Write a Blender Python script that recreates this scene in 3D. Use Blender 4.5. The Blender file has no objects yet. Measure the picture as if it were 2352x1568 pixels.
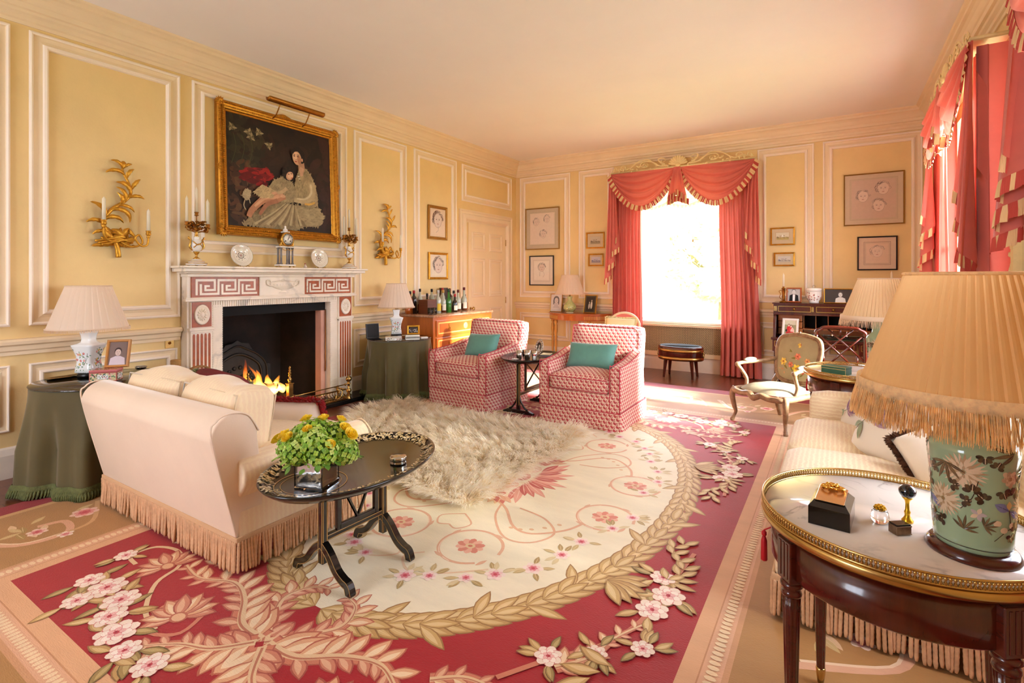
import bpy, bmesh, math, random
import numpy as np
from math import sin, cos, pi, sqrt, atan2
from mathutils import Vector as V, Matrix as M
random.seed(7)
SC = bpy.context.scene
COL = SC.collection
R = math.radians

# ---------------------------------------------------------------- camera
cam_d = bpy.data.cameras.new('camera')
cam = bpy.data.objects.new('camera', cam_d)
COL.objects.link(cam)
cam_d.sensor_width = 36.0
cam_d.lens = 1183.0 / 2352.0 * 36.0
cam_d.shift_y = -146.0 / 2352.0
cam_d.clip_start = 0.01
cam.location = (0, 0, 1.31)
cam.rotation_euler = (pi / 2, 0, R(32.2))
SC.camera = cam

# ---------------------------------------------------------------- sky, sun, window light, exposure
SC.view_settings.view_transform = 'Standard'
SC.view_settings.look = 'None'
SC.view_settings.gamma = 1.0
SC.view_settings.use_curve_mapping = False
SC.view_settings.exposure = 0.42
W = bpy.data.worlds.new('sky'); SC.world = W
W.use_nodes = True
bg = W.node_tree.nodes['Background']
bg.inputs[0].default_value = (0.91, 0.975, 1.15, 1)
bg.inputs[1].default_value = 11.5
sd = bpy.data.lights.new('sun', 'SUN'); so = bpy.data.objects.new('sun', sd); COL.objects.link(so)
sd.energy = 38.0; sd.angle = R(7); sd.color = (1, .97, .92)
so.location = (8, 5, 6)
so.rotation_euler = V((-1, 0.06, -0.35)).to_track_quat('-Z', 'Y').to_euler()
XL, XR, YB, YN, HC = -4.6, 0.93, 7.43, -2.6, 3.235      # room: left, right, back, near walls, ceiling
# window openings: (wall, s0, s1, z0, z1)
WIN = [('back', -2.55, -1.12, .66, 2.72), ('right', 4.45, 6.12, .66, 2.72), ('right', 1.72, 3.22, .66, 2.72),
       ('near', -3.9, -2.1, .66, 2.72)]  # near: unseen window, added to light the near end of the room
def portal(wall, s0, s1, z0, z1):
    d = bpy.data.lights.new('window_portal', 'AREA'); o = bpy.data.objects.new('window_portal', d); COL.objects.link(o)
    d.shape = 'RECTANGLE'; d.size = s1 - s0; d.size_y = z1 - z0
    d.cycles.is_portal = True
    c = (s0 + s1) / 2; z = (z0 + z1) / 2
    p, n = {'back': ((c, YB + .30, z), (0, -1, 0)), 'right': ((XR + .30, c, z), (-1, 0, 0)),
            'near': ((c, YN - .30, z), (0, 1, 0))}[wall]
    o.location = p
    o.rotation_euler = V(n).to_track_quat('-Z', 'Y').to_euler()
for w in WIN: portal(*w)
SC.cycles.max_bounces = 10
SC.cycles.diffuse_bounces = 5
SC.cycles.glossy_bounces = 4
SC.cycles.transmission_bounces = 8
SC.cycles.transparent_max_bounces = 12
SC.cycles.sample_clamp_indirect = 6.0
SC.cycles.caustics_reflective = False
SC.cycles.caustics_refractive = False
SC.cycles.use_denoising = True

# ---------------------------------------------------------------- helpers
def lin(c):
    return tuple((x / 255 / 12.92) if x / 255 <= .04045 else ((x / 255 + .055) / 1.055) ** 2.4 for x in c[:3])
def T(x=0, y=0, z=0): return M.Translation((x, y, z))
def RX(a): return M.Rotation(R(a), 4, 'X')
def RY(a): return M.Rotation(R(a), 4, 'Y')
def RZ(a): return M.Rotation(R(a), 4, 'Z')
def S(x, y=None, z=None):
    return M.Diagonal((x, x if y is None else y, x if z is None else z, 1))

class MB:
    """collects shapes and links them as ONE mesh object"""
    def __init__(s): s.v = []; s.f = []; s.c = []; s.m = []; s.s = []
    def add(s, vf, mx=None, col=None, mi=0, sm=True):
        v, f = vf; n = len(s.v)
        if mx is not None: s.v.extend(tuple(mx @ V(p)) for p in v)
        else: s.v.extend(tuple(p) for p in v)
        s.f.extend(tuple(i + n for i in q) for q in f)
        k = len(f)
        s.c.extend([col] * k); s.m.extend([mi] * k); s.s.extend([sm] * k)
        return s
    def build(s, name, mats, parent=None, uv=False, weld=False, sub=0):
        me = bpy.data.meshes.new(name)
        me.from_pydata(s.v, [], s.f)
        if not isinstance(mats, (list, tuple)): mats = [mats]
        for m in mats: me.materials.append(m)
        n = len(me.polygons)
        me.polygons.foreach_set('material_index', s.m)
        me.polygons.foreach_set('use_smooth', s.s)
        lt = np.empty(n, np.int32); me.polygons.foreach_get('loop_total', lt)
        if any(c is not None for c in s.c):
            cc = np.array([(lin(c) if c is not None else (1, 1, 1)) + (1,) for c in s.c], np.float32)
            at = me.color_attributes.new('Col', 'FLOAT_COLOR', 'CORNER')
            at.data.foreach_set('color', np.repeat(cc, lt, axis=0).ravel())
        if uv:
            nl = len(me.loops)
            no = np.empty(n * 3, np.float32); me.polygons.foreach_get('normal', no); no = no.reshape(-1, 3)
            vi = np.empty(nl, np.int32); me.loops.foreach_get('vertex_index', vi)
            co = np.array(s.v, np.float32)[vi]
            ax = np.repeat(np.argmax(np.abs(no), axis=1), lt)
            uvs = np.where((ax == 0)[:, None], co[:, [1, 2]], np.where((ax == 1)[:, None], co[:, [0, 2]], co[:, [0, 1]]))
            u = me.uv_layers.new(name='UVMap')
            u.data.foreach_set('uv', uvs.astype(np.float32).ravel())
        me.validate(); me.update()
        o = bpy.data.objects.new(name, me); COL.objects.link(o)
        if parent is not None: o.parent = parent
        if weld:
            w = o.modifiers.new('weld', 'WELD'); w.merge_threshold = .0005
        if sub:
            m_ = o.modifiers.new('sub', 'SUBSURF'); m_.levels = sub; m_.render_levels = sub
        return o

def tag(o, label=None, cat=None, group=None, kind=None):
    if label: o['label'] = label
    if cat: o['category'] = cat
    if group: o['group'] = group
    if kind: o['kind'] = kind
    return o
def thing(name, label, cat, loc=(0, 0, 0), rz=0, group=None):
    o = bpy.data.objects.new(name, None); COL.objects.link(o)
    o.empty_display_size = .1
    o.location = loc; o.rotation_euler = (0, 0, R(rz))
    return tag(o, label, cat, group)
def struct(o): o['kind'] = 'structure'; return o
def dup(root, loc, rz, label=None):
    r = root.copy(); COL.objects.link(r); r.location = loc; r.rotation_euler = (0, 0, R(rz))
    if label: r['label'] = label
    for ch in list(root.children):
        c = ch.copy(); COL.objects.link(c); c.parent = r
        for g in ch.children:
            d = g.copy(); COL.objects.link(d); d.parent = c
    return r

# ---- shapes: each returns (verts, faces)
def from_bm(bm):
    bm.verts.ensure_lookup_table(); bm.verts.index_update()
    r = ([tuple(v.co) for v in bm.verts], [tuple(v.index for v in f.verts) for f in bm.faces])
    bm.free(); return r
def box(x0, x1, y0, y1, z0, z1, b=0, seg=2):
    if b <= 0:
        v = [(x0, y0, z0), (x1, y0, z0), (x1, y1, z0), (x0, y1, z0), (x0, y0, z1), (x1, y0, z1), (x1, y1, z1), (x0, y1, z1)]
        return v, [(0, 3, 2, 1), (4, 5, 6, 7), (0, 1, 5, 4), (1, 2, 6, 5), (2, 3, 7, 6), (3, 0, 4, 7)]
    bm = bmesh.new(); bmesh.ops.create_cube(bm, size=1)
    for v in bm.verts:
        v.co = ((x0 + x1) / 2 + v.co.x * (x1 - x0), (y0 + y1) / 2 + v.co.y * (y1 - y0), (z0 + z1) / 2 + v.co.z * (z1 - z0))
    bmesh.ops.bevel(bm, geom=bm.edges[:], offset=b, segments=seg, profile=.5, affect='EDGES')
    return from_bm(bm)
def prism(poly, d, b=0, seg=2):
    """2-D polygon in XY (counter-clockwise), z from 0 to d"""
    bm = bmesh.new()
    vs = [bm.verts.new((p[0], p[1], 0)) for p in poly]
    f = bm.faces.new(vs)
    r = bmesh.ops.extrude_face_region(bm, geom=[f])
    for e in r['geom']:
        if isinstance(e, bmesh.types.BMVert): e.co.z += d
    bmesh.ops.recalc_face_normals(bm, faces=bm.faces[:])
    if b > 0: bmesh.ops.bevel(bm, geom=bm.edges[:], offset=b, segments=seg, profile=.5, affect='EDGES')
    return from_bm(bm)
def lathe(prof, n=24, sx=1, sy=1, fn=None, a0=0, a1=2 * pi, cap=True):
    full = abs(a1 - a0 - 2 * pi) < 1e-6
    m = n if full else n + 1
    v = []; f = []
    for (r, z) in prof:
        for k in range(m):
            a = a0 + (a1 - a0) * k / n
            rr = fn(r, z, a) if fn else r
            v.append((rr * cos(a) * sx, rr * sin(a) * sy, z))
    for i in range(len(prof) - 1):
        for k in range(n):
            k2 = (k + 1) % m
            f.append((i * m + k, i * m + k2, (i + 1) * m + k2, (i + 1) * m + k))
    if full and cap:
        if prof[0][0] > 1e-4: f.append(tuple(reversed(range(m))))
        if prof[-1][0] > 1e-4: f.append(tuple((len(prof) - 1) * m + k for k in range(m)))
    return v, f
def tube(pts, r, n=8, closed=False, flat=1.0):
    P = [V(p) for p in pts]; L = len(P)
    rad = r if isinstance(r, (list, tuple)) else [r] * L
    tg = []
    for i in range(L):
        a = P[(i - 1) % L] if (closed or i > 0) else P[i]
        b = P[(i + 1) % L] if (closed or i < L - 1) else P[i]
        t = (b - a)
        tg.append(t.normalized() if t.length > 1e-9 else V((0, 0, 1)))
    up = V((0, 0, 1)) if abs(tg[0].z) < .9 else V((1, 0, 0))
    nrm = (up - tg[0] * up.dot(tg[0])).normalized()
    v = []; f = []
    for i in range(L):
        nrm = (nrm - tg[i] * nrm.dot(tg[i]))
        nrm = nrm.normalized() if nrm.length > 1e-6 else tg[i].orthogonal().normalized()
        bn = tg[i].cross(nrm)
        for k in range(n):
            a = 2 * pi * k / n
            v.append(tuple(P[i] + nrm * (cos(a) * rad[i]) + bn * (sin(a) * rad[i] * flat)))
    for i in range(L if closed else L - 1):
        j = (i + 1) % L
        for k in range(n):
            k2 = (k + 1) % n
            f.append((i * n + k, i * n + k2, j * n + k2, j * n + k))
    if not closed:
        f.append(tuple(reversed(range(n)))); f.append(tuple((L - 1) * n + k for k in range(n)))
    return v, f
def spline(pts, n=6, closed=False):
    """Catmull-Rom through points"""
    P = [V(p) for p in pts]; L = len(P); out = []
    for i in range(L if closed else L - 1):
        if closed: p0, p1, p2, p3 = P[(i - 1) % L], P[i], P[(i + 1) % L], P[(i + 2) % L]
        else: p0, p1, p2, p3 = P[max(i - 1, 0)], P[i], P[i + 1], P[min(i + 2, L - 1)]
        for k in range(n):
            t = k / n
            out.append(.5 * ((2 * p1) + (p2 - p0) * t + (2 * p0 - 5 * p1 + 4 * p2 - p3) * t * t + (3 * p1 - p0 - 3 * p2 + p3) * t ** 3))
    if not closed: out.append(P[-1])
    return out
def lerp(a, b, t): return a + (b - a) * t
def grid(fn, nu, nv, wrap=False):
    v = [tuple(fn(i / nu, j / nv)) for j in range(nv + 1) for i in range(nu + (0 if wrap else 1))]
    w = nu if wrap else nu + 1
    f = [(j * w + i, j * w + (i + 1) % w, (j + 1) * w + (i + 1) % w, (j + 1) * w + i) for j in range(nv) for i in range(nu)]
    return v, f
def sphere(r, c=(0, 0, 0), n=12, m=8, sx=1, sy=1, sz=1):
    p = [(r * sin(pi * j / m) if 0 < j < m else 0.0, -r * cos(pi * j / m)) for j in range(m + 1)]
    v, f = lathe(p, n)
    return [(x * sx + c[0], y * sy + c[1], z * sz + c[2]) for x, y, z in v], f
def ring(w, h, prof):
    """mitred moulding round a w x h rectangle in XY centred on 0; profile = (inset, height)"""
    v = []; f = []
    for d, z in prof:
        a, b = w / 2 - d, h / 2 - d
        v += [(-a, -b, z), (a, -b, z), (a, b, z), (-a, b, z)]
    for i in range(len(prof) - 1):
        for k in range(4):
            k2 = (k + 1) % 4
            f.append((i * 4 + k, i * 4 + k2, i * 4 + 4 + k2, i * 4 + 4 + k))
    return v, f
def extr(prof, L):
    """open profile (y out, z up) swept along +X for L, closed ends"""
    n = len(prof)
    v = [(0, p[0], p[1]) for p in prof] + [(L, p[0], p[1]) for p in prof]
    f = [(i, i + 1, n + i + 1, n + i) for i in range(n - 1)]
    f.append(tuple(range(n))); f.append(tuple(reversed(range(n, 2 * n))))
    return v, f
def rbox(sx, sy, sz, r=.04, n=6, crown=0, fn=None):
    """upholstered box centred on the origin: rounded edges, crowned top and bottom"""
    bm = bmesh.new(); bmesh.ops.create_cube(bm, size=2)
    bmesh.ops.subdivide_edges(bm, edges=bm.edges[:], cuts=n, use_grid_fill=True)
    for v in bm.verts:
        c = v.co.copy()
        q = V((c.x * sx / 2, c.y * sy / 2, c.z * sz / 2))
        # spread the outermost loops into the rounding
        inn = V([max(-(s_ / 2 - r), min(s_ / 2 - r, a)) for a, s_ in zip(q, (sx, sy, sz))])
        d = q - inn
        if d.length > 1e-9: q = inn + d.normalized() * min(r, r)
        if abs(c.z) > .3: q.z += crown * (1 - c.x ** 2) * (1 - c.y ** 2) * (1 if c.z > 0 else -1)
        if fn: q = V(fn(q, c))
        v.co = q
    return from_bm(bm)
def pillow(w, h, t, n=14, pinch=.06, wr=.0, seed=0):
    """knife-edge cushion lying in XY, bulging along Z, pointed corners"""
    rn = random.Random(seed); ph = [rn.uniform(0, 6) for _ in range(6)]
    v = []; f = []; idx = {}
    for s_ in (1, -1):
        for j in range(n + 1):
            for i in range(n + 1):
                a, b = 2 * i / n - 1, 2 * j / n - 1
                if s_ < 0 and (i in (0, n) or j in (0, n)):
                    idx[(s_, i, j)] = idx[(1, i, j)]; continue
                x = w / 2 * a * (1 - pinch * (1 - b * b)); y = h / 2 * b * (1 - pinch * (1 - a * a))
                z = s_ * t / 2 * ((1 - a ** 4) * (1 - b ** 4)) ** .55
                edge = max(abs(a), abs(b))
                if edge < 1: z += wr * (sin(9 * a * (1 + .3 * b) + ph[0]) * sin(3 * b + ph[1]) + sin(7 * b - 4 * a + ph[2])) * edge ** 2 * (1 - edge)
                idx[(s_, i, j)] = len(v); v.append((x, y, z))
        for j in range(n):
            for i in range(n):
                q = (idx[(s_, i, j)], idx[(s_, i + 1, j)], idx[(s_, i + 1, j + 1)], idx[(s_, i, j + 1)])
                f.append(q if s_ > 0 else q[::-1])
    return v, f
def frame_m(org, ux, uz):
    """matrix whose local X=ux, Z=uz (out), Y=z cross x"""
    ux = V(ux).normalized(); uz = V(uz).normalized(); uy = uz.cross(ux)
    m = M((ux, uy, uz)).transposed().to_4x4(); m.translation = V(org); return m
def on_wall(wall, s, z, d=0):
    """matrix: local XY lies on the wall (X to the right seen from inside), Z into the room"""
    if wall == 'left': return frame_m((XL + d, s, z), (0, 1, 0), (1, 0, 0))
    if wall == 'back': return frame_m((s, YB - d, z), (1, 0, 0), (0, -1, 0))
    if wall == 'right': return frame_m((XR - d, s, z), (0, -1, 0), (-1, 0, 0))
    return frame_m((s, YN + d, z), (-1, 0, 0), (0, 1, 0))
# ---- flat drawn pattern: polygons in 2-D with a colour and a layer
class Paint:
    def __init__(s): s.p = []; s.k = 0
    def poly(s, pts, col, up=True):
        s.p.append(([(p[0], p[1]) for p in pts], col, s.k))
        if up: s.k += 1
    def rect(s, x0, x1, y0, y1, col): s.poly([(x0, y0), (x1, y0), (x1, y1), (x0, y1)], col)
    def ell(s, x, y, a, b, col, n=20, rot=0):
        c, q = cos(rot), sin(rot)
        s.poly([(x + a * cos(t) * c - b * sin(t) * q, y + a * cos(t) * q + b * sin(t) * c) for t in [2 * pi * k / n for k in range(n)]], col)
    def leaf(s, x, y, ang, L, w, col, vein=None, bend=0):
        pts = []
        prof = [(0, .0), (.12, .3), (.3, .8), (.5, 1), (.7, .8), (.88, .38), (1, 0)]
        def at(t, o):
            a = ang + bend * t
            return (x + L * t * cos(ang + bend * t * .5) - o * sin(a), y + L * t * sin(ang + bend * t * .5) + o * cos(a))
        for t, k in prof: pts.append(at(t, k * w / 2))
        for t, k in reversed(prof[1:-1]): pts.append(at(t, -k * w / 2))
        s.poly(pts, col)
        if vein:
            s.poly([at(.05, w * .03), at(.5, w * .06), at(.9, 0), at(.5, -w * .06), at(.05, -w * .03)], vein)
    def stroke(s, pts, w, col, smooth=5):
        P = [V((p[0], p[1], 0)) for p in pts]
        if smooth and len(P) > 2: P = spline(P, smooth)
        n = len(P); L = []; Rr = []
        for i in range(n):
            t = (P[min(i + 1, n - 1)] - P[max(i - 1, 0)])
            t = t.normalized() if t.length > 1e-9 else V((1, 0, 0))
            u = i / max(n - 1, 1)
            ww = (w(u) if callable(w) else w) / 2
            L.append((P[i].x - t.y * ww, P[i].y + t.x * ww)); Rr.append((P[i].x + t.y * ww, P[i].y - t.x * ww))
        for i in range(n - 1): s.poly([Rr[i], Rr[i + 1], L[i + 1], L[i]], col, up=False)
        s.k += 1
    def flower(s, x, y, r, cols, n=6, rot=0, core=None):
        for ri, c in zip((1.0, .72, .45), cols):
            for k in range(n):
                a = rot + 2 * pi * (k + (.5 if ri == .72 else 0)) / n
                s.ell(x + cos(a) * r * .55 * ri, y + sin(a) * r * .55 * ri, r * .48 * ri, r * .36 * ri, c, 10, a)
        if core: s.ell(x, y, r * .2, r * .18, core, 8)
    def emit(s, mb, fn, lift=.00025, split=None, mi=0):
        for pts, col, k in s.p:
            q = pts
            if split:
                q = []
                for a, b in zip(pts, pts[1:] + pts[:1]):
                    m = max(1, int(math.hypot(b[0] - a[0], b[1] - a[1]) / split))
                    q += [(lerp(a[0], b[0], t / m), lerp(a[1], b[1], t / m)) for t in range(m)]
            if split and len(q) > 5:
                cx = sum(p[0] for p in q) / len(q); cy = sum(p[1] for p in q) / len(q)
                v = [fn(x, y, k * lift) for x, y in q] + [fn(cx, cy, k * lift)]
                n = len(q)
                mb.add((v, [(i, (i + 1) % n, n) for i in range(n)]), col=col, mi=mi, sm=False)
            else:
                mb.add(([fn(x, y, k * lift) for x, y in q], [tuple(range(len(q)))]), col=col, mi=mi, sm=False)

# ---------------------------------------------------------------- materials
MATS = {}
def nd(t, typ, **kw):
    n = t.nodes.new(typ)
    for k, v in kw.items(): setattr(n, k, v)
    return n
def mat(name, col=(200, 200, 200), rough=.6, metal=0, var=None, bump=None, sheen=0, coat=0, attr=False, trans=0, ior=1.45,
        emis=None, spec=.5, alpha=1, translucent=0, stretch=(1, 1, 1), col2=None, sub=None):
    """var=(scale, amount): mottled tone; bump=(scale, strength); col2 mixes with col by the same noise"""
    m = bpy.data.materials.new(name); m.use_nodes = True
    t = m.node_tree; b = t.nodes['Principled BSDF']
    L = t.links.new
    c = lin(col) + (1,)
    b.inputs['Base Color'].default_value = c
    b.inputs['Roughness'].default_value = rough
    b.inputs['Metallic'].default_value = metal
    b.inputs['Specular IOR Level'].default_value = spec
    b.inputs['IOR'].default_value = ior
    b.inputs['Sheen Weight'].default_value = sheen
    b.inputs['Sheen Roughness'].default_value = .4
    b.inputs['Coat Weight'].default_value = coat
    b.inputs['Coat Roughness'].default_value = .08
    b.inputs['Transmission Weight'].default_value = trans
    b.inputs['Alpha'].default_value = alpha
    if emis:
        b.inputs['Emission Color'].default_value = lin(emis[0]) + (1,); b.inputs['Emission Strength'].default_value = emis[1]
    tc = nd(t, 'ShaderNodeTexCoord'); mp = nd(t, 'ShaderNodeMapping'); mp.inputs['Scale'].default_value = stretch
    L(tc.outputs['Object'], mp.inputs['Vector'])
    src = None
    if attr:
        a = nd(t, 'ShaderNodeAttribute'); a.attribute_name = 'Col'; src = a.outputs['Color']
    if var or col2:
        sc, am = var or (5, .5)
        n = nd(t, 'ShaderNodeTexNoise'); n.inputs['Scale'].default_value = sc; n.inputs['Detail'].default_value = 6
        n.inputs['Roughness'].default_value = .65
        L(mp.outputs[0], n.inputs['Vector'])
        if col2:
            rp = nd(t, 'ShaderNodeValToRGB'); rp.color_ramp.elements[0].position = .5 - am * .5; rp.color_ramp.elements[1].position = .5 + am * .5
            rp.color_ramp.elements[0].color = c; rp.color_ramp.elements[1].color = lin(col2) + (1,)
            L(n.outputs['Fac'], rp.inputs[0]); src = rp.outputs[0]
        else:
            mr = nd(t, 'ShaderNodeMapRange'); mr.inputs[3].default_value = 1 - am; mr.inputs[4].default_value = 1 + am
            mr.inputs[1].default_value = .3; mr.inputs[2].default_value = .7
            L(n.outputs['Fac'], mr.inputs[0])
            mx = nd(t, 'ShaderNodeVectorMath', operation='SCALE')
            if src is None:
                mx.inputs[0].default_value = c[:3]
            else: L(src, mx.inputs[0])
            L(mr.outputs[0], mx.inputs['Scale']); src = mx.outputs[0]
    if src is not None: L(src, b.inputs['Base Color'])
    if bump:
        n2 = nd(t, 'ShaderNodeTexNoise'); n2.inputs['Scale'].default_value = bump[0]; n2.inputs['Detail'].default_value = 4
        L(mp.outputs[0], n2.inputs['Vector'])
        bp = nd(t, 'ShaderNodeBump'); bp.inputs['Strength'].default_value = bump[1]; bp.inputs['Distance'].default_value = .01
        L(n2.outputs['Fac'], bp.inputs['Height']); L(bp.outputs[0], b.inputs['Normal'])
    if translucent:
        tr = nd(t, 'ShaderNodeBsdfTranslucent'); tr.inputs[0].default_value = c
        if src is not None: L(src, tr.inputs[0])
        ms = nd(t, 'ShaderNodeMixShader'); ms.inputs[0].default_value = translucent
        L(b.outputs[0], ms.inputs[1]); L(tr.outputs[0], ms.inputs[2]); L(ms.outputs[0], t.nodes['Material Output'].inputs[0])
    MATS[name] = m
    return m
def stripes(m, axis=0, scale=60, c2=(220, 190, 130), amt=.5, thin=.5):
    """adds woven stripes along an object axis to an existing material"""
    t = m.node_tree; b = t.nodes['Principled BSDF']; L = t.links.new
    tc = nd(t, 'ShaderNodeTexCoord'); sp = nd(t, 'ShaderNodeSeparateXYZ'); L(tc.outputs['UV'], sp.inputs[0])
    mu = nd(t, 'ShaderNodeMath', operation='MULTIPLY'); mu.inputs[1].default_value = scale; L(sp.outputs[axis], mu.inputs[0])
    nz = nd(t, 'ShaderNodeTexNoise'); nz.inputs['Scale'].default_value = 40; L(tc.outputs['UV'], nz.inputs['Vector'])
    ad = nd(t, 'ShaderNodeMath', operation='ADD'); L(mu.outputs[0], ad.inputs[0]); L(nz.outputs['Fac'], ad.inputs[1])
    fr = nd(t, 'ShaderNodeMath', operation='FRACT'); L(ad.outputs[0], fr.inputs[0])
    gt = nd(t, 'ShaderNodeMapRange'); gt.inputs[1].default_value = thin; gt.inputs[2].default_value = thin + .15
    L(fr.outputs[0], gt.inputs[0])
    mu2 = nd(t, 'ShaderNodeMath', operation='MULTIPLY'); mu2.inputs[1].default_value = amt; L(gt.outputs[0], mu2.inputs[0])
    mx = nd(t, 'ShaderNodeMix', data_type='RGBA')
    old = b.inputs['Base Color']
    if old.links: L(old.links[0].from_socket, mx.inputs['A'])
    else: mx.inputs['A'].default_value = old.default_value
    mx.inputs['B'].default_value = lin(c2) + (1,)
    L(mu2.outputs[0], mx.inputs[0]); L(mx.outputs['Result'], b.inputs['Base Color'])
    return m
# ================================================================ materials
WALL = mat('wall_paint', (234, 203, 144), .75, var=(2.2, .05), bump=(60, .08))
WOODW = mat('moulding_paint', (236, 212, 176), .5, var=(3, .04))
BEADP = mat('bead_paint', (246, 230, 212), .5, var=(3, .03))
DOORP = mat('door_paint', (238, 212, 168), .5, var=(3, .03))
CEIL = mat('ceiling_paint', (245, 239, 237), .8, var=(1.2, .02))
WHITE = mat('white_paint', (240, 234, 224), .4)
SKIRT = mat('skirting_paint', (236, 222, 206), .5, var=(5, .05))
FLOOR = mat('oak_boards', (112, 58, 32), .28, var=(3, .25), stretch=(1, 12, 1), coat=.3)
BLACKM = mat('soot_black', (16, 14, 12), .85, var=(8, .4))
GILT = mat('gilt_wood', (205, 150, 52), .38, metal=.85, var=(14, .22), bump=(80, .3))
CREST = mat('cream_gilt_carving', (232, 208, 150), .55, var=(12, .1))
BRASS = mat('brass', (196, 162, 98), .24, metal=1, var=(10, .08))
OLDBR = mat('old_bronze', (150, 96, 34), .34, metal=.9, var=(20, .25))
SILVER = mat('silver', (205, 200, 190), .16, metal=1, var=(12, .06))
GLASS = mat('clear_glass', (255, 255, 255), .02, trans=1, ior=1.45)
MAHOG = mat('mahogany', (74, 22, 11), .22, coat=.5, var=(4, .3), stretch=(1, 1, 8))
MAHOGH = mat('mahogany_rail', (74, 22, 11), .22, coat=.5, var=(4, .3), stretch=(8, 1, 1))
SATIN = mat('satinwood', (176, 92, 34), .28, coat=.4, var=(4, .2), stretch=(1, 7, 1))
EBON = mat('black_lacquer', (14, 11, 9), .2, coat=.6, attr=False)
EBONA = mat('black_lacquer_gilded', (14, 11, 9), .18, coat=.5, attr=True)
PORC = mat('painted_porcelain', (240, 240, 236), .1, attr=True, coat=.5)
PAPER = mat('drawn_paper', (230, 220, 205), .85, attr=True, var=(30, .03))
CANVAS = mat('painted_canvas', (40, 30, 24), .55, attr=True, var=(16, .16), spec=.3)
CANDLE = mat('candle_wax', (246, 236, 212), .45, translucent=.25)
SHADE = mat('pleated_silk', (250, 228, 202), .8, translucent=.4)
def pane_mat():
    m = bpy.data.materials.new('window_glass'); m.use_nodes = True
    t = m.node_tree; t.nodes.remove(t.nodes['Principled BSDF'])
    a = nd(t, 'ShaderNodeBsdfTransparent'); a.inputs[0].default_value = (.97, .98, .97, 1)
    g = nd(t, 'ShaderNodeBsdfGlossy'); g.inputs[1].default_value = .02
    x = nd(t, 'ShaderNodeMixShader'); x.inputs[0].default_value = .04
    t.links.new(a.outputs[0], x.inputs[1]); t.links.new(g.outputs[0], x.inputs[2])
    t.links.new(x.outputs[0], t.nodes['Material Output'].inputs[0])
    return m
PANE = pane_mat()

# ================================================================ room shell
TH = .34
def wall_cells(s0, s1, z0, z1, holes):
    ss = sorted({s0, s1} | {a for h in holes for a in h[:2]}); zs = sorted({z0, z1} | {a for h in holes for a in h[2:]})
    for a, b in zip(ss, ss[1:]):
        run = None
        for c, d in zip(zs, zs[1:]):
            inside = any(h[0] <= a and b <= h[1] and h[2] <= c and d <= h[3] for h in holes)
            if not inside: run = (run[0], d) if run else (c, d)
            if (inside or d == zs[-1]) and run:
                yield a, b, run[0], run[1]; run = None
FP = (2.45, 3.57, 0.0, 1.06)      # fireplace opening in the left wall
def wall(name, side, s0, s1, holes):
    mb = MB()
    for a, b, c, d in wall_cells(s0, s1, 0, HC + .1, holes):
        if side == 'left': mb.add(box(XL - TH, XL, a, b, c, d), sm=False)
        if side == 'back': mb.add(box(a, b, YB, YB + TH, c, d), sm=False)
        if side == 'right': mb.add(box(XR, XR + TH, a, b, c, d), sm=False)
        if side == 'near': mb.add(box(a, b, YN - TH, YN, c, d), sm=False)
    return struct(mb.build(name, WALL))
wall('wall_left', 'left', YN - TH, YB + TH, [FP])
wall('wall_back', 'back', XL, XR + TH, [w[1:] for w in WIN if w[0] == 'back'])
wall('wall_right', 'right', YN - TH, YB, [w[1:] for w in WIN if w[0] == 'right'])
wall('wall_near', 'near', XL, XR + TH, [w[1:] for w in WIN if w[0] == 'near'])
m = MB().add(box(XL - .9, XR + TH, YN - TH, YB + TH, -.12, 0), sm=False)
# board joints as a procedural brick pattern
t = FLOOR.node_tree; b_ = t.nodes['Principled BSDF']; tc = nd(t, 'ShaderNodeTexCoord'); bk = nd(t, 'ShaderNodeTexBrick')
mp = nd(t, 'ShaderNodeMapping'); mp.inputs['Rotation'].default_value = (0, 0, R(90))
t.links.new(tc.outputs['Object'], mp.inputs['Vector']); t.links.new(mp.outputs[0], bk.inputs['Vector'])
bk.inputs['Scale'].default_value = 1; bk.inputs['Brick Width'].default_value = 1.9; bk.inputs['Row Height'].default_value = .17
bk.inputs['Mortar Size'].default_value = .003; bk.inputs['Color1'].default_value = (1, 1, 1, 1); bk.inputs['Color2'].default_value = (.75, .72, .7, 1)
bk.inputs['Mortar'].default_value = (.25, .22, .2, 1)
mx = nd(t, 'ShaderNodeMix', data_type='RGBA', blend_type='MULTIPLY'); mx.inputs[0].default_value = 1
t.links.new(b_.inputs['Base Color'].links[0].from_socket, mx.inputs['A']); t.links.new(bk.outputs[0], mx.inputs['B'])
t.links.new(mx.outputs['Result'], b_.inputs['Base Color'])
struct(m.build('floor', FLOOR))
struct(MB().add(box(XL - TH, XR + TH, YN - TH, YB + TH, HC, HC + .15), sm=False).build('ceiling', CEIL))

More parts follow.
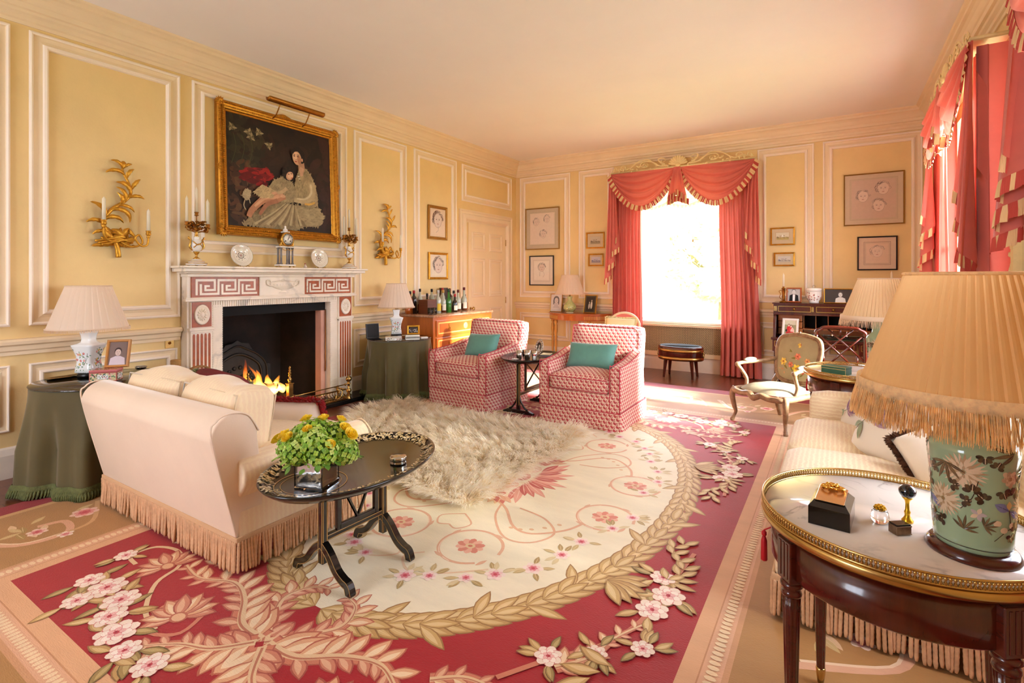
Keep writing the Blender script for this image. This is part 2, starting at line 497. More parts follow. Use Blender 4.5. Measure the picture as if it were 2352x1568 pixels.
# ---- cornice, chair rail, skirting, panel mouldings
TRIM = [0]
def trim(mb, mats=None, name=None):
    TRIM[0] += 1
    return struct(mb.build(name or 'trim_%d' % TRIM[0], mats or WOODW))
CRN = [(0, 3.0), (.012, 3.0), (.014, 3.022), (.028, 3.03), (.03, 3.055), (.05, 3.07), (.056, 3.085), (.075, 3.09), (.08, 3.12), (.09, 3.127),
       (.10, 3.14), (.112, 3.162), (.13, 3.18), (.15, 3.19), (.152, 3.212), (.17, 3.222), (.178, HC)]
cw, ch = XR - XL, YB - YN
trim(MB().add(ring(cw, ch, CRN), T((XL + XR) / 2, (YB + YN) / 2), sm=False), name='trim_cornice_1')
RAIL = [(0, .80), (.014, .80), (.016, .822), (.026, .832), (.03, .86), (.05, .872), (.054, .892), (.04, .905), (0, .908)]
SKP = [(0, 0), (.03, 0), (.03, .15), (.024, .17), (.018, .19), (.008, .2), (0, .2)]
PAN = [(0, 0), (0, .016), (.01, .022), (.02, .016), (.024, .008), (.048, .004), (.07, .010), (.076, .022), (.09, .026), (.1, .018), (.104, 0)]
PANS = [(a * .75, b * .8) for a, b in PAN]
def along(wallname, s0, s1, prof, mats=None, name=None):
    mb = MB()
    if wallname == 'left': mx = frame_m((XL, s0, 0), (0, 1, 0), (0, 0, 1)); pr = [(-y, z) for y, z in prof]
    elif wallname == 'back': mx = frame_m((s0, YB, 0), (1, 0, 0), (0, 0, 1)); pr = [(-y, z) for y, z in prof]
    else: mx = frame_m((XR, s0, 0), (0, 1, 0), (0, 0, 1)); pr = prof
    mb.add(extr(pr, s1 - s0), mx, sm=False)
    return trim(mb, mats, name)
def panel(wallname, s0, s1, z0, z1, prof=PAN):
    mb = MB(); mx = on_wall(wallname, (s0 + s1) / 2, (z0 + z1) / 2, .0)
    for a, b, i in ((0, 4, 0), (3, 7, 1), (6, 11, 0)): mb.add(ring(s1 - s0, z1 - z0, prof[a:b]), mx, sm=False, mi=i)
    return trim(mb, [BEADP, WOODW])
along('left', YN, 2.14, RAIL); along('left', 3.86, 5.86, RAIL)
along('left', YN, 2.14, SKP, SKIRT, 'baseboard_left'); along('left', 3.86, 5.86, SKP, SKIRT, 'baseboard_left_far')
along('back', XL, -2.62, RAIL); along('back', -1.05, XR, RAIL)
along('back', XL, XR, SKP, SKIRT, 'baseboard_back')
along('right', YN, 1.6, RAIL); along('right', 3.34, 4.4, RAIL); along('right', 6.2, YB, RAIL)
along('right', YN, YB, SKP, SKIRT, 'baseboard_right')
for a, b in ((-1.0, .0), (.12, 1.105), (1.2, 2.14), (3.956, 4.79), (4.93, 5.80)):
    panel('left', a, b, .99, 2.975)
panel('left', 2.235, 3.853, 1.53, 2.975)
panel('left', 5.93, 7.27, 2.43, 2.965)
for a, b in ((.12, 1.105), (1.2, 2.12), (3.956, 4.79), (4.93, 5.80)):
    panel('left', a, b, .30, .735, PANS)
for a, b in ((-4.514, -3.582), (-3.43, -2.85), (-.874, -.234), (-.141, .83)):
    panel('back', a, b, .99, 2.985)
for a, b in ((-4.514, -3.582), (-3.43, -2.85), (-.874, -.234), (-.141, .83)):
    panel('back', a, b, .30, .735, PANS)
panel('right', 3.5, 4.3, .99, 2.97); panel('right', 6.35, 7.3, .99, 2.97)

# ---- door in the left wall
mb = MB()
AR = [(0, 0), (0, .03), (.02, .034), (.03, .022), (.06, .018), (.07, .035), (.12, .04), (.14, .03), (.16, .008), (.185, .0)]
dw, dh = 7.27 - 5.87, 2.31
# architrave: three sides
v, f = [], []
for d, z in AR:
    a = dw / 2 - d
    v += [(-a, 0, z), (-a, dh - d, z), (a, dh - d, z), (a, 0, z)]
for i in range(len(AR) - 1):
    for k in range(3): f.append((i * 4 + k, i * 4 + k + 1, i * 4 + 5 + k, i * 4 + 4 + k))
mb.add((v, f), on_wall('left', 6.57, 0, .0), sm=False)
trim(mb)
dr = MB(); y0, y1 = 6.08, 7.08
dr.add(box(XL, XL + .012, y0, y1, .01, 2.13, .003), sm=False)
door = struct(dr.build('door_1', DOORP))
for (a, b, c, d) in ((6.16, 6.50, 1.72, 2.0), (6.62, 6.98, 1.72, 2.0), (6.16, 6.50, 1.02, 1.6), (6.62, 6.98, 1.02, 1.6), (6.16, 6.50, .25, .85), (6.62, 6.98, .25, .85)):
    q = MB(); q.add(ring(b - a, d - c, [(0, 0), (.002, .006), (.012, .011), (.03, .009), (.036, 0)]), on_wall('left', (a + b) / 2, (c + d) / 2, .012), sm=False)
    q.add(ring(b - a - .1, d - c - .1, [(0, .0), (.01, .004), (.02, .004)]), on_wall('left', (a + b) / 2, (c + d) / 2, .012), sm=False)
    q.build('door_panel', WOODW, door)
kn = MB(); kn.add(lathe([(0.02, 0), (.02, .006), (.008, .01), (.008, .035), (.02, .045), (.026, .06), (.018, .072), (0, .076)], 16), on_wall('left', 6.13, .86, .012))
kn.build('door_knob', BRASS, door)
for z in (1.83, .9):
    q = MB().add(tube([(XL + .016, 7.085, z), (XL + .016, 7.085, z + .1)], .007, 8)); q.build('hinge', BRASS, door)

# ---- windows: reveal lining, sash, pane, sill
def window(i, wallname, s0, s1, z0, z1, bars):
    fr = MB(); w, h = s1 - s0, z1 - z0
    mx = on_wall(wallname, (s0 + s1) / 2, (z0 + z1) / 2, 0)
    fr.add(ring(w, h, [(0, 0), (.004, .0), (.004, -.30), (0, -.30)]), mx, sm=False)
    o = struct(fr.build('window_%d' % i, WHITE))
    sh = MB(); sh.add(ring(w - .008, h - .008, [(0, -.29), (0, -.25), (.05, -.25), (.05, -.29), (0, -.29)]), mx, sm=False)
    for k in range(1, bars):
        x = -w / 2 + w * k / bars
        sh.add(box(x - .011, x + .011, -h / 2 + .03, h / 2 - .03, -.283, -.257), mx, sm=False)
    if bars: sh.add(box(-w / 2 + .03, w / 2 - .03, -.02, .02, -.285, -.25), mx, sm=False)
    sh.build('sash', WHITE, o)
    MB().add(box(-w / 2 + .03, w / 2 - .03, -h / 2 + .03, h / 2 - .03, -.272, -.268), mx, sm=False).build('pane', PANE, o)
    MB().add(box(-w / 2 + .005, w / 2 - .005, -h / 2, -h / 2 + .03, -.25, .03, .006), mx, sm=False).build('sill', WHITE, o)
    return o
for i, w in enumerate(WIN): window(i + 1, *w, bars=(0 if i == 0 else 3))

# ---- radiator cover under the back window
rc = thing('radiator_cover', 'cream radiator cover with dark lattice grille under the back window', 'radiator cover', (-1.835, YB, 0))
wd, z0, z1, d = 1.52, .2, .655, .05
q = MB(); q.add(box(-wd / 2, wd / 2, -d - .02, -.001, z1 - .035, z1, .004), sm=False)
q.add(box(-wd / 2, wd / 2, -d, -.001, z0, z0 + .06, .003), sm=False)
for s_ in (-1, 1): q.add(box(s_ * wd / 2 - .03, s_ * wd / 2 + .03, -d, -.001, z0, z1 - .03, .003), sm=False)
q.build('frame', WOODW, rc)
q = MB(); gz0, gz1 = z0 + .06, z1 - .035; gh = gz1 - gz0; n = 60
for k in range(-16, n + 1):
    for s_ in (1, -1):
        xa = -wd / 2 + .03 + (wd - .06) * k / n; 
        x0, x1, za, zb = xa, xa + gh, gz0, gz1
        lo, hi = -wd / 2 + .03, wd / 2 - .03
        if x0 < lo: za = gz0 + (lo - x0); x0 = lo
        if x1 > hi: zb = gz1 - (x1 - hi); x1 = hi
        if x1 - x0 < .005: continue
        if s_ < 0: x0, x1 = -x0, -x1
        q.add(tube([(x0, -d + .012 + s_ * .002, za), (x1, -d + .012 + s_ * .002, zb)], .0042, 4), sm=False)
q.build('grille', mat('grille_metal', (206, 180, 140), .5, metal=.2), rc)
MB().add(box(-wd / 2 + .03, wd / 2 - .03, -.02, -.001, gz0, gz1), sm=False).build('backing', mat('grille_painted_shade', (50, 46, 40), .9), rc)  # dark sheet standing in for the shade behind the grille

# ---- garden outside the back window
struct(MB().add(grid(lambda u, v: (-40 + 80 * u, YB + .5 + 45 * v, -.5), 8, 8), sm=False).build('ground', mat('lawn', (140, 150, 104), .9, var=(3, .25))))
struct(MB().add(grid(lambda u, v: (XR + .5 + 40 * u, -30 + 37 * v, -.5), 8, 8), sm=False).build('ground_side', MATS['lawn']))
LEAFM = mat('tree_leaf', (186, 204, 146), .6, var=(2, .3), translucent=.3)
BARK = mat('tree_bark', (120, 100, 70), .9, var=(8, .3))
def tree(x, y, h, rx, rz, n, label, cz, seed, trunk=.16):
    t = thing('tree', label, 'tree', (x, y, -.5))
    rn = random.Random(seed)
    tr = MB(); tr.add(tube([(0, 0, 0), (.02, 0, h * .3), (-.03, .04, h * .6), (.05, 0, h * .8)], [trunk * 1.2, trunk, trunk * .8, trunk * .4], 10))
    for k in range(6):
        a = rn.uniform(0, 6.3); tr.add(tube([(0, 0, h * .45), (cos(a) * rx * .4, sin(a) * rx * .4, h * .6), (cos(a) * rx * .7, sin(a) * rx * .7, h * .72)], [.06, .04, .02], 6))
    tr.build('trunk', BARK, t)
    lf = MB()
    for k in range(n):
        a = rn.uniform(0, 2 * pi); u = rn.uniform(-1, 1); r = rn.uniform(.55, 1) ** .5
        c = V((cos(a) * sqrt(1 - u * u) * r * rx, sin(a) * sqrt(1 - u * u) * r * rx, cz + u * r * rz))
        q = M.Rotation(rn.uniform(0, 6), 4, V((rn.uniform(-1, 1), rn.uniform(-1, 1), rn.uniform(-1, 1))).normalized())
        s_ = rn.uniform(.1, .2)
        lf.add(([(-s_, 0, 0), (0, -s_ * .5, .02), (s_, 0, 0), (0, s_ * .5, .02)], [(0, 1, 2, 3)]), T(*c) @ q, sm=False)
    lf.build('foliage', LEAFM, t)
    return t
tree(-2.6, 15.0, 3.6, 1.7, 1.35, 1500, 'bushy green tree on the lawn seen through the back window', 2.4, 3)
tree(-.3, 20.0, 4.2, 2.3, 1.2, 1500, 'taller tree with a bare trunk at the right of the back window view', 3.6, 5, .22)
tree(7.6, 1.9, 5.6, 1.9, 1.6, 3000, 'unseen dense tree added to keep sun out of the nearer right wall window', 4.2, 9, .2)  # out of view, added to block the sun at the nearer right window
# ================================================================ curtains, swags, pelmets
CURT = mat('coral_silk', (218, 112, 99), .55, sheen=.3, var=(5, .07), bump=(90, .06), translucent=.22)
FRNG = mat('striped_fringe', (200, 80, 70), .8, attr=True, bump=(240, .5), stretch=(1, 1, .1))
CRED, CCRM = (190, 72, 62), (226, 190, 140)
def fringe_strip(mb, pts, down, L=.075, seg=.032, wob=.006):
    """striped fringe hanging from a polyline; down(i, t) gives the hanging direction"""
    P = [V(p) for p in pts]; acc = 0; k = 0
    for i in range(len(P) - 1):
        a, b = P[i], P[i + 1]; d = (b - a).length
        m = max(1, int(round(d / (seg / 2))))
        for j in range(m):
            t0, t1 = j / m, (j + 1) / m
            p, q = a.lerp(b, t0), a.lerp(b, t1)
            dv = down(i, b - a)
            c = CRED if int(acc / seg) % 2 else CCRM
            w0, w1 = wob * sin(acc * 150), wob * sin((acc + d / m) * 150)
            acc += d / m
            o0, o1 = V((0, -w0, 0)), V((0, -w1, 0))
            v = [p + o0 * .2, q + o1 * .2, q + dv * L * .5 + o1, p + dv * L * .5 + o0, q + dv * L * (1 + .06 * sin(acc * 97)) + o1 * 1.3, p + dv * L * (1 + .06 * sin(acc * 83)) + o0 * 1.3]
            mb.add((v, [(0, 1, 2, 3), (3, 2, 4, 5)]), col=c)
def swag(mb, fr, x0, x1, zt, drop, y0):
    sh = lambda u: max(0.0, sin(pi * u)) ** .75
    def f(u, v):
        s = sh(u); vv = v ** .85
        rip = (sin(vv * 2 * pi * 4.5 + 2.2 * (u - .5)) + .4 * sin(vv * 2 * pi * 9 + 5 * u)) * .02 * s
        return (lerp(x0, x1, u), y0 - (.02 + .075 * s * sin(pi * min(vv, .9)) + rip), zt - drop * vv * s - .0 * v)
    mb.add(grid(f, 40, 44))
    bt = [V(f(i / 48, 1)) for i in range(49)]
    def dn(i, t):
        n = V((t.z, 0, -t.x)); n = n.normalized() if n.length > 0 else V((0, 0, -1))
        if n.z > 0: n = -n
        return (n * .8 + V((0, -.05, -.35))).normalized()
    fringe_strip(fr, [p + V((0, -.004, .004)) for p in bt], dn)
def tail(mb, fr, x_in, x_out, zt, z_in, z_out, y0, n=3):
    sg = 1 if x_out > x_in else -1
    def top(u): return (lerp(x_in + sg * .06, x_out, u), y0 - .03 - .012 * sin(2 * pi * n * u), zt)
    def bot(u):
        return (lerp(x_in, x_out + sg * .03, u) + sg * .035 * sin(2 * pi * n * u + .6), y0 - .045 - .05 * cos(2 * pi * n * u), lerp(z_in, z_out, u))
    def f(u, v):
        a, b = top(u), bot(u); t = v ** 1.2
        return tuple(lerp(p, q, t if i < 2 else v) for i, (p, q) in enumerate(zip(a, b)))
    mb.add(grid(f, 48, 16))
    fringe_strip(fr, [V(f(i / 60, 1)) + V((0, -.004, .004)) for i in range(61)], lambda i, t: V((0, -.08, -1)).normalized(), L=.08)
def curtain_panel(mb, xo, xi, zt, n, seed):
    """xo outer edge (returns to the wall), xi inner edge"""
    rn = random.Random(seed); ph = [rn.uniform(-.5, .5) for _ in range(n + 2)]
    sg = 1 if xo > xi else -1
    def f(u, v):
        z = lerp(zt, .012, v); sp = 1 + .10 * v ** 2
        if u < .12:
            k = u / .12
            return (xo, lerp(-.002, -.17, k), z)
        k = (u - .12) / .88
        a = k * n * 2 * pi
        amp = (.026 + .02 * v) * min(1, k * 6 + .3)
        dr = .035 * v ** 3
        x = lerp(xo, xi, k) + (xo - xi) * 0 + sg * (.08 * v ** 2) * (1 - k) + .012 * sin(2.2 * z + ph[int(k * n)])
        return (x + .014 * sin(2 * a), -.12 + amp * sin(a + ph[int(k * n) % n] * .6 + .5 * sin(1.3 * z)) - dr * sin(a * .5 + 1), z)
    mb.add(grid(f, 110, 18))
def window_dressing(cx, wallpos, rz, hw, ox, lab, tailz=(1.95, 1.3)):
    loc = (cx, wallpos, 0) if rz == 0 else (wallpos, cx, 0)
    cu = thing('curtains', 'full length coral curtains, %s' % lab, 'curtains', loc, rz)
    for s_ in (-1, 1):
        q = MB(); curtain_panel(q, s_ * (hw - .01), s_ * ox, 2.80, 7 if hw - ox > .3 else 4, 5 + s_); q.build('curtain', CURT, cu)
    va = thing('swag_valance', 'coral swags and tails with striped fringe, %s' % lab, 'valance', loc, rz)
    yv = -.19
    for a, b in ((-hw, -.04), (hw, .04)):
        q, fr = MB(), MB(); swag(q, fr, a, b, 2.835, .50, yv)
        p = q.build('swag', CURT, va); fr.build('fringe', FRNG, p)
    for s_ in (-1, 1):
        q, fr = MB(), MB(); tail(q, fr, s_ * (hw - .13), s_ * (hw + .03), 2.83, tailz[0], tailz[1], yv + .02)
        p = q.build('tail', CURT, va); fr.build('fringe', FRNG, p)
    q, fr = MB(), MB()
    def jb(u, v):
        x = (u - .5) * lerp(.09, .26, v)
        return (x, yv - .06 - .035 * cos((u - .5) * 2 * pi * 2.5) * v, lerp(2.835, 2.52 - .10 * abs(u - .5) * 2, v))
    q.add(grid(jb, 30, 10))
    fringe_strip(fr, [V(jb(i / 30, 1)) + V((0, -.004, .004)) for i in range(31)], lambda i, t: V((0, -.1, -1)).normalized(), L=.085)
    fringe_strip(fr, [V((lerp(-.15, .15, i / 20), yv - .03 + .02 * cos(i * 1.3), 2.45 - .06 * abs(i / 10 - 1))) for i in range(21)], lambda i, t: V((0, -.05, -1)).normalized(), L=.085)
    p = q.build('jabot', CURT, va); fr.build('fringe', FRNG, p)
    pe = thing('pelmet', 'carved cream pelmet with shell and scrolls, %s' % lab, 'pelmet', loc, rz)
    q = MB(); q.add(box(-hw, hw, -.185, -.001, 2.835, 2.862, .004), sm=False)
    q.add(tube([(-hw - .006, -.005, 2.85), (-hw - .006, -.19, 2.85), (hw + .006, -.19, 2.85), (hw + .006, -.005, 2.85)], .012, 8))
    q.build('board', CREST, pe)
    c = MB(); yc = -.188
    for s_ in (-1, 1):
        def sc(pts, r0, r1=.004):
            P = spline([(s_ * x, yc - d, z) for x, d, z in pts], 6); n_ = len(P)
            c.add(tube(P, [lerp(r0, r1, i / (n_ - 1)) for i in range(n_)], 7, flat=.7))
        k = hw / .97
        sc([(.12, .005, 2.87), (.2 * k, .008, 2.90), (.27 * k, .012, 2.97), (.22 * k, .015, 2.99), (.17 * k, .012, 2.96), (.2 * k, .01, 2.93)], .012)
        sc([(.16, .005, 2.875), (.27 * k, .006, 2.89), (.36 * k, .01, 2.95), (.47 * k, .012, 2.97), (.53 * k, .012, 2.93), (.49 * k, .012, 2.89), (.43 * k, .012, 2.895), (.42 * k, .012, 2.93), (.46 * k, .012, 2.94)], .013)
        sc([(.36 * k, .006, 2.95), (.42 * k, .006, 2.99), (.52 * k, .01, 2.985), (.6 * k, .01, 2.955), (.68 * k, .006, 2.9), (.76 * k, .006, 2.885), (.82 * k, .01, 2.92), (.79 * k, .012, 2.945), (.75 * k, .01, 2.93)], .012)
        sc([(.76 * k, .005, 2.885), (.86 * k, .005, 2.89), (.93 * k, .005, 2.88)], .010)
        for i in range(26):
            u = i / 25; x = lerp(.14, .94, u) * k
            z = 2.885 + .035 * sin(u * 17) * (1 - .6 * u); a = 60 * sin(u * 23 + 1) + (30 if i % 2 else 140)
            c.add(lathe([(0, 0), (.011, .012), (.012, .024), (.006, .04), (0, .05)], 6, sy=.5), T(s_ * x, yc - .012, z) @ RY(s_ * a))
    for i in range(11):          # shell
        a = (i - 5) * 15
        c.add(lathe([(.004, 0), (.012, .05), (.018, .10), (.014, .125), (0, .135)], 8, sy=.9), T(0, yc - .012, 2.868) @ RY(a))
    c.add(sphere(.026, (0, yc - .02, 2.875), sx=1.3))
    c.build('carving', CREST, pe)
window_dressing(-1.85, YB, 0, .97, .54, 'back wall window', (1.9, 1.28))
window_dressing(5.27, XR, -90, .88, .66, 'right wall window further from the big lamp', (1.9, 1.28))
window_dressing(2.45, XR, -90, .95, .62, 'right wall window nearest the big lamp', (1.9, 1.5))

bl = thing('festoon_blind', 'gathered cream festoon blind pulled up behind the back window swags', 'blind', (-1.835, YB + .12, 0))
q = MB()
def fb(u, v):
    x = (u - .5) * 1.4; s_ = abs(sin(u * pi * 3))
    return (x, .0 - .03 * sin(v * 24) * v - .02 * s_, 2.70 - v * (.28 + .07 * s_))
q.add(grid(fb, 60, 20)); q.build('gathered_cloth', mat('blind_cloth', (240, 226, 180), .8, translucent=.4), bl)
q = MB(); q.add(grid(lambda u, v: ((u - .5) * 1.4, -.04 - .03 * sin(u * 160) * v, fb(u, 1)[2] - .05 * v), 160, 3)); q.build('frill', MATS['blind_cloth'], bl)
q = MB(); q.add(tube([(.12, -.03, 2.4), (.12, -.03, 1.86)], .0015, 5)); q.add(lathe([(.003, 0), (.009, -.01), (.011, -.03), (.006, -.045), (0, -.047)], 10), T(.12, -.03, 1.86))
q.build('pull_cord', mat('acorn_wood', (190, 120, 50), .4), bl)

# carved mirror frame between the two right-hand windows (its left edge shows)
mr = thing('wall_mirror', 'carved cream framed mirror between the right wall windows', 'mirror', (XR, 3.9, 0), -90)
q = MB(); mw, z0, z1 = .62, .95, 2.35
q.add(ring(mw, z1 - z0, [(0, 0), (0, .03), (.02, .05), (.05, .045), (.07, .02), (.08, .01)]), M(((1, 0, 0, 0), (0, 0, -1, -.0), (0, 1, 0, (z0 + z1) / 2), (0, 0, 0, 1))), sm=False)
for i in range(40):
    u = i / 40; 
    for s_ in (-1, 1):
        z = lerp(z0, z1, u); x = s_ * (mw / 2 + .01 + .02 * sin(i * 1.9))
        q.add(lathe([(0, 0), (.016, .015), (.018, .03), (.008, .05), (0, .06)], 6, sy=.6), T(x, -.035, z) @ RY(s_ * (30 + 50 * sin(i * 2.3))))
q.build('frame', CREST, mr)
MB().add(box(-mw / 2 + .06, mw / 2 - .06, -.012, -.002, z0 + .06, z1 - .06), sm=False).build('mirror_glass', mat('mirror_silvering', (235, 235, 235), .02, metal=1), mr)
# ================================================================ fireplace
MARB = mat('white_marble', (240, 226, 208), .3, var=(3, .1), col2=None)
MARBR = mat('red_marble', (164, 80, 38), .3, var=(30, .25))
def veins(m, col, scale=2.2, width=.035):
    t = m.node_tree; b = t.nodes['Principled BSDF']; L = t.links.new
    tc = nd(t, 'ShaderNodeTexCoord'); n = nd(t, 'ShaderNodeTexNoise'); n.inputs['Scale'].default_value = scale; n.inputs['Detail'].default_value = 8
    n.inputs['Distortion'].default_value = 1.2; L(tc.outputs['Object'], n.inputs['Vector'])
    s_ = nd(t, 'ShaderNodeMath', operation='SUBTRACT'); s_.inputs[1].default_value = .5; L(n.outputs['Fac'], s_.inputs[0])
    a = nd(t, 'ShaderNodeMath', operation='ABSOLUTE'); L(s_.outputs[0], a.inputs[0])
    mr = nd(t, 'ShaderNodeMapRange'); mr.inputs[1].default_value = 0; mr.inputs[2].default_value = width; mr.inputs[3].default_value = .55; mr.inputs[4].default_value = 0
    L(a.outputs[0], mr.inputs[0])
    n2 = nd(t, 'ShaderNodeTexNoise'); n2.inputs['Scale'].default_value = scale * .9; L(tc.outputs['Object'], n2.inputs['Vector'])
    m2 = nd(t, 'ShaderNodeMapRange'); m2.inputs[1].default_value = .48; m2.inputs[2].default_value = .62; L(n2.outputs['Fac'], m2.inputs[0])
    mu = nd(t, 'ShaderNodeMath', operation='MULTIPLY'); L(mr.outputs[0], mu.inputs[0]); L(m2.outputs[0], mu.inputs[1])
    mx = nd(t, 'ShaderNodeMix', data_type='RGBA'); L(b.inputs['Base Color'].links[0].from_socket, mx.inputs['A'])
    mx.inputs['B'].default_value = lin(col) + (1,); L(mu.outputs[0], mx.inputs[0]); L(mx.outputs['Result'], b.inputs['Base Color'])
veins(MARB, (150, 140, 136))
fp = thing('fireplace', 'white marble chimneypiece with red Greek key inlay and oval rosettes', 'fireplace', (XL, 3.0, 0), 90)
# local: x runs -Y..; rz=90 -> local x = world +Y, local y = world -X (into the wall); the room is at -y
q = MB()
for s_ in (-1, 1):
    a, b = sorted((s_ * .56, s_ * .85))
    q.add(box(a, b, -.10, -.001, .046, 1.345, .004), sm=False)                       # jamb
    a, b = sorted((s_ * .655, s_ * .83)); q.add(box(a, b, -.125, -.09, .046, .235, .004), sm=False)   # plinth
    q.add(box(a + .0, b, -.118, -.09, .235, 1.11, .003), sm=False)
    a, b = sorted((s_ * .645, s_ * .845)); q.add(box(a, b, -.135, -.09, .872, .895, .004), sm=False)  # little cornice
    q.add(box(a + .01, b - .01, -.128, -.09, .855, .872, .003), sm=False)
q.add(box(-.5605, .5605, -.0995, -.001, 1.06, 1.344), sm=False)
q.build('surround', MARB, fp)
q = MB(); q.add(box(-.88, .88, -.14, -.095, 1.115, 1.137, .004), sm=False); q.add(box(-.87, .87, -.128, -.095, 1.137, 1.147, .003), sm=False)
q.build('architrave', MARB, fp)
q = MB()
for z0, z1, w, d in ((1.318, 1.345, .86, .13), (1.345, 1.36, .885, .165), (1.36, 1.39, .925, .225), (1.39, 1.408, .945, .25)):
    q.add(box(-w, w, -d, -.001, z0, z1, .005), sm=False)
q.build('mantel_shelf', MARB, fp)
# centre tablet with carved urn
q = MB(); q.add(box(-.235, .235, -.128, -.09, 1.147, 1.318, .003), sm=False)
u_ = [(.0, 0), (.05, .002), (.04, .01), (.016, .02), (.02, .028), (.08, .045), (.125, .065), (.14, .078), (.135, .084), (.138, .105), (.13, .108), (.06, .118), (.02, .125), (.01, .135), (0, .14)]
q.add(lathe(u_, 32, sy=.16), T(0, -.13, 1.165))
for s_ in (-1, 1): q.add(tube(spline([(s_ * .13, -.134, 1.235), (s_ * .165, -.136, 1.25), (s_ * .17, -.136, 1.285), (s_ * .14, -.134, 1.285), (s_ * .128, -.134, 1.268)], 5), .006, 6))
for k in range(8): q.add(sphere(.009, (-.105 + k * .03, -.145, 1.252 - .008 * sin(pi * (k % 4) / 3)), 6, 5))
q.build('urn_tablet', MARB, fp)
KN = [0]
# greek key friezes
for s_ in (-1, 1):
    a, b = sorted((s_ * .235, s_ * .82)); q = MB()
    q.add(box(a, b, -.112, -.095, 1.147, 1.318), sm=False)
    rd = q.build('frieze_panel', MARBR, fp)
    k = MB(); n = 3; x0 = a + .03; wk = (b - a - .05) / n; zz0, zz1 = 1.165, 1.30; h = zz1 - zz0; t_ = h / 9.0
    pr = Paint()
    for i in range(n):
        o = x0 + i * wk; w_ = wk - t_ * .9
        def bar(u0, u1, v0, v1):
            KN[0] += 1; k.add(box(o + u0, o + u1, -.1150 - .00006 * (KN[0] % 9), -.111, zz0 + v0, zz0 + v1), sm=False)
        if s_ < 0: fl = lambda u0, u1: (u0, u1)
        else: fl = lambda u0, u1: (u0, u1)
        bar(0, t_ * 1.2, 0, h)                       # up
        bar(0, w_, h - t_ * 1.3, h)                  # over the top
        bar(w_ - t_ * 1.2, w_, 2.2 * t_, h)          # down the right
        bar(w_ * .42, w_, 2.2 * t_, 3.4 * t_)        # back in
        bar(w_ * .42, w_ * .42 + t_ * 1.2, 2.2 * t_, 5.6 * t_)
        bar(w_ * .42, w_ * .70, 4.5 * t_, 5.6 * t_)
        bar(w_ * .16, w_ * .16 + t_ * 1.2, 0, 6.6 * t_) if False else None
        bar(2.2 * t_, w_ + t_ * .9, 0, t_ * 1.2)     # bottom run
        bar(2.2 * t_, 3.4 * t_, 0, 6.2 * t_)
    k.build('key_inlay', MARB, rd)
# rosette blocks and fluted pilasters
for s_ in (-1, 1):
    c = s_ * .7425; q = MB(); q.add(box(c - .078, c + .078, -.123, -.11, .9, 1.108), sm=False); bl_ = q.build('rosette_block', MARBR, fp)
    q = MB(); mx = frame_m((c, -.123, 1.003), (1, 0, 0), (0, -1, 0))
    q.add(lathe([(0, .012), (.012, .014), (.016, .008), (.03, .006), (.05, .009), (.054, .012), (.06, .010), (.064, 0)], 32, sy=1.36, fn=lambda r, z, a: r), mx)
    for k in range(12): q.add(sphere(.012, (0, 0, 0), 8, 5, sy=.55, sz=.4), mx @ S(1, 1.3, 1) @ RZ(k * 30) @ T(.03, 0, .009))
    q.build('rosette', MARB, bl_)
    q = MB()
    for k in range(5):
        x = c - .062 + k * .031
        q.add(prism([(x - .009, .25), (x + .009, .25), (x + .009, .83), (x + .005, .845), (x - .005, .845), (x - .009, .83)], .003), frame_m((0, -.118, 0), (1, 0, 0), (0, -1, 0)), sm=False)
    q.build('flute_inlay', MARBR, fp)
    bs = MB(); 
# reeded inner border
q = MB(); 
for s_ in (-1, 1):
    for k in range(52):
        z = .05 + k * .0199
        a, b = sorted((s_ * .562, s_ * .645)); q.add(box(a, b, -.1062, -.098, z, z + .0135), sm=False)
for k in range(64):
    x = -.64 + k * .0201; q.add(box(x, x + .0135, -.106, -.098, 1.062, 1.112), sm=False)
q.build('reeded_border', MARB, fp)
# iron opening frame and firebox
q = MB(); q.add(box(-.56, .56, -.02, .05, .97, 1.06), sm=False)
for s_ in (-1, 1): a, b = sorted((s_ * .535, s_ * .56)); q.add(box(a, b, .0, .05, 0, 1.0), sm=False)
q.build('iron_frame', BLACKM, fp)
q = MB()
q.add(([(-.56, .05, 0), (-.42, .55, 0), (.42, .55, 0), (.56, .05, 0), (-.56, .05, 1.2), (-.42, .55, 1.2), (.42, .55, 1.2), (.56, .05, 1.2)],
       [(0, 1, 5, 4), (1, 2, 6, 5), (2, 3, 7, 6), (4, 5, 6, 7)]), sm=False)
q.build('firebox', mat('firebrick_soot', (30, 20, 16), .85, var=(7, .5)), fp)
MB().add(box(.50, .555, -.03, .06, .0, .97), sm=False).build('slip_stone', mat('pink_slip_stone', (214, 160, 140), .5, var=(6, .08)), fp)
MB().add(tube([(.545, -.045, .98), (.545, -.045, .35), (.545, -.04, .33)], .005, 6)).build('flue_rod', OLDBR, fp)

he = thing('hearth', 'polished black stone hearth slab in front of the fire', 'hearth', (XL, 3.02, 0), 90)
MB().add(box(-1.12, 1.12, -.30, -.002, 0, .045, .008), sm=False).build('front_slab', mat('black_slate', (20, 19, 18), .12, var=(6, .3)), he)
MB().add(box(-.54, .54, .001, .545, 0, .05), T(0, 0, 0), sm=False).build('back_hearth', mat('ash_brick', (96, 74, 62), .9, var=(14, .35)), fp)

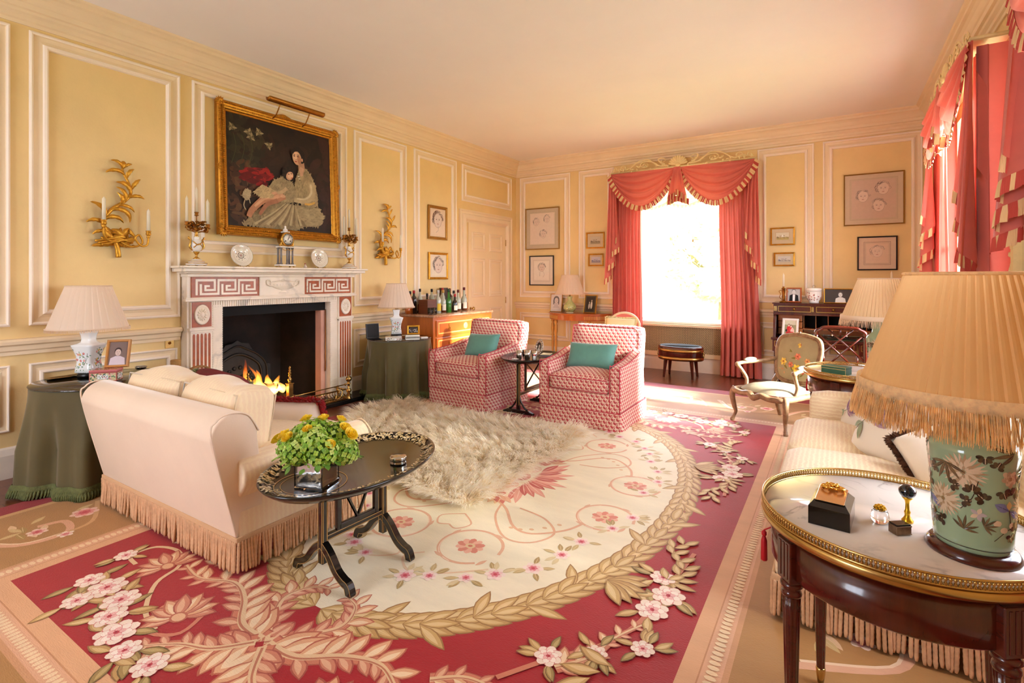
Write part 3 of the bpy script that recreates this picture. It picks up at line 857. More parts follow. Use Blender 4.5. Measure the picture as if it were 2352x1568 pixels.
fb_ = thing('fireback', 'dark cast iron fireback with arched scroll top at the back of the fire', 'fireback', (XL - .47, 2.88, .05), 90)
q = MB()
pl = [(-.36, 0), (.36, 0), (.36, .36), (.30, .38), (.26, .46), (.17, .52), (.12, .6), (.05, .61), (0, .64), (-.05, .61), (-.12, .6), (-.17, .52), (-.26, .46), (-.30, .38), (-.36, .36)]
mxf = frame_m((0, 0, 0), (1, 0, 0), (0, -1, 0))
IRON = mat('cast_iron', (34, 30, 27), .5, metal=.3, var=(20, .3))
q.add(prism(pl, .025, .004), mxf, sm=False)
q.add(tube(spline([(-.25, -.03, .02), (-.25, -.03, .3), (-.18, -.03, .42), (0, -.03, .5), (.18, -.03, .42), (.25, -.03, .3), (.25, -.03, .02)], 6), .014, 8))
q.add(tube(spline([(-.31, -.03, .02), (-.31, -.03, .34), (-.22, -.03, .47), (-.1, -.03, .54), (0, -.03, .58), (.1, -.03, .54), (.22, -.03, .47), (.31, -.03, .34), (.31, -.03, .02)], 6), .01, 8))
for k in range(14):
    a = k * .45; q.add(sphere(.022, (.15 * cos(a) * (1 - k * .03), -.028, .24 + .14 * sin(a) * (1 - k * .03)), 8, 5, sy=.5))
q.build('plate', IRON, fb_)

def andiron(y, label):
    t = thing('andiron', label, 'andiron', (XL - .02, y, .05), 90, 'brass andirons')
    q = MB()
    for s_ in (-1, 1): q.add(tube(spline([(0, 0, .10), (s_ * .05, -.01, .07), (s_ * .075, -.015, .012), (s_ * .085, -.015, .008)], 5), .008, 8))
    q.add(box(-.024, .024, -.024, .024, .08, .20, .004), sm=False); q.add(box(-.03, .03, -.03, .03, .2, .212, .003), sm=False)
    q.build('post', BRASS, t)
    q = MB(); q.add(lathe([(.02, .212), (.012, .225), (.024, .245), (.018, .26), (.009, .27), (.017, .285), (.01, .3), (.018, .31), (.008, .325), (.015, .338), (.007, .35), (.013, .362), (.009, .375), (0, .382)], 16))
    q.build('finial', BRASS, t)
    MB().add(box(-.012, .012, .0, .36, .07, .095), sm=False).add(box(-.012, .012, .34, .36, 0, .08), sm=False).build('log_rest', IRON, t)
andiron(2.74, 'brass andiron left of the flames'); andiron(3.17, 'brass andiron right of the flames')
LOG = mat('charred_log', (62, 44, 34), .9, var=(12, .5), bump=(30, .8), stretch=(1, 1, 1))
def log(p, q_, r, seed, label):
    rn = random.Random(seed); P = spline([p, tuple(lerp(a, b, .5) + rn.uniform(-.01, .01) for a, b in zip(p, q_)), q_], 5)
    o = MB().add(tube(P, [r * rn.uniform(.9, 1.1) for _ in P], 9)).build('firewood_log', LOG)
    tag(o, label, 'log', 'logs on the fire')
log((XL - .12, 2.60, .19), (XL - .16, 2.98, .18), .05, 1, 'thick charred log lying across the andirons at the front')
log((XL - .26, 2.62, .19), (XL - .24, 3.14, .18), .055, 2, 'charred log lying across the andirons at the back')
log((XL - .10, 2.68, .27), (XL - .30, 2.86, .33), .045, 3, 'split log propped on top of the fire')
log((XL - .22, 2.92, .25), (XL - .1, 3.10, .235), .032, 4, 'thin log at the right end of the fire')
q = MB(); rn = random.Random(3)
for k in range(170):
    a = rn.uniform(0, 6.3); r = rn.uniform(0, 1) ** .6; s_ = rn.uniform(.008, .02)
    q.add(sphere(s_, (XL - .15 + .13 * r * cos(a), 2.95 + .32 * r * sin(a), .055 + .05 * (1 - r) + s_ * .4), 6, 4, sx=rn.uniform(.7, 1.4), sz=.7), sm=False)
tag(q.build('ash', mat('ash_grey', (120, 104, 98), .95, var=(20, .5))), 'heap of grey ash and cinders beneath the fire', 'ash', kind='stuff')
q = MB()
for k in range(60):
    a = rn.uniform(0, 6.3); r = rn.uniform(0, 1) ** .6; s_ = rn.uniform(.009, .02)
    q.add(sphere(s_, (XL - .17 + .08 * r * cos(a), 2.86 + .2 * r * sin(a), .105 + .03 * (1 - r) + s_), 6, 4), sm=False)
tag(q.build('embers', mat('glowing_ember', (120, 40, 10), .9, emis=((255, 110, 20), 3.0))), 'glowing orange embers under the burning logs', 'embers', kind='stuff')
# flames: emitting gas inside tongue-shaped volumes
fm = bpy.data.materials.new('flame_gas'); fm.use_nodes = True
t = fm.node_tree; t.nodes.remove(t.nodes['Principled BSDF'])
em = nd(t, 'ShaderNodeEmission'); tc = nd(t, 'ShaderNodeTexCoord'); sp = nd(t, 'ShaderNodeSeparateXYZ')
t.links.new(tc.outputs['Object'], sp.inputs[0])
mr = nd(t, 'ShaderNodeMapRange'); mr.inputs[1].default_value = 0; mr.inputs[2].default_value = .30; t.links.new(sp.outputs['Z'], mr.inputs[0])
rp = nd(t, 'ShaderNodeValToRGB'); e = rp.color_ramp.elements
e[0].position = 0; e[0].color = (1, .60, .16, 1); e[1].position = 1; e[1].color = (1, .12, .008, 1)
e2 = e.new(.45); e2.color = (1, .32, .03, 1)
t.links.new(mr.outputs[0], rp.inputs[0]); t.links.new(rp.outputs[0], em.inputs[0])
r2 = nd(t, 'ShaderNodeValToRGB'); e = r2.color_ramp.elements; e[0].color = (1, 1, 1, 1); e[1].color = (.10, .10, .10, 1)
t.links.new(mr.outputs[0], r2.inputs[0])
mu = nd(t, 'ShaderNodeMath', operation='MULTIPLY'); mu.inputs[1].default_value = 62; t.links.new(r2.outputs[0], mu.inputs[0]); t.links.new(mu.outputs[0], em.inputs[1])
t.links.new(em.outputs[0], t.nodes['Material Output'].inputs['Volume'])
fl_ = thing('fire_flames', 'orange and yellow flames rising from the burning logs', 'fire', (XL - .16, 2.965, .18))
def tongue(y, h, r, lean, x=0, seed=0):
    rn = random.Random(seed); n = 14; P = []; rad = []
    for k in range(n + 1):
        u = k / n
        P.append((x + .02 * sin(u * 5 + seed), y + lean * u + .022 * sin(u * 7 + seed * 1.7) * u, h * u))
        rad.append(1.3 * r * (max(0, (1 - u)) ** .75) * (.75 + .6 * sin(min(1, u * 2.2) * pi) * .6) + .002)
    return tube(P, rad, 10, flat=.6)
for (y, h, r, ln, x, sd_) in ((-.11, .36, .06, -.075, .0, 1), (-.02, .25, .07, -.05, .03, 2), (.06, .19, .075, -.02, .03, 3), (.13, .16, .06, .0, .04, 4), (-.24, .21, .025, -.05, .05, 5), (.0, .29, .045, -.09, -.03, 6), (.17, .10, .04, .01, .03, 7), (-.08, .19, .06, -.03, .06, 8), (.08, .10, .07, 0, .07, 9)):
    MB().add(tongue(y, h, r, ln, x, sd_)).build('flame', fm, fl_)

# brass fender at the edge of the hearth
fe = thing('fender', 'pierced brass fender with ball finial along the hearth edge', 'fender', (XL + .27, 3.0, .045), 90)
q = MB()
for z in (.03, .105): q.add(tube([(-.86, 0, z), (.62, 0, z)], .008, 8))
q.add(box(-.86, .62, -.012, .012, 0, .02, .004), sm=False)
for e_ in (.62,):
    q.add(tube([(e_, 0, .105), (e_, .2, .105)], .008, 8)); q.add(box(e_ - .012, e_ + .012, 0, .2, 0, .02, .004), sm=False)
q.build('rails', BRASS, fe)
q = MB()
for k in range(46):
    x = -.85 + k * .032; q.add(tube(spline([(x, 0, .02), (x + .012, 0, .045), (x, 0, .065), (x - .012, 0, .085), (x, 0, .105)], 3), .0035, 5))
q.build('pierced_gallery', BRASS, fe)
for x in (.66,):
    q = MB(); q.add(lathe([(.03, 0), (.03, .008), (.016, .02), (.026, .04), (.014, .058), (.028, .082), (.024, .1), (.01, .112), (.014, .15), (.02, .162), (.01, .172), (.03, .195), (.032, .212), (.024, .228), (.006, .24), (.008, .248), (0, .254)], 20), T(x, 0, 0)); q.build('finial', BRASS, fe)
q = MB()
for k, (x0, dx) in enumerate(((.50, 1), (.56, -1))):
    q.add(tube(spline([(x0, -.015, .12), (x0 + dx * .05, -.03, .10), (x0 + dx * .03, -.035, .05), (x0 - dx * .03, -.035, .03), (x0 - dx * .02, -.03, .07)], 5), .006, 6))
q.add(lathe([(.012, 0), (.01, .03), (.006, .06), (.01, .1), (.016, .125), (.008, .14), (.014, .15), (0, .165)], 12), T(.52, 0, 0))
q.add(tube([(-.3, -.02, .15), (.60, -.02, .16)], .0055, 8)); q.add(sphere(.013, (.6, -.02, .16), 10, 6))
q.build('tool_rest', BRASS, fe)
# ================================================================ Aubusson carpet
RUGM = mat('woven_carpet', (200, 160, 120), .6, attr=True, var=(9, .07), bump=(260, .25), stretch=(.25, 1, 1), sheen=.15)
class RugPaint(Paint):
    sx = sy = 1
    def poly(s, pts, col, up=True):
        Paint.poly(s, [(RC[0] + s.sx * p[0], RC[1] + s.sy * p[1]) for p in pts], col, up)
RC = (-1.735, 2.89)
rg = RugPaint()
RED, CRM, TAN, PNK, GOLD, GOLL = (166, 28, 38), (236, 224, 194), (176, 128, 74), (222, 170, 134), (200, 164, 104), (226, 200, 150)
ACA, ACP, OLV, ROSE, PET, PET2 = (226, 192, 150), (206, 126, 98), (158, 130, 74), (196, 64, 76), (242, 222, 204), (234, 186, 176)
rg.rect(-2.27, 2.30, -3.30, 3.45, (150, 24, 38))
rg.rect(-2.13, 2.15, -3.16, 3.24, (206, 160, 106)); rg.rect(-2.09, 2.11, -3.12, 3.20, TAN)
rg.rect(-1.42, 1.44, -2.32, 2.32, (206, 152, 110)); rg.rect(-1.40, 1.42, -2.30, 2.30, PNK)
rg.rect(-1.335, 1.355, -2.235, 2.235, (198, 140, 98)); rg.rect(-1.33, 1.35, -2.23, 2.23, (222, 170, 128))
rg.rect(-1.27, 1.29, -2.165, 2.165, RED)
# bead row between strip and border
for k in range(108):
    x = -1.38 + k * .026
    for y in (-2.268, 2.268): rg.ell(x, y, .011, .02, (238, 208, 168), 8)
for k in range(174):
    y = -2.25 + k * .026
    for x in (-1.368, 1.388): rg.ell(x, y, .02, .011, (238, 208, 168), 8)
K0 = rg.k = 12
rg.ell(0, 0, .985, 1.575, CRM, 96)
rn = random.Random(11)
def each(fn, two=False):
    for sx in (1, -1):
        for sy in (1, -1):
            rg.sx, rg.sy = sx, sy; k = rg.k; rg.k += (sx < 0) * .25 + (sy < 0) * .5; fn(sx, sy); rg.k = k
    rg.sx = rg.sy = 1; rg.k += 40
# wreath of paired laurel leaves, growing from the short axis ends to the long ones
def tri(x, y, a, L, w, cols, bend=0, vein=None):
    """a woven leaf in three tones with a darker outline"""
    rg.leaf(x, y, a, L * 1.06, w * 1.28, cols[0], None, bend); rg.leaf(x + cos(a) * L * .03, y + sin(a) * L * .03, a, L * .96, w, cols[1], None, bend)
    rg.leaf(x + cos(a) * L * .1 - sin(a) * w * .08, y + sin(a) * L * .1 + cos(a) * w * .08, a, L * .74, w * .52, cols[2], vein, bend)
LEAFG = ((160, 118, 66), (202, 164, 104), (222, 194, 140)); LEAFG2 = ((150, 110, 62), (190, 150, 92), (212, 180, 124)); LEAFO = ((116, 92, 48), (162, 134, 78), (190, 164, 108))
ACL = ((184, 100, 76), (222, 168, 128), (238, 210, 172)); ACL2 = ((170, 86, 70), (206, 132, 104), (226, 176, 142))
def wreath(sx, sy):
    n = 27; kk = rg.k + 10
    for i in range(n):
        t = pi / 2 - (i + .3) / n * (pi / 2)
        x, y = .985 * cos(t), 1.575 * sin(t)
        tx, ty = .985 * sin(t), -1.575 * cos(t)
        a = atan2(ty, tx)
        rg.k = kk + (i % 4) * 13
        for o, l, c in ((.62, .15, LEAFG2), (-.58, .15, LEAFG), (.05, .15, LEAFG)):
            tri(x, y, a + o, l, .046, c, -o * .5, GOLL)
        if i % 3 == 1: tri(x, y, a + (.95 if i % 2 else -.95), .17, .044, LEAFG, 0, GOLL)
each(wreath)
def rose(x, y, r, dark=False):
    a0 = rn.uniform(0, 6)
    for ri, n, c0, c1 in ((1.0, 7, (216, 136, 128), PET), (.70, 6, (220, 140, 134), (248, 232, 218)), (.42, 5, (206, 104, 112), (236, 180, 174))):
        for k in range(n):
            a = a0 + 2 * pi * (k + ri) / n; d = r * .56 * ri
            px, py = x + cos(a) * d, y + sin(a) * d
            rg.ell(px, py, r * .46 * ri, r * .40 * ri, c0, 10, a); rg.ell(px + cos(a) * r * .03, py + sin(a) * r * .03, r * .41 * ri, r * .34 * ri, c1, 10, a)
    rg.ell(x, y, r * .17, r * .13, ROSE, 8, a0); rg.ell(x + r * .03, y, r * .07, r * .06, (150, 30, 50), 6)
def spray(pts, r, seed, leafc=OLV, dens=3):
    q = random.Random(seed)
    for x, y in pts:
        for k in range(dens + 2):
            a = q.uniform(0, 6.28); tri(x + cos(a) * r * .6, y + sin(a) * r * .6, a, r * 1.6, r * .5, q.choice([LEAFO, LEAFG, LEAFG2]), q.uniform(-.4, .4))
    for x, y in pts: rose(x + q.uniform(-.01, .01), y + q.uniform(-.01, .01), r * q.uniform(.8, 1.1))
def acanthus(pts, w, c1=ACA, c2=ACP, side=1, n=9):
    P = spline([(a, b, 0) for a, b in pts], 8); m = len(P)
    rg.stroke(pts, lambda u: w * (1.15 - .85 * u), (176, 94, 74), 8); rg.stroke(pts, lambda u: w * (1 - .8 * u), c2, 8)
    for i in range(n):
        u = (i + .3) / n; j = int(u * (m - 1)); p = P[j]; d = P[min(j + 1, m - 1)] - P[max(j - 1, 0)]
        a = atan2(d.y, d.x); f_ = 1 - .55 * u
        tri(p.x, p.y, a + side * .70, w * 2.0 * f_, w * .80 * f_, ACL, side * .5)
        tri(p.x, p.y, a - side * .60, w * 1.5 * f_, w * .60 * f_, ACL2, -side * .5)
    rg.stroke(pts, lambda u: w * .40 * (1 - .7 * u), c1, 8); rg.stroke([(x + w * .07, y + w * .05) for x, y in pts], lambda u: w * .12 * (1 - .7 * u), (190, 120, 92), 8)
def palm(x, y, r, a0, n=9):
    for k in sorted(range(n), key=lambda k: -abs(k - (n - 1) / 2)):
        a = a0 + (k - (n - 1) / 2) * .36; tri(x, y, a, r * (1.1 - .05 * abs(k - (n - 1) / 2)), r * .36, ACL if k % 2 else ACL2, .15 * (k - (n - 1) / 2))
    rg.ell(x, y, r * .26, r * .22, (186, 104, 80), 12); rg.ell(x, y, r * .2, r * .16, (228, 180, 140), 12)
def corners(sx, sy):
    # acanthus cross on the long axis
    acanthus([(.0, 1.80), (.10, 1.70), (.17, 1.60), (.13, 1.50), (.05, 1.47)], .075, n=8)
    acanthus([(.02, 1.80), (.16, 1.79), (.30, 1.70), (.44, 1.66), (.60, 1.72), (.76, 1.70)], .085, side=-1, n=11)
    acanthus([(.02, 1.82), (.12, 1.92), (.24, 1.97), (.36, 2.06)], .08, n=7)
    rg.stroke([(.36, 1.80), (.30, 1.94), (.42, 2.0), (.52, 1.90), (.46, 1.80), (.38, 1.80)], .018, ACP)
    rg.stroke([(.40, 1.98), (.55, 1.95), (.72, 1.84), (.78, 1.72), (.92, 1.66), (1.05, 1.70), (1.06, 1.80), (.96, 1.82)], .018, ACA)
    palm(.40, 1.90, .14, -.6)
    palm(.82, 1.75, .13, -.3)
    acanthus([(.62, 1.62), (.72, 1.55), (.86, 1.55), (.98, 1.60), (1.02, 1.52)], .05, n=7)
    spray([(.98, 1.99), (.86, 1.97), (.72, 1.97), (.63, 2.03), (.86, 2.07), (.50, 2.07), (.36, 2.09), (.22, 2.08)], .068, 4)
    spray([(1.08, 1.82)], .05, 6)
    # flowering stem along the long sides
    rg.stroke([(.80, 1.50), (.92, 1.32), (1.02, 1.20), (1.10, 1.02), (1.13, .80), (1.15, .58), (1.17, .38)], .02, ACP)
    acanthus([(.94, 1.36), (1.02, 1.26), (1.06, 1.12), (1.12, 1.0)], .05, n=6, side=-1)
    spray([(1.12, .90), (1.15, .76), (1.10, .66)], .065, 8, (176, 148, 92), 4)
    spray([(.90, 1.33), (1.17, 1.12), (1.03, 1.22)], .05, 9, GOLD, 5)
    for k in range(7):
        for o in (.7, -.7): tri(1.12 + .045 * sin(k), .66 - k * .055, -pi / 2 + .1 + o, .09, .032, LEAFG, -o * .4, GOLL)
    for k in range(6): tri(1.0 + k * .02, 1.46 - k * .04, .5 + .55 * k, .13, .042, LEAFG, .3, GOLL)
    # big fan leaves outside the wreath on its diagonal
    for k in range(6): tri(.90, .80, -.6 + k * .3, .17, .05, LEAFG if k % 2 else LEAFG2, 0, GOLL)
each(corners)
FNT = (222, 172, 138)
def medal(sx, sy):
    # scroll circles with pink flower heads
    for (x, y, r) in ((.23, .88, .155), (.67, .25, .15)):
        P = [(x + r * cos(a) * (1 + .04 * (a > 5)), y + r * sin(a)) for a in [k * .42 + .8 for k in range(14)]]
        rg.stroke(P, .016, FNT, 3); rg.stroke([(px + .006, py + .004) for px, py in P[2:9]], .006, (236, 206, 176), 3)
        for k in range(10): rg.ell(x + .045 * cos(k * .63), y + .04 * sin(k * .63), .03, .02, (216, 134, 112) if k % 2 else (232, 176, 150), 8, k * .63)
        rg.ell(x, y, .026, .022, (226, 196, 150)); rg.ell(x, y, .012, .01, (206, 120, 96))
        for k in range(4): rg.leaf(x + r * cos(k * 1.5 + .4), y + r * sin(k * 1.5 + .4), k * 1.5 + 1.9, .07, .022, FNT)
    rg.stroke([(.05, .38), (.16, .45), (.30, .60), (.42, .62), (.55, .5), (.60, .38)], .016, FNT)
    rg.stroke([(.10, .40), (.16, .56), (.32, .72), (.46, .70), (.52, .56), (.40, .44), (.22, .40)], .013, FNT)
    rg.stroke([(.08, 1.04), (.02, 1.12), (.14, 1.20), (.28, 1.12), (.42, 1.0)], .012, (228, 196, 160))
    rg.stroke([(.0, .62), (.10, .70), (.06, .78), (.0, .76)], .010, FNT)
    for k in range(5): rg.ell(.30 + .05 * k, .62 - .01 * k * k, .014, .011, (220, 180, 140), 8)
    for i in range(9):   # rose garland inside the wreath
        t = .15 + i * .155; x, y = .78 * cos(t), 1.24 * sin(t)
        x += rn.uniform(-.03, .03); y += rn.uniform(-.03, .03)
        for k in range(5):
            a = rn.uniform(0, 6.28); rg.leaf(x + .03 * cos(a), y + .03 * sin(a), a, .07, .026, rn.choice([(198, 172, 120), (176, 148, 94), (216, 196, 150)]), GOLL)
        rg.flower(x, y, rn.uniform(.034, .05), ((240, 218, 204), (236, 196, 188), (214, 120, 130)), 6, rn.uniform(0, 6), ROSE)
each(medal)
rg.k = 170
for sx in (1, -1):    # centre shell of coral petals
    for k in range(15):
        a = -1.35 + k * .19
        rg.leaf(sx * .06, .0 + .02 * (k - 7), a if sx > 0 else pi - a, .22 + .05 * sin(k * 2.1), .055, ((206, 118, 104), (224, 160, 140), (190, 88, 82))[k % 3], (236, 196, 176))
for k in range(5): rg.ell(.0, -.3 + k * .15, .05, .06, ((214, 134, 116), (232, 190, 160))[k % 2])
for sx in (1, -1):
    for sy in (1, -1):
        for k in range(7): rg.leaf(sx * .02, sy * .30, sy * (pi / 2 + (k - 3) * .35), .14, .045, (FNT, (206, 118, 104), (230, 190, 150))[k % 3])
# outer border scrolls and roses
rg.k = 60
q = random.Random(5)
def border(x0, y0, x1, y1, nx, ny):
    L = math.hypot(x1 - x0, y1 - y0); n = int(L / .62); dx, dy = (x1 - x0) / L, (y1 - y0) / L
    for i in range(n):
        k0 = rg.k
        c = (i + .5) * L / n; sg = 1 if i % 2 else -1
        pt = lambda s_, o: (x0 + dx * s_ + nx * o, y0 + dy * s_ + ny * o)
        rg.stroke([pt(c - .28, -.18 * sg), pt(c - .12, .12 * sg), pt(c + .06, .16 * sg), pt(c + .10, 0), pt(c, -.04 * sg)], .034, (222, 168, 134))
        rg.stroke([pt(c - .24, -.15 * sg), pt(c - .11, .11 * sg), pt(c + .05, .15 * sg)], .012, (236, 204, 170))
        rg.stroke([pt(c + .02, .16 * sg), pt(c + .18, .12 * sg), pt(c + .30, -.16 * sg)], .022, (206, 160, 110))
        for k in range(9):
            a = q.uniform(0, 6.28); r_ = q.uniform(.03, .2); x, y = pt(c + r_ * cos(a), -.08 * sg + r_ * sin(a) * .6)
            rg.leaf(x, y, q.uniform(0, 6.28), .10, .034, q.choice([(170, 136, 74), (206, 176, 120), (226, 190, 150)]), (216, 190, 140))
        x, y = pt(c + .2, -.04 * sg); rg.flower(x, y, .065, ((234, 196, 178), (226, 150, 140), (206, 90, 96)), 7, 1, ROSE)
        x, y = pt(c - .02, .03 * sg); rg.flower(x, y, .045, ((236, 206, 186), (226, 160, 150), (206, 100, 100)), 6, 2, ROSE)
        x, y = pt(c + .05, .18 * sg); rg.flower(x, y, .036, ((240, 220, 200), (230, 180, 170), (210, 120, 120)), 5, 3)
        rg.k = k0 + (60 if i % 2 == 0 else 0)
        rg.k = k0
border(-1.76, -2.9, -1.76, 2.9, 1, 0); border(1.78, -2.9, 1.78, 2.9, 1, 0)
border(-1.9, -2.70, 1.9, -2.70, 0, 1); border(-1.9, 2.76, 1.9, 2.76, 0, 1)
mb = MB()
mb.add(box(RC[0] - 2.27, RC[0] + 2.30, RC[1] - 3.30, RC[1] + 3.45, .0005, .008, .003), col=(150, 24, 38), sm=False)
rg.emit(mb, lambda x, y, k: (x, y, .0082 + k), lift=.000005)
carpet = mb.build('carpet', RUGM)
tag(carpet, 'large woven carpet with cream oval medallion, laurel wreath, red field and tan floral border', 'carpet')

# ---------------------------------------------------------------- long-haired sheepskin
FUR = mat('fleece', (240, 224, 190), .85, attr=True, sheen=.2, translucent=.5)
sk = thing('sheepskin_rug', 'long haired cream sheepskin spread before the fire', 'sheepskin', (0, 0, .021))
OUT = [(-3.80, 3.93), (-3.35, 3.80), (-2.78, 3.80), (-2.28, 3.86), (-1.72, 3.90), (-1.70, 3.5), (-1.73, 3.0), (-1.70, 2.5), (-1.72, 2.30), (-1.93, 2.29), (-2.2, 2.33), (-2.75, 2.38), (-3.2, 2.6), (-3.55, 3.0), (-3.86, 3.35)]
def inside(x, y, P=OUT):
    c = False; j = len(P) - 1
    for i in range(len(P)):
        if (P[i][1] > y) != (P[j][1] > y) and x < (P[j][0] - P[i][0]) * (y - P[i][1]) / (P[j][1] - P[i][1]) + P[i][0]: c = not c
        j = i
    return c
MB().add(prism([(-2.75 + (x + 2.75) * .95, 3.1 + (y - 3.1) * .93) for x, y in reversed(OUT)], .018)).build('hide', mat('hide', (240, 222, 190), .9), sk)
rs = np.random.RandomState(4)
N = 46000
cl = rs.uniform([-3.95, 2.2], [-1.6, 4.0], (1500, 2)); cla = rs.uniform(0, 2 * pi, 1500); clc = rs.uniform(0, 1, 1500)
pts = rs.uniform([-3.9, 2.25], [-1.66, 3.97], (int(N * 1.9), 2))
pts = np.array([p for p in pts if inside(p[0], p[1])])[:N]
N = len(pts)
ci = np.empty(N, int)
for a in range(0, N, 4000):
    d = ((pts[a:a + 4000, None, :] - cl[None]) ** 2).sum(2); ci[a:a + 4000] = d.argmin(1)
ang = .9 * np.sin(pts[:, 0] * 3.1) + 1.1 * np.cos(pts[:, 1] * 2.7) - .9 + (cla[ci] - pi) * .28 + rs.normal(0, .35, N)
# at the margins the hair falls outwards
PO = np.array(OUT); best = np.full(N, 9.0); ox_ = np.zeros(N); oy_ = np.zeros(N)
for i in range(len(PO)):
    a, b = PO[i - 1], PO[i]; e = b - a; t_ = np.clip(((pts - a) @ e) / (e @ e), 0, 1)[:, None]
    dv = pts - (a + t_ * e); d_ = np.sqrt((dv ** 2).sum(1)); k_ = d_ < best
    best[k_] = d_[k_]; ox_[k_] = -dv[k_, 0]; oy_[k_] = -dv[k_, 1]
edge = np.clip(1 - best / .13, 0, 1)
oa = np.arctan2(oy_, ox_) + rs.normal(0, .35, N)
ang = np.arctan2(np.sin(ang) * (1 - edge) + np.sin(oa) * edge * 1.6, np.cos(ang) * (1 - edge) + np.cos(oa) * edge * 1.6)
Lh = rs.uniform(.05, .085, N) * (1 + .25 * np.sin(clc[ci] * 9))
tox = (cl[ci] - pts) * .5
lean = np.clip(rs.uniform(.62, .95, N) + .25 * edge, 0, .97); Lh = Lh * (1 + .5 * edge)
dx, dy = np.cos(ang) * lean * Lh + tox[:, 0], np.sin(ang) * lean * Lh + tox[:, 1]
up = np.sqrt(np.maximum(.10, 1 - lean ** 2)) * Lh * (.75 + .5 * clc[ci])
wd = rs.uniform(.0018, .0037, N); wa = ang + pi / 2 + rs.normal(0, .6, N)
wx, wy = np.cos(wa) * wd, np.sin(wa) * wd
z0 = .016
def vv(t, zt, w): return np.stack([pts[:, 0] + dx * t + wx * w, pts[:, 1] + dy * t + wy * w, z0 + up * zt], 1)
VV = np.stack([vv(0, 0, -1), vv(0, 0, 1), vv(.35, .6, -.9), vv(.35, .6, .9), vv(.75, .95, -.6), vv(.75, .95, .6), vv(1.15, .9, 0)], 1).reshape(-1, 3)
base = (np.arange(N) * 7)[:, None]
fq1 = base + np.array([[0, 1, 3, 2]]); fq2 = base + np.array([[2, 3, 5, 4]]); ft = base + np.array([[4, 5, 6]])
me = bpy.data.meshes.new('fleece')
me.vertices.add(N * 7); me.vertices.foreach_set('co', VV.astype(np.float32).ravel())
li = np.concatenate([np.concatenate([fq1, fq2, ft], 1).ravel()])
me.loops.add(len(li)); me.loops.foreach_set('vertex_index', li.astype(np.int32))
me.polygons.add(N * 3)
tot = np.tile([4, 4, 3], N); me.polygons.foreach_set('loop_start', np.concatenate([[0], np.cumsum(tot)[:-1]]).astype(np.int32))
me.update(calc_edges=True)
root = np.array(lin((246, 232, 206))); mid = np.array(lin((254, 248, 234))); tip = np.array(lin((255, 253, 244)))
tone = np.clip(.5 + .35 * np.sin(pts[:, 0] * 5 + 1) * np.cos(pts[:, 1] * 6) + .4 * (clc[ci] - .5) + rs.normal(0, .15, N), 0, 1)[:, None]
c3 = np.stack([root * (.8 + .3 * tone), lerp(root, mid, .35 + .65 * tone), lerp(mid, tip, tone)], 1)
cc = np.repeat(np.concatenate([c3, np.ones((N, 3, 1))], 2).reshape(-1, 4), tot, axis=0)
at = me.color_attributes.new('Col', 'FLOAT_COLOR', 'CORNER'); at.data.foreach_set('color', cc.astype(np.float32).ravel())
me.materials.append(FUR)
fo = bpy.data.objects.new('fleece', me); COL.objects.link(fo); fo.parent = sk; fo['kind'] = 'stuff'
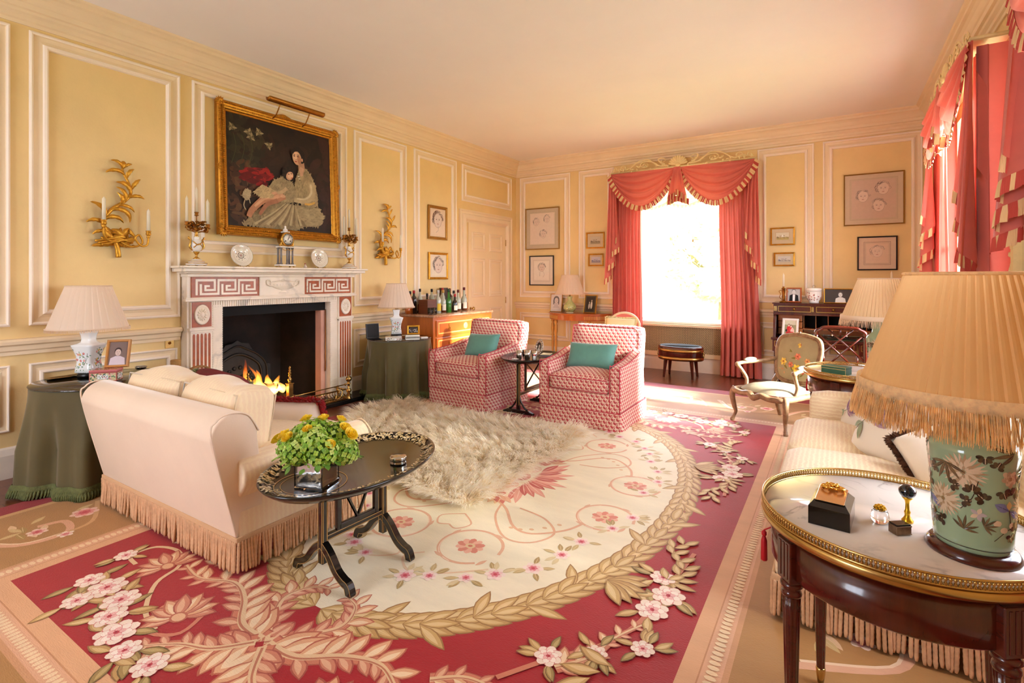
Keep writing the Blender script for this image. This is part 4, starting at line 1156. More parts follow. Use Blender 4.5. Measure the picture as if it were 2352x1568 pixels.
# ================================================================ seating
VELV = stripes(mat('cream_velvet', (238, 212, 178), .75, sheen=.5, var=(3.5, .05), bump=(160, .06)), 0, 42, (246, 228, 190), .45)
VELVP = mat('velvet_lit_tone', (238, 214, 190), .75, sheen=.6, var=(2.2, .05), bump=(160, .05))  # same sofa velvet, with the pinkish light on its back put into the colour
BULL = mat('bullion_fringe', (212, 166, 126), .8, var=(40, .18))
BRAID = mat('braid', (220, 176, 134), .8, bump=(260, .6))
TEAL = mat('teal_velvet', (96, 150, 136), .7, sheen=.6, var=(4, .12))
PIPE = mat('red_piping', (190, 60, 74), .7)
def chintz():
    """small red paisley sprigs in staggered rows on a cream ground, from the UV map in metres"""
    m = mat('paisley_print', (240, 222, 200), .8, sheen=.15)
    t = m.node_tree; b = t.nodes['Principled BSDF']; L = t.links.new
    def mth(op, a, b_=None, c=None):
        n = nd(t, 'ShaderNodeMath', operation=op)
        for i, x in enumerate((a, b_, c)):
            if x is None: continue
            if isinstance(x, (int, float)): n.inputs[i].default_value = x
            else: L(x, n.inputs[i])
        return n.outputs[0]
    tc = nd(t, 'ShaderNodeTexCoord'); sp = nd(t, 'ShaderNodeSeparateXYZ'); L(tc.outputs['UV'], sp.inputs[0])
    u = mth('DIVIDE', sp.outputs[0], .046); v = mth('DIVIDE', sp.outputs[1], .030)
    row = mth('FLOOR', v); off = mth('MULTIPLY', mth('MODULO', row, 2.0), .5)
    fu = mth('SUBTRACT', mth('FRACT', mth('ADD', u, off)), .5); fv = mth('SUBTRACT', mth('FRACT', v), .5)
    def ellipse(cx, cy, ra, rb, sk):
        x = mth('DIVIDE', mth('SUBTRACT', fu, cx), ra); y = mth('DIVIDE', mth('SUBTRACT', mth('ADD', fv, mth('MULTIPLY', fu, sk)), cy), rb)
        return mth('ADD', mth('MULTIPLY', x, x), mth('MULTIPLY', y, y))
    def inside(d, r=1.0): return mth('LESS_THAN', d, r)
    d1 = ellipse(-.16, 0, .31, .35, .45); body = inside(d1); ring_ = mth('MULTIPLY', body, mth('GREATER_THAN', d1, .30))
    core = inside(d1, .14)
    d2 = ellipse(.27, .18, .11, .2, 0); d3 = ellipse(.33, -.22, .10, .17, 0); d4 = ellipse(.12, -.36, .07, .12, 0)
    sm_ = mth('MAXIMUM', mth('MAXIMUM', inside(d2), inside(d3)), inside(d4))
    fac = mth('MAXIMUM', mth('MAXIMUM', ring_, core), sm_)
    vein = mth('MULTIPLY', mth('LESS_THAN', mth('ABSOLUTE', mth('ADD', mth('ADD', fv, .40), mth('MULTIPLY', mth('SINE', mth('MULTIPLY', fu, 6.28)), .08))), .045), .7)
    fac = mth('MAXIMUM', fac, vein)
    mid = mth('SUBTRACT', body, mth('MAXIMUM', ring_, core))
    m1 = nd(t, 'ShaderNodeMix', data_type='RGBA'); m1.inputs['A'].default_value = lin((236, 210, 186)) + (1,); m1.inputs['B'].default_value = lin((176, 50, 58)) + (1,)
    L(fac, m1.inputs[0])
    m2 = nd(t, 'ShaderNodeMix', data_type='RGBA'); m2.inputs['B'].default_value = lin((214, 104, 104)) + (1,)
    L(mth('MAXIMUM', mid, 0.0), m2.inputs[0]); L(m1.outputs['Result'], m2.inputs['A'])
    L(m2.outputs['Result'], b.inputs['Base Color'])
    return m
CHINTZ = chintz()

def bullion(path, ztop, L=.135, step=.0135, r=.0062, seed=0):
    """twisted cords hanging side by side along a floor-plan path, with a braid heading"""
    rn = random.Random(seed); q = MB()
    P = [V((x, y, 0)) for x, y in path]
    for a, b in zip(P, P[1:]):
        d = (b - a).length; n = int(d / step)
        nx = V((b.y - a.y, a.x - b.x, 0)).normalized()
        for k in range(n):
            c = a.lerp(b, (k + .5) / n); sw = rn.uniform(-.006, .006); so_ = rn.uniform(.0, .008); l = L * rn.uniform(.95, 1.03)
            m = 15; ph = rn.uniform(0, 6)
            pts = [(c.x + sw * (i / m) + nx.x * (.004 + so_ * i / m), c.y + sw * (i / m) + nx.y * (.004 + so_ * i / m), ztop - l * i / m) for i in range(m + 1)]
            q.add(tube(pts, [r * (.93 + .16 * (i % 2)) * (1 if i < m else .6) for i in range(m + 1)], 6))
    return q
def heading(path, z, h=.022, t=.012):
    q = MB()
    P = [V((x, y, 0)) for x, y in path]
    for a, b in zip(P, P[1:]):
        d = b - a; ang = math.degrees(atan2(d.y, d.x))
        q.add(box(-.004, d.length + .004, -t / 2, t / 2, z - h / 2, z + h / 2, .004), T(a.x, a.y, 0) @ RZ(ang))
    return q

# ---------------------------------------------------------------- two-seat sofa with its back to us
s1 = thing('sofa', 'cream velvet two seat sofa with bullion fringe seen from behind, by the fireplace', 'sofa', (-2.90, 1.265, 0))
hw = .685
q = MB(); prof = [(-.01, .16), (.86, .16), (.86, .30), (-.01, .30)]
q.add(box(-hw + .02, hw - .02, .0, .68, .155, .33, .02))
q.build('seat_base', VELV, s1, uv=True)
YZ = M(((0, 0, 1, 0), (1, 0, 0, 0), (0, 1, 0, 0), (0, 0, 0, 1)))   # prism XY -> world YZ, extruded along +X
pb = [(.0, .155), (.13, .155), (.12, .40), (.097, .60)] + [(-.008 + .105 * cos(.1 + k * 3.0 / 16), .615 + .108 * sin(.1 + k * 3.0 / 16)) for k in range(17)]
q = MB(); q.add(prism(pb, 2 * hw - .01, .009, 2), T(-hw + .005, 0, 0) @ YZ)
q.add(tube([(-hw + .004, -.106, .615), (hw - .004, -.106, .615)], .004, 6))
for s_ in (-1, 1):
    q.add(tube(spline([(s_ * (hw - .004), -.0, .17), (s_ * (hw - .004), -.106, .62), (s_ * (hw - .004), -.09, .70), (s_ * (hw - .004), -.03, .722), (s_ * (hw - .004), .05, .70), (s_ * (hw - .004), .10, .62)], 6), .004, 6))
q.build('backrest', VELVP, s1, uv=True)
XZ = frame_m((0, 0, 0), (1, 0, 0), (0, -1, 0))
for s_ in (-1, 1):
    pa = []
    for k in range(13):
        a = -.5 + k * (pi + 1.0) / 12
        pa.append((s_ * (.645 + .085 * cos(a)), .435 + .085 * sin(a)))
    pa += [(s_ * .575, .30), (s_ * .575, .155), (s_ * (hw + .005), .155), (s_ * (hw - .01), .34)]
    if s_ < 0: pa = pa[::-1]
    q = MB(); q.add(prism(pa, .715, .014, 3), T(0, .72, 0) @ XZ)
    q.add(tube(spline([(s_ * (hw + .003), .725, .16), (s_ * (hw - .008), .725, .35), (s_ * .735, .725, .45), (s_ * .65, .725, .522), (s_ * .57, .725, .46), (s_ * .575, .725, .3)], 6), .004, 6))
    q.build('arm', VELV, s1, uv=True)
q = MB(); q.add(rbox(1.14, .54, .17, .05, 8, .03), T(0, .45, .415)); q.build('seat_cushion', VELV, s1, uv=True)
for s_, a in ((-1, 2), (1, -3)):
    q = MB(); 
    def puff(p, c): return p + V((0, -.035 * (1 - c.x ** 2) * (1 - c.z ** 2) if c.y < -.3 else .03 * (1 - c.x ** 2) * (1 - c.z ** 2) if c.y > .3 else 0, .012 * sin(5 * c.x + a) * (c.z > .5)))
    mx = T(s_ * .295 - .075, .20, .605) @ RZ(a) @ RX(-9)
    q.add(rbox(.575, .23, .31, .06, 8, .03, puff), mx)
    for y in (-.098, .098):
        w_, h_ = .575 / 2 - .012, .1425 - .012
        q.add(tube(spline([(-w_, y, -h_), (-w_, y, h_), (w_, y, h_), (w_, y, -h_)], 1, True), .0045, 6, closed=True), mx)
    q.build('back_cushion', VELV, s1, uv=True)
pth = [(-hw - .005, .71), (-hw - .005, -.005), (hw + .005, -.005), (hw + .005, .71)]
tag(bullion(pth, .158, .138, .0135, .0066, 3).build('fringe', BULL, s1), kind='stuff')
heading(pth, .165).build('braid', BRAID, s1)

def tuft_edge(mb, pts, L, n, seed, spread=.5, w=.004):
    """short dense fringe round a cushion edge: pts = closed list of (point, outward)"""
    rn = random.Random(seed)
    m = len(pts)
    for k in range(n):
        u = rn.uniform(0, m); i = int(u) % m; t = u - int(u)
        p = pts[i][0].lerp(pts[(i + 1) % m][0], t); o = pts[i][1].lerp(pts[(i + 1) % m][1], t)
        d = (o + V((rn.uniform(-1, 1), rn.uniform(-1, 1), rn.uniform(-1, 1))) * spread).normalized() * L * rn.uniform(.7, 1.15)
        sd_ = d.orthogonal().normalized() * w
        sd_.rotate(M.Rotation(rn.uniform(0, 6.3), 3, d.normalized()))
        mb.add(([p - sd_, p + sd_, p + d * .6 + sd_ * .9, p + d * .6 - sd_ * .9, p + d], [(0, 1, 2, 3), (3, 2, 4)]))
def pillow_edge(w, h, pinch=.06, n=12):
    out = []
    for k in range(4 * n):
        s_, i = divmod(k, n); a = 2 * i / n - 1
        x, y, o = [(a, -1, (0, -1)), (1, a, (1, 0)), (-a, 1, (0, 1)), (-1, -a, (-1, 0))][s_]
        out.append((V((w / 2 * x * (1 - pinch * (1 - y * y)), h / 2 * y * (1 - pinch * (1 - x * x)), 0)), V((o[0], o[1], 0))))
    return out
def cushion(label, loc, normal, up, w, h, t, m, fr=None, frL=.03, nfr=1500, seed=0, group=None, paint=None, name='cushion'):
    c = thing(name, label, 'cushion', loc, 0, group)
    n_ = V(normal).normalized(); u_ = V(up); u_ = (u_ - n_ * u_.dot(n_)).normalized(); x_ = u_.cross(n_)
    mx = M((x_, u_, n_)).transposed().to_4x4()
    q = MB(); q.add(pillow(w, h, t, 18, .06, t * .07, seed), mx)
    if paint:
        def on(sd):
            def fn(x, y, k):
                a, b = x / (w / 2) / (1 - .0), y / (h / 2)
                a = max(-.98, min(.98, a)); b = max(-.98, min(.98, b))
                z = t / 2 * ((1 - a ** 4) * (1 - b ** 4)) ** .55
                return mx @ V((w / 2 * a * (1 - .06 * (1 - b * b)), h / 2 * b * (1 - .06 * (1 - a * a)), sd * (z + .004 + k)))
            return fn
        pq = MB(); paint.emit(pq, on(1), .0003, split=.02); 
        q.build('cover', m, c)
        pq.build('printed_flowers', paint_mat, c)
    else: q.build('cover', m, c, uv=True)
    if fr:
        q = MB(); tuft_edge(q, [(mx @ p, (mx.to_3x3() @ o)) for p, o in pillow_edge(w, h)], frL, nfr, seed)
        tag(q.build('fringe', fr, c), kind='stuff')
    return c
paint_mat = mat('printed_cotton', (240, 230, 210), .8, attr=True)
REDF = mat('red_fringe', (170, 20, 30), .8, sheen=.3, var=(60, .3))
cushion('pale pink cushion with thick red fringe at the right end of the near sofa', (-2.66, 1.83, .50), (-.35, .72, .6), (.25, -.45, 1), .42, .32, .14, mat('pale_linen', (236, 222, 214), .8, sheen=.2), REDF, .036, 5200, 3)
TAPE = mat('tapestry', (124, 28, 40), .85, bump=(200, .4), col2=(96, 40, 34), var=(14, .5))
cushion('dark red needlework cushion with green fringe at the left end of the near sofa', (-3.33, 1.76, .62), (.32, .10, .9), (-.6, -.7, .5), .36, .34, .14, TAPE, mat('sage_fringe', (150, 150, 110), .85, var=(60, .2)), .026, 3000, 4)
cushion('small brown and gold cushion between the red cushion and the sofa back', (-3.38, 1.62, .60), (.2, .4, .8), (-.2, -.7, 1), .34, .30, .12, mat('brown_gold_weave', (142, 108, 60), .8, col2=(90, 62, 40), var=(10, .5)), None, 0, 0, 5)

# ---------------------------------------------------------------- pair of printed armchairs (front faces -Y)
def armchair(label, loc, rz):
    c = thing('armchair', label, 'armchair', loc, rz, 'pair of paisley armchairs')
    w, dp = .385, .72
    q = MB(); q.add(box(-w + .005, w - .005, -.005, dp - .03, .15, .315, .015)); q.build('seat_frame', CHINTZ, c, uv=True)
    # skirt with kick pleats
    q = MB()
    P = [(-w, .0), (w, .0), (w + .008, dp), (-w - .008, dp)]
    v, f = [], []
    for z, o in ((.156, .0), (.08, .006), (.004, .016)):
        for i, (a, b) in enumerate(zip(P, P[1:] + P[:1])):
            d = V((b[0] - a[0], b[1] - a[1], 0)); nn = V((d.y, -d.x, 0)).normalized()
            m_ = 14
            for k in range(m_):
                u = k / m_; p = V((a[0], a[1], 0)) + d * u
                ed = min(u, 1 - u); off = o + .006 * sin(u * 9 + i) * (1 - z / .16)
                if ed < .035: off -= .02 * (1 - z / .2)
                v.append((p.x + nn.x * off, p.y + nn.y * off, z))
    m_ = 56
    for j in range(2):
        for k in range(m_): f.append((j * m_ + k, j * m_ + (k + 1) % m_, (j + 1) * m_ + (k + 1) % m_, (j + 1) * m_ + k))
    q.add((v, f), sm=False); q.build('skirt', CHINTZ, c, uv=True)
    for s_ in (-1, 1):
        pa = [(.0, .155), (.0, .535), (.05, .545), (.30, .565), (.56, .61), (.66, .63), (.70, .155)]
        q = MB(); a, b = sorted((s_ * (w - .095), s_ * w))
        q.add(prism(pa[::-1], .095, .018, 3), T(a, 0, 0) @ YZ); q.build('arm', CHINTZ, c, uv=True)
    q = MB(); q.add(rbox(2 * w - .03, .15, .56, .045, 7, .0, lambda p, c_: p + V((0, -.018 * (1 - c_.x ** 2) * (1 - c_.z ** 2) if c_.y < -.3 else 0, 0))), T(0, .70, .565) @ RX(-11))
    q.build('backrest', CHINTZ, c, uv=True)
    q = MB(); q.add(rbox(.575, .60, .145, .045, 8, .035), T(0, .28, .378)); q.build('seat_cushion', CHINTZ, c, uv=True)
    q = MB()
    for s_ in (-1, 1):
        for x in (s_ * (w - .004), s_ * (w - .092)):
            q.add(tube(spline([(x, -.002, .16), (x, -.002, .53), (x, .05, .546), (x, .3, .567), (x, .56, .612)], 4), .0042, 6))
    q.add(tube([(-w, -.003, .158), (w, -.003, .158), (w, dp, .158), (-w, dp, .158)], .0042, 6, closed=True))
    q.add(tube([(-.275, -.022, .325), (.275, -.022, .325)], .004, 6)); q.add(tube([(-.275, -.022, .43), (.275, -.022, .43)], .004, 6))
    bm_ = T(0, .70, .565) @ RX(-11); q.add(tube([(-.35, -.072, -.26), (-.35, -.072, .255), (.35, -.072, .255), (.35, -.072, -.26)], .0042, 6), bm_)
    q.build('piping', PIPE, c)
    return c
a1 = armchair('red and cream paisley armchair on the right, nearest the window', (-1.925, 4.15, 0), 1)
a2 = dup(a1, (-3.27, 4.13, 0), -3, 'red and cream paisley armchair on the left, in front of the drinks chest')
cushion('teal velvet cushion on the right paisley armchair', (-1.96, 4.52, .575), (-.05, -.9, .42), (.0, .4, 1), .50, .25, .13, TEAL, None, seed=1, group=None)
cushion('teal velvet cushion on the left paisley armchair', (-3.22, 4.51, .585), (-.12, -.9, .42), (.0, .4, 1), .44, .27, .13, TEAL, None, seed=2)

# ---------------------------------------------------------------- sofa along the right wall (front faces -X)
s2 = thing('sofa', 'long cream striped sofa with bullion fringe and scatter cushions under the right windows', 'sofa', (.22, 2.985, 0), 90)
hw = .775
VELV2 = stripes(mat('striped_weave', (232, 204, 166), .8, sheen=.3, var=(4, .06), bump=(160, .08)), 1, 50, (244, 226, 190), .6)
q = MB(); q.add(box(-hw, hw, -.46, .42, .155, .31, .02)); q.build('seat_base', VELV2, s2, uv=True)
q = MB(); q.add(rbox(2 * hw, .20, .62, .06, 7), T(0, -.38, .46) @ RX(8)); q.build('backrest', VELV2, s2, uv=True)
for s_ in (-1, 1):
    ah = .42 if s_ < 0 else .46
    q = MB(); q.add(rbox(.15, .78, ah, .045, 7, .008), T(s_ * (hw - .072), -.03, .155 + ah / 2)); q.build('arm', VELV2, s2, uv=True)
for s_ in (-1, 1):
    q = MB(); q.add(rbox(.63, .66, .17, .06, 8, .035), T(s_ * .317, .11, .385)); q.build('seat_cushion', VELV2, s2, uv=True)
for s_ in (-1, 1):
    q = MB(); q.add(rbox(.61, .15, .36, .06, 7, .02), T(s_ * .31, -.265, .62) @ RX(14)); q.build('back_cushion', VELV2, s2, uv=True)
pth = [(-hw - .004, -.46), (-hw - .004, .425), (hw + .004, .425), (hw + .004, -.46)]
tag(bullion(pth[::-1], .158, .139, .015, .0072, 5).build('fringe', BULL, s2), kind='stuff')
heading(pth[::-1], .166, .026).build('braid', BRAID, s2)
WCOT = mat('white_cotton', (240, 230, 216), .8, sheen=.2, bump=(14, .1))
BRF = mat('brown_fringe', (92, 56, 34), .8, var=(60, .3))
def print_flowers(sp):
    p = Paint()
    for (x, y, r, a) in sp:
        for k in range(9):
            th = a + (k - 4) * .32; p.leaf(x, y, th, r * (1 + .2 * (k % 3)), r * .34, ((172, 140, 156), (196, 166, 176), (150, 112, 136))[k % 3], (120, 84, 110))
        p.stroke([(x, y), (x - cos(a) * r * .8, y - sin(a) * r * .8)], .005, (130, 140, 110), 0)
        for k in (-1, 1): p.leaf(x - cos(a) * r * .4, y - sin(a) * r * .4, a + pi + k * .7, r * .7, r * .25, (150, 160, 130))
    return p
cushion('white cushion printed with mauve flowers, furthest of three on the right sofa', (.22, 3.42, .605), (-.72, -.52, .46), (.40, .2, 1), .42, .40, .20, WCOT, None, seed=7, paint=print_flowers([(.04, .05, .10, 1.2), (-.10, -.10, .05, .6)]))
cushion('brown fringed white cushion printed with mauve flowers, middle of three', (.27, 3.01, .605), (-.74, -.50, .46), (.45, .3, .9), .46, .42, .21, WCOT, BRF, .024, 3600, 8, paint=print_flowers([(-.09, -.01, .13, 1.0), (.06, .12, .06, .2)]))
cushion('plain white cushion edged in brown fringe, nearest of three on the right sofa', (.45, 2.66, .60), (-.30, -.80, .52), (-.42, .42, .8), .44, .33, .22, WCOT, BRF, .026, 3800, 9)

# ---------------------------------------------------------------- carved fauteuil (front faces local -Y)
CARV = mat('painted_carved_wood', (176, 144, 108), .45, col2=(104, 70, 44), var=(24, .5))
TAPF = mat('floral_tapestry', (166, 152, 116), .85, attr=True, bump=(220, .3), var=(10, .08))
TAPS = mat('seat_tapestry', (172, 166, 140), .85, bump=(220, .3), col2=(150, 138, 108), var=(7, .5))
fa = thing('fauteuil', 'carved painted open armchair with floral tapestry seat and back', 'armchair', (-.45, 5.13, 0), -32.7)
def cab(x, y, sx, sy, h):
    return spline([(x, y, h), (x + sx * .03, y + sy * .03, h - .06), (x + sx * .012, y + sy * .012, h * .45), (x + sx * .0, y + sy * .0, .09), (x + sx * .03, y + sy * .03, .015)], 6)
for s_ in (-1, 1):
    P = cab(s_ * .25, -.22, s_ * .7, -.7, .31); n = len(P)
    q = MB().add(tube(P, [lerp(.03, .013, min(1, i / n * 1.25)) if i < n - 3 else .017 for i in range(n)], 10)); q.add(sphere(.02, (P[-1].x, P[-1].y, .018), 10, 6)); q.build('leg', CARV, fa)
    P = spline([(s_ * .20, .24, .31), (s_ * .20, .26, .15), (s_ * .21, .32, .0)], 6)
    MB().add(tube(P, [lerp(.024, .015, i / (len(P) - 1)) for i in range(len(P))], 10)).build('leg', CARV, fa)
q = MB()
rail = spline([(-.25, -.22, .295), (-.15, -.26, .285), (-.06, -.275, .30), (0, -.285, .275), (.06, -.275, .30), (.15, -.26, .285), (.25, -.22, .295), (.245, 0, .295), (.21, .24, .295), (0, .26, .295), (-.21, .24, .295), (-.245, 0, .295)], 5, True)
q.add(tube(rail, .026, 8, closed=True, flat=1.2)); q.add(sphere(.025, (0, -.29, .272), 10, 6, sx=1.3)); 
for k in range(5): q.add(lathe([(0, 0), (.008, .01), (.01, .02), (0, .035)], 6), T(0, -.30, .275) @ RY((k - 2) * 45))
q.build('seat_rail', CARV, fa)
q = MB()
def seat(u, v):
    a = 2 * pi * u; r = v
    ex = (abs(cos(a)) ** .6) * (1 if cos(a) > 0 else -1); ey = (abs(sin(a)) ** .6) * (1 if sin(a) > 0 else -1)
    return (ex * .25 * r * (1 - .08 * (ey > 0)), ey * .245 * r - .01, .315 + .055 * (1 - r ** 4) + .0)
q.add(grid(seat, 40, 10, True)); q.build('seat', TAPS, fa)
bk = T(0, .275, .56) @ RX(-12)
def bo(k=1.0):
    return [(x * k, y * k) for x, y in [(-.14, -.19), (-.19, -.12), (-.205, -.0), (-.215, .10), (-.19, .19), (-.11, .222), (0, .235), (.11, .222), (.19, .19), (.215, .10), (.205, 0), (.19, -.12), (.14, -.19), (0, -.205)]]
q = MB(); q.add(tube(spline([(x, 0, z) for x, z in bo()], 5, True), .019, 10, closed=True), bk); q.add(tube(spline([(x, -.012, z) for x, z in bo(.93)], 5, True), .008, 8, closed=True), bk)
for k in range(5): q.add(lathe([(0, 0), (.010, .01), (.011, .022), (0, .038)], 6), bk @ T(0, -.01, .225) @ RY((k - 2) * 40))
for s_ in (-1, 1): q.add(tube([(s_ * .18, 0, -.16), (s_ * .20, -.02, -.26)], [.02, .022], 8), bk)
q.build('back_frame', CARV, fa)
q = MB(); P2 = spline([(x, 0, z) for x, z in bo(.96)], 5, True); n = len(P2)
v = [(p.x * (1 - r), -.012 - .03 * (1 - (1 - r) ** 2), p.z * (1 - r)) for r in (0, .2, .45, .75) for p in P2]; v.append((0, -.042, 0))
f = [(j * n + i, j * n + (i + 1) % n, (j + 1) * n + (i + 1) % n, (j + 1) * n + i) for j in range(3) for i in range(n)] + [(3 * n + i, 3 * n + (i + 1) % n, 4 * n) for i in range(n)]
q.add((v, f), bk, col=(168, 154, 118)); v2 = [(p[0], .012 + (-.012 - p[1]) * .3, p[2]) for p in v]; q.add((v2, [t_[::-1] for t_ in f]), bk, col=(168, 154, 118))
p = Paint(); rn = random.Random(2)
for x, y, r, c in ((-.11, .12, .05, (206, 140, 80)), (.04, .14, .035, (214, 180, 70)), (.13, .11, .035, (222, 176, 60)), (.03, .03, .035, (214, 120, 90)), (-.11, -.03, .04, (222, 186, 80)), (-.03, -.05, .03, (206, 110, 80)), (.03, -.08, .045, (224, 190, 60)), (.10, -.10, .03, (190, 60, 50)), (-.13, -.13, .045, (206, 130, 80)), (.02, -.15, .03, (216, 140, 90)), (.12, .0, .028, (216, 150, 90))):
    for k in range(6): p.ell(x + r * .5 * cos(k * 1.05), y + r * .5 * sin(k * 1.05), r * .45, r * .3, c if k % 2 else tuple(min(255, z + 24) for z in c), 8, k * 1.05)
    p.ell(x, y, r * .25, r * .25, (170, 80, 50), 8); p.leaf(x, y - r * .4, rn.uniform(3, 6), r * 1.8, r * .5, (130, 118, 60))
p.emit(q, lambda x, y, k: bk @ V((x, -.0440 - k + .03 * ((x / .2) ** 2 + (y / .21) ** 2), y)), .000012)
q.build('back_panel', TAPF, fa)
for s_ in (-1, 1):
    q = MB(); q.add(tube(spline([(s_ * .245, -.09, .31), (s_ * .255, -.075, .38), (s_ * .27, -.12, .46), (s_ * .285, -.15, .51), (s_ * .28, -.10, .525), (s_ * .26, .02, .53), (s_ * .225, .20, .54), (s_ * .205, .262, .555)], 5), .0165, 9)); q.add(sphere(.024, (s_ * .285, -.155, .512), 10, 7))
    o = q.build('arm', CARV, fa)
    MB().add(sphere(.026, (s_ * .267, -.01, .55), 12, 8, sx=1, sy=3.2, sz=.8)).build('arm_pad', TAPS, o)

# ---------------------------------------------------------------- lattice-back desk chair (front faces +Y, towards the bureau)
lc = thing('desk_chair', 'mahogany chair with lattice back pulled up to the bureau', 'chair', (.03, 5.62, 0), 0)
for s_ in (-1, 1):
    MB().add(tube(spline([(s_ * .19, -.02, .80), (s_ * .19, .0, .42), (s_ * .185, -.03, .0)], 5), .017, 8)).build('leg', MAHOG, lc)
    MB().add(box(s_ * .19 - .017, s_ * .19 + .017, .36, .394, 0, .40, .003), sm=False).build('leg', MAHOG, lc)
q = MB(); q.add(tube(spline([(-.19, -.02, .78), (-.185, -.025, .815), (-.15, -.03, .835), (-.12, -.03, .85), (0, -.03, .855), (.12, -.03, .85), (.15, -.03, .835), (.185, -.025, .815), (.19, -.02, .78)], 5), .018, 8))
q.build('top_rail', MAHOGH, lc)
MB().add(tube([(-.19, -.01, .52), (.19, -.01, .52)], .013, 8)).build('lower_rail', MAHOGH, lc)
q = MB()
for a, b in (((-.18, .79), (.08, .52)), ((-.10, .84), (.18, .56)), ((.18, .79), (-.08, .52)), ((.10, .84), (-.18, .56)), ((0, .85), (0, .77)), ((-.13, .52), (-.13, .60)), ((.13, .52), (.13, .60))):
    q.add(tube([(a[0], -.02, a[1]), (b[0], -.012, b[1])], .0085, 7))
q.build('lattice', MAHOG, lc)
q = MB(); q.add(box(-.205, .205, -.01, .40, .37, .42, .006), sm=False); q.build('seat_rail', MAHOGH, lc)
MB().add(rbox(.38, .37, .05, .02, 5, .015), T(0, .19, .43)).build('seat', mat('seat_leather', (96, 44, 30), .5), lc)

# ---------------------------------------------------------------- small pink chair with oval back
pk = thing('side_chair', 'cream framed chair with oval coral back and pale yellow cushion by the curtain', 'chair', (-2.42, 6.55, 0), 8)
PKC = mat('coral_upholstery', (216, 112, 104), .7, sheen=.3)
CRW = mat('cream_gilt_wood', (232, 212, 176), .4)
for x, y in ((-.19, -.2), (.19, -.2), (-.17, .2), (.17, .2)):
    MB().add(lathe([(.012, 0), (.018, .3), (.024, .34), (.024, .4)], 12), T(x, y, 0)).build('leg', CRW, pk)
MB().add(rbox(.46, .44, .09, .03, 6, .03), T(0, 0, .43)).build('seat', PKC, pk)
bk = T(0, .21, .66) @ RX(-8)
q = MB(); q.add(tube([(.205 * cos(k * pi / 18), 0, .175 * sin(k * pi / 18)) for k in range(36)], .017, 9, closed=True), bk)
for s_ in (-1, 1): q.add(tube([(s_ * .10, 0, -.16), (s_ * .11, -.02, -.26)], .015, 8), bk)
q.build('back_frame', CRW, pk)
MB().add(sphere(1, (0, 0, 0), 28, 10, sx=.195, sy=.028, sz=.165), bk).build('back_pad', PKC, pk)
cushion('pale yellow frilled cushion on the coral oval back chair', (-2.39, 6.44, .645), (.1, -.9, .3), (0, .2, 1), .40, .30, .12, mat('yellow_silk', (240, 226, 176), .7), MATS['yellow_silk'], .022, 1200, 12)
# ================================================================ tables
MARBT = mat('grey_veined_marble', (238, 230, 222), .12, var=(4, .05), coat=.3); veins(MARBT, (120, 116, 116), 5, .03)
GREENV = mat('olive_velvet', (86, 76, 40), .7, sheen=.6, var=(3, .14))
GREENF = mat('olive_fringe', (96, 100, 56), .85, var=(50, .25), bump=(120, .5))
TGLASS = mat('table_glass', (214, 232, 220), .015, trans=.0, spec=.9, alpha=1)
def glass_top():
    m = bpy.data.materials.new('plate_glass'); m.use_nodes = True; t = m.node_tree; t.nodes.remove(t.nodes['Principled BSDF'])
    a = nd(t, 'ShaderNodeBsdfTransparent'); a.inputs[0].default_value = (.86, .93, .88, 1)
    g = nd(t, 'ShaderNodeBsdfGlossy'); g.inputs[1].default_value = .01
    fr = nd(t, 'ShaderNodeFresnel'); fr.inputs[0].default_value = 2.3
    x = nd(t, 'ShaderNodeMixShader'); t.links.new(fr.outputs[0], x.inputs[0]); t.links.new(a.outputs[0], x.inputs[1]); t.links.new(g.outputs[0], x.inputs[2])
    t.links.new(x.outputs[0], t.nodes['Material Output'].inputs[0]); return m
PGL = glass_top()

def skirted(label, loc, rt, rb, h, seed, folds):
    t = thing('skirted_table', label, 'table', loc)
    rn = random.Random(seed); ph = [rn.uniform(0, 6.28) for _ in range(4)]
    def rad(a, v):
        w = sin(folds * a + ph[0] + .8 * sin(2 * a + ph[1])) + .45 * sin((folds * 2 + 1) * a + ph[2])
        return lerp(rt, rb, v ** 1.1) + .040 * w * min(1, v * 1.6) ** 1.3
    q = MB(); n, m = 150, 16
    q.add(grid(lambda u, v: (rad(2 * pi * u, v) * cos(2 * pi * u), rad(2 * pi * u, v) * sin(2 * pi * u), lerp(h - .008, .07, v) - .0), n, m, True))
    q.add(lathe([(0, h - .004), (rt * .97, h - .004), (rt * .995, h - .005), (rt, h - .009)], n))
    q.build('tablecloth', GREENV, t)
    q = MB()
    q.add(grid(lambda u, v: ((rad(2 * pi * u, 1) + .004 + .010 * v + .008 * sin(pi * v)) * cos(2 * pi * u), (rad(2 * pi * u, 1) + .004 + .01 * v + .008 * sin(pi * v)) * sin(2 * pi * u), lerp(.082, .045, v)), n, 4, True))
    for k in range(230):
        a = 2 * pi * k / 230; r = rad(a, 1) + .012
        for o in (-1, 1):
            q.add(tube([(r * cos(a), r * sin(a), .055), ((r + .010) * cos(a + o * .012), (r + .010) * sin(a + o * .012), .03), ((r + .016 + .006 * rn.random()) * cos(a + o * .006), (r + .016) * sin(a + o * .006), .011)], [.006, .006, .003], 5))
    tag(q.build('fringe', GREENF, t), kind='stuff')
    MB().add(lathe([(0, h), (rt + .004, h), (rt + .006, h + .003), (rt + .004, h + .006), (0, h + .006)], 64)).build('glass_top', PGL, t)
    return t
skirted('round table in olive velvet skirt and glass top, left of the near sofa', (-4.11, 1.46, 0), .38, .405, .636, 1, 8)
skirted('round table in olive velvet skirt and glass top, right of the fireplace', (-4.13, 4.20, 0), .345, .36, .636, 2, 10)

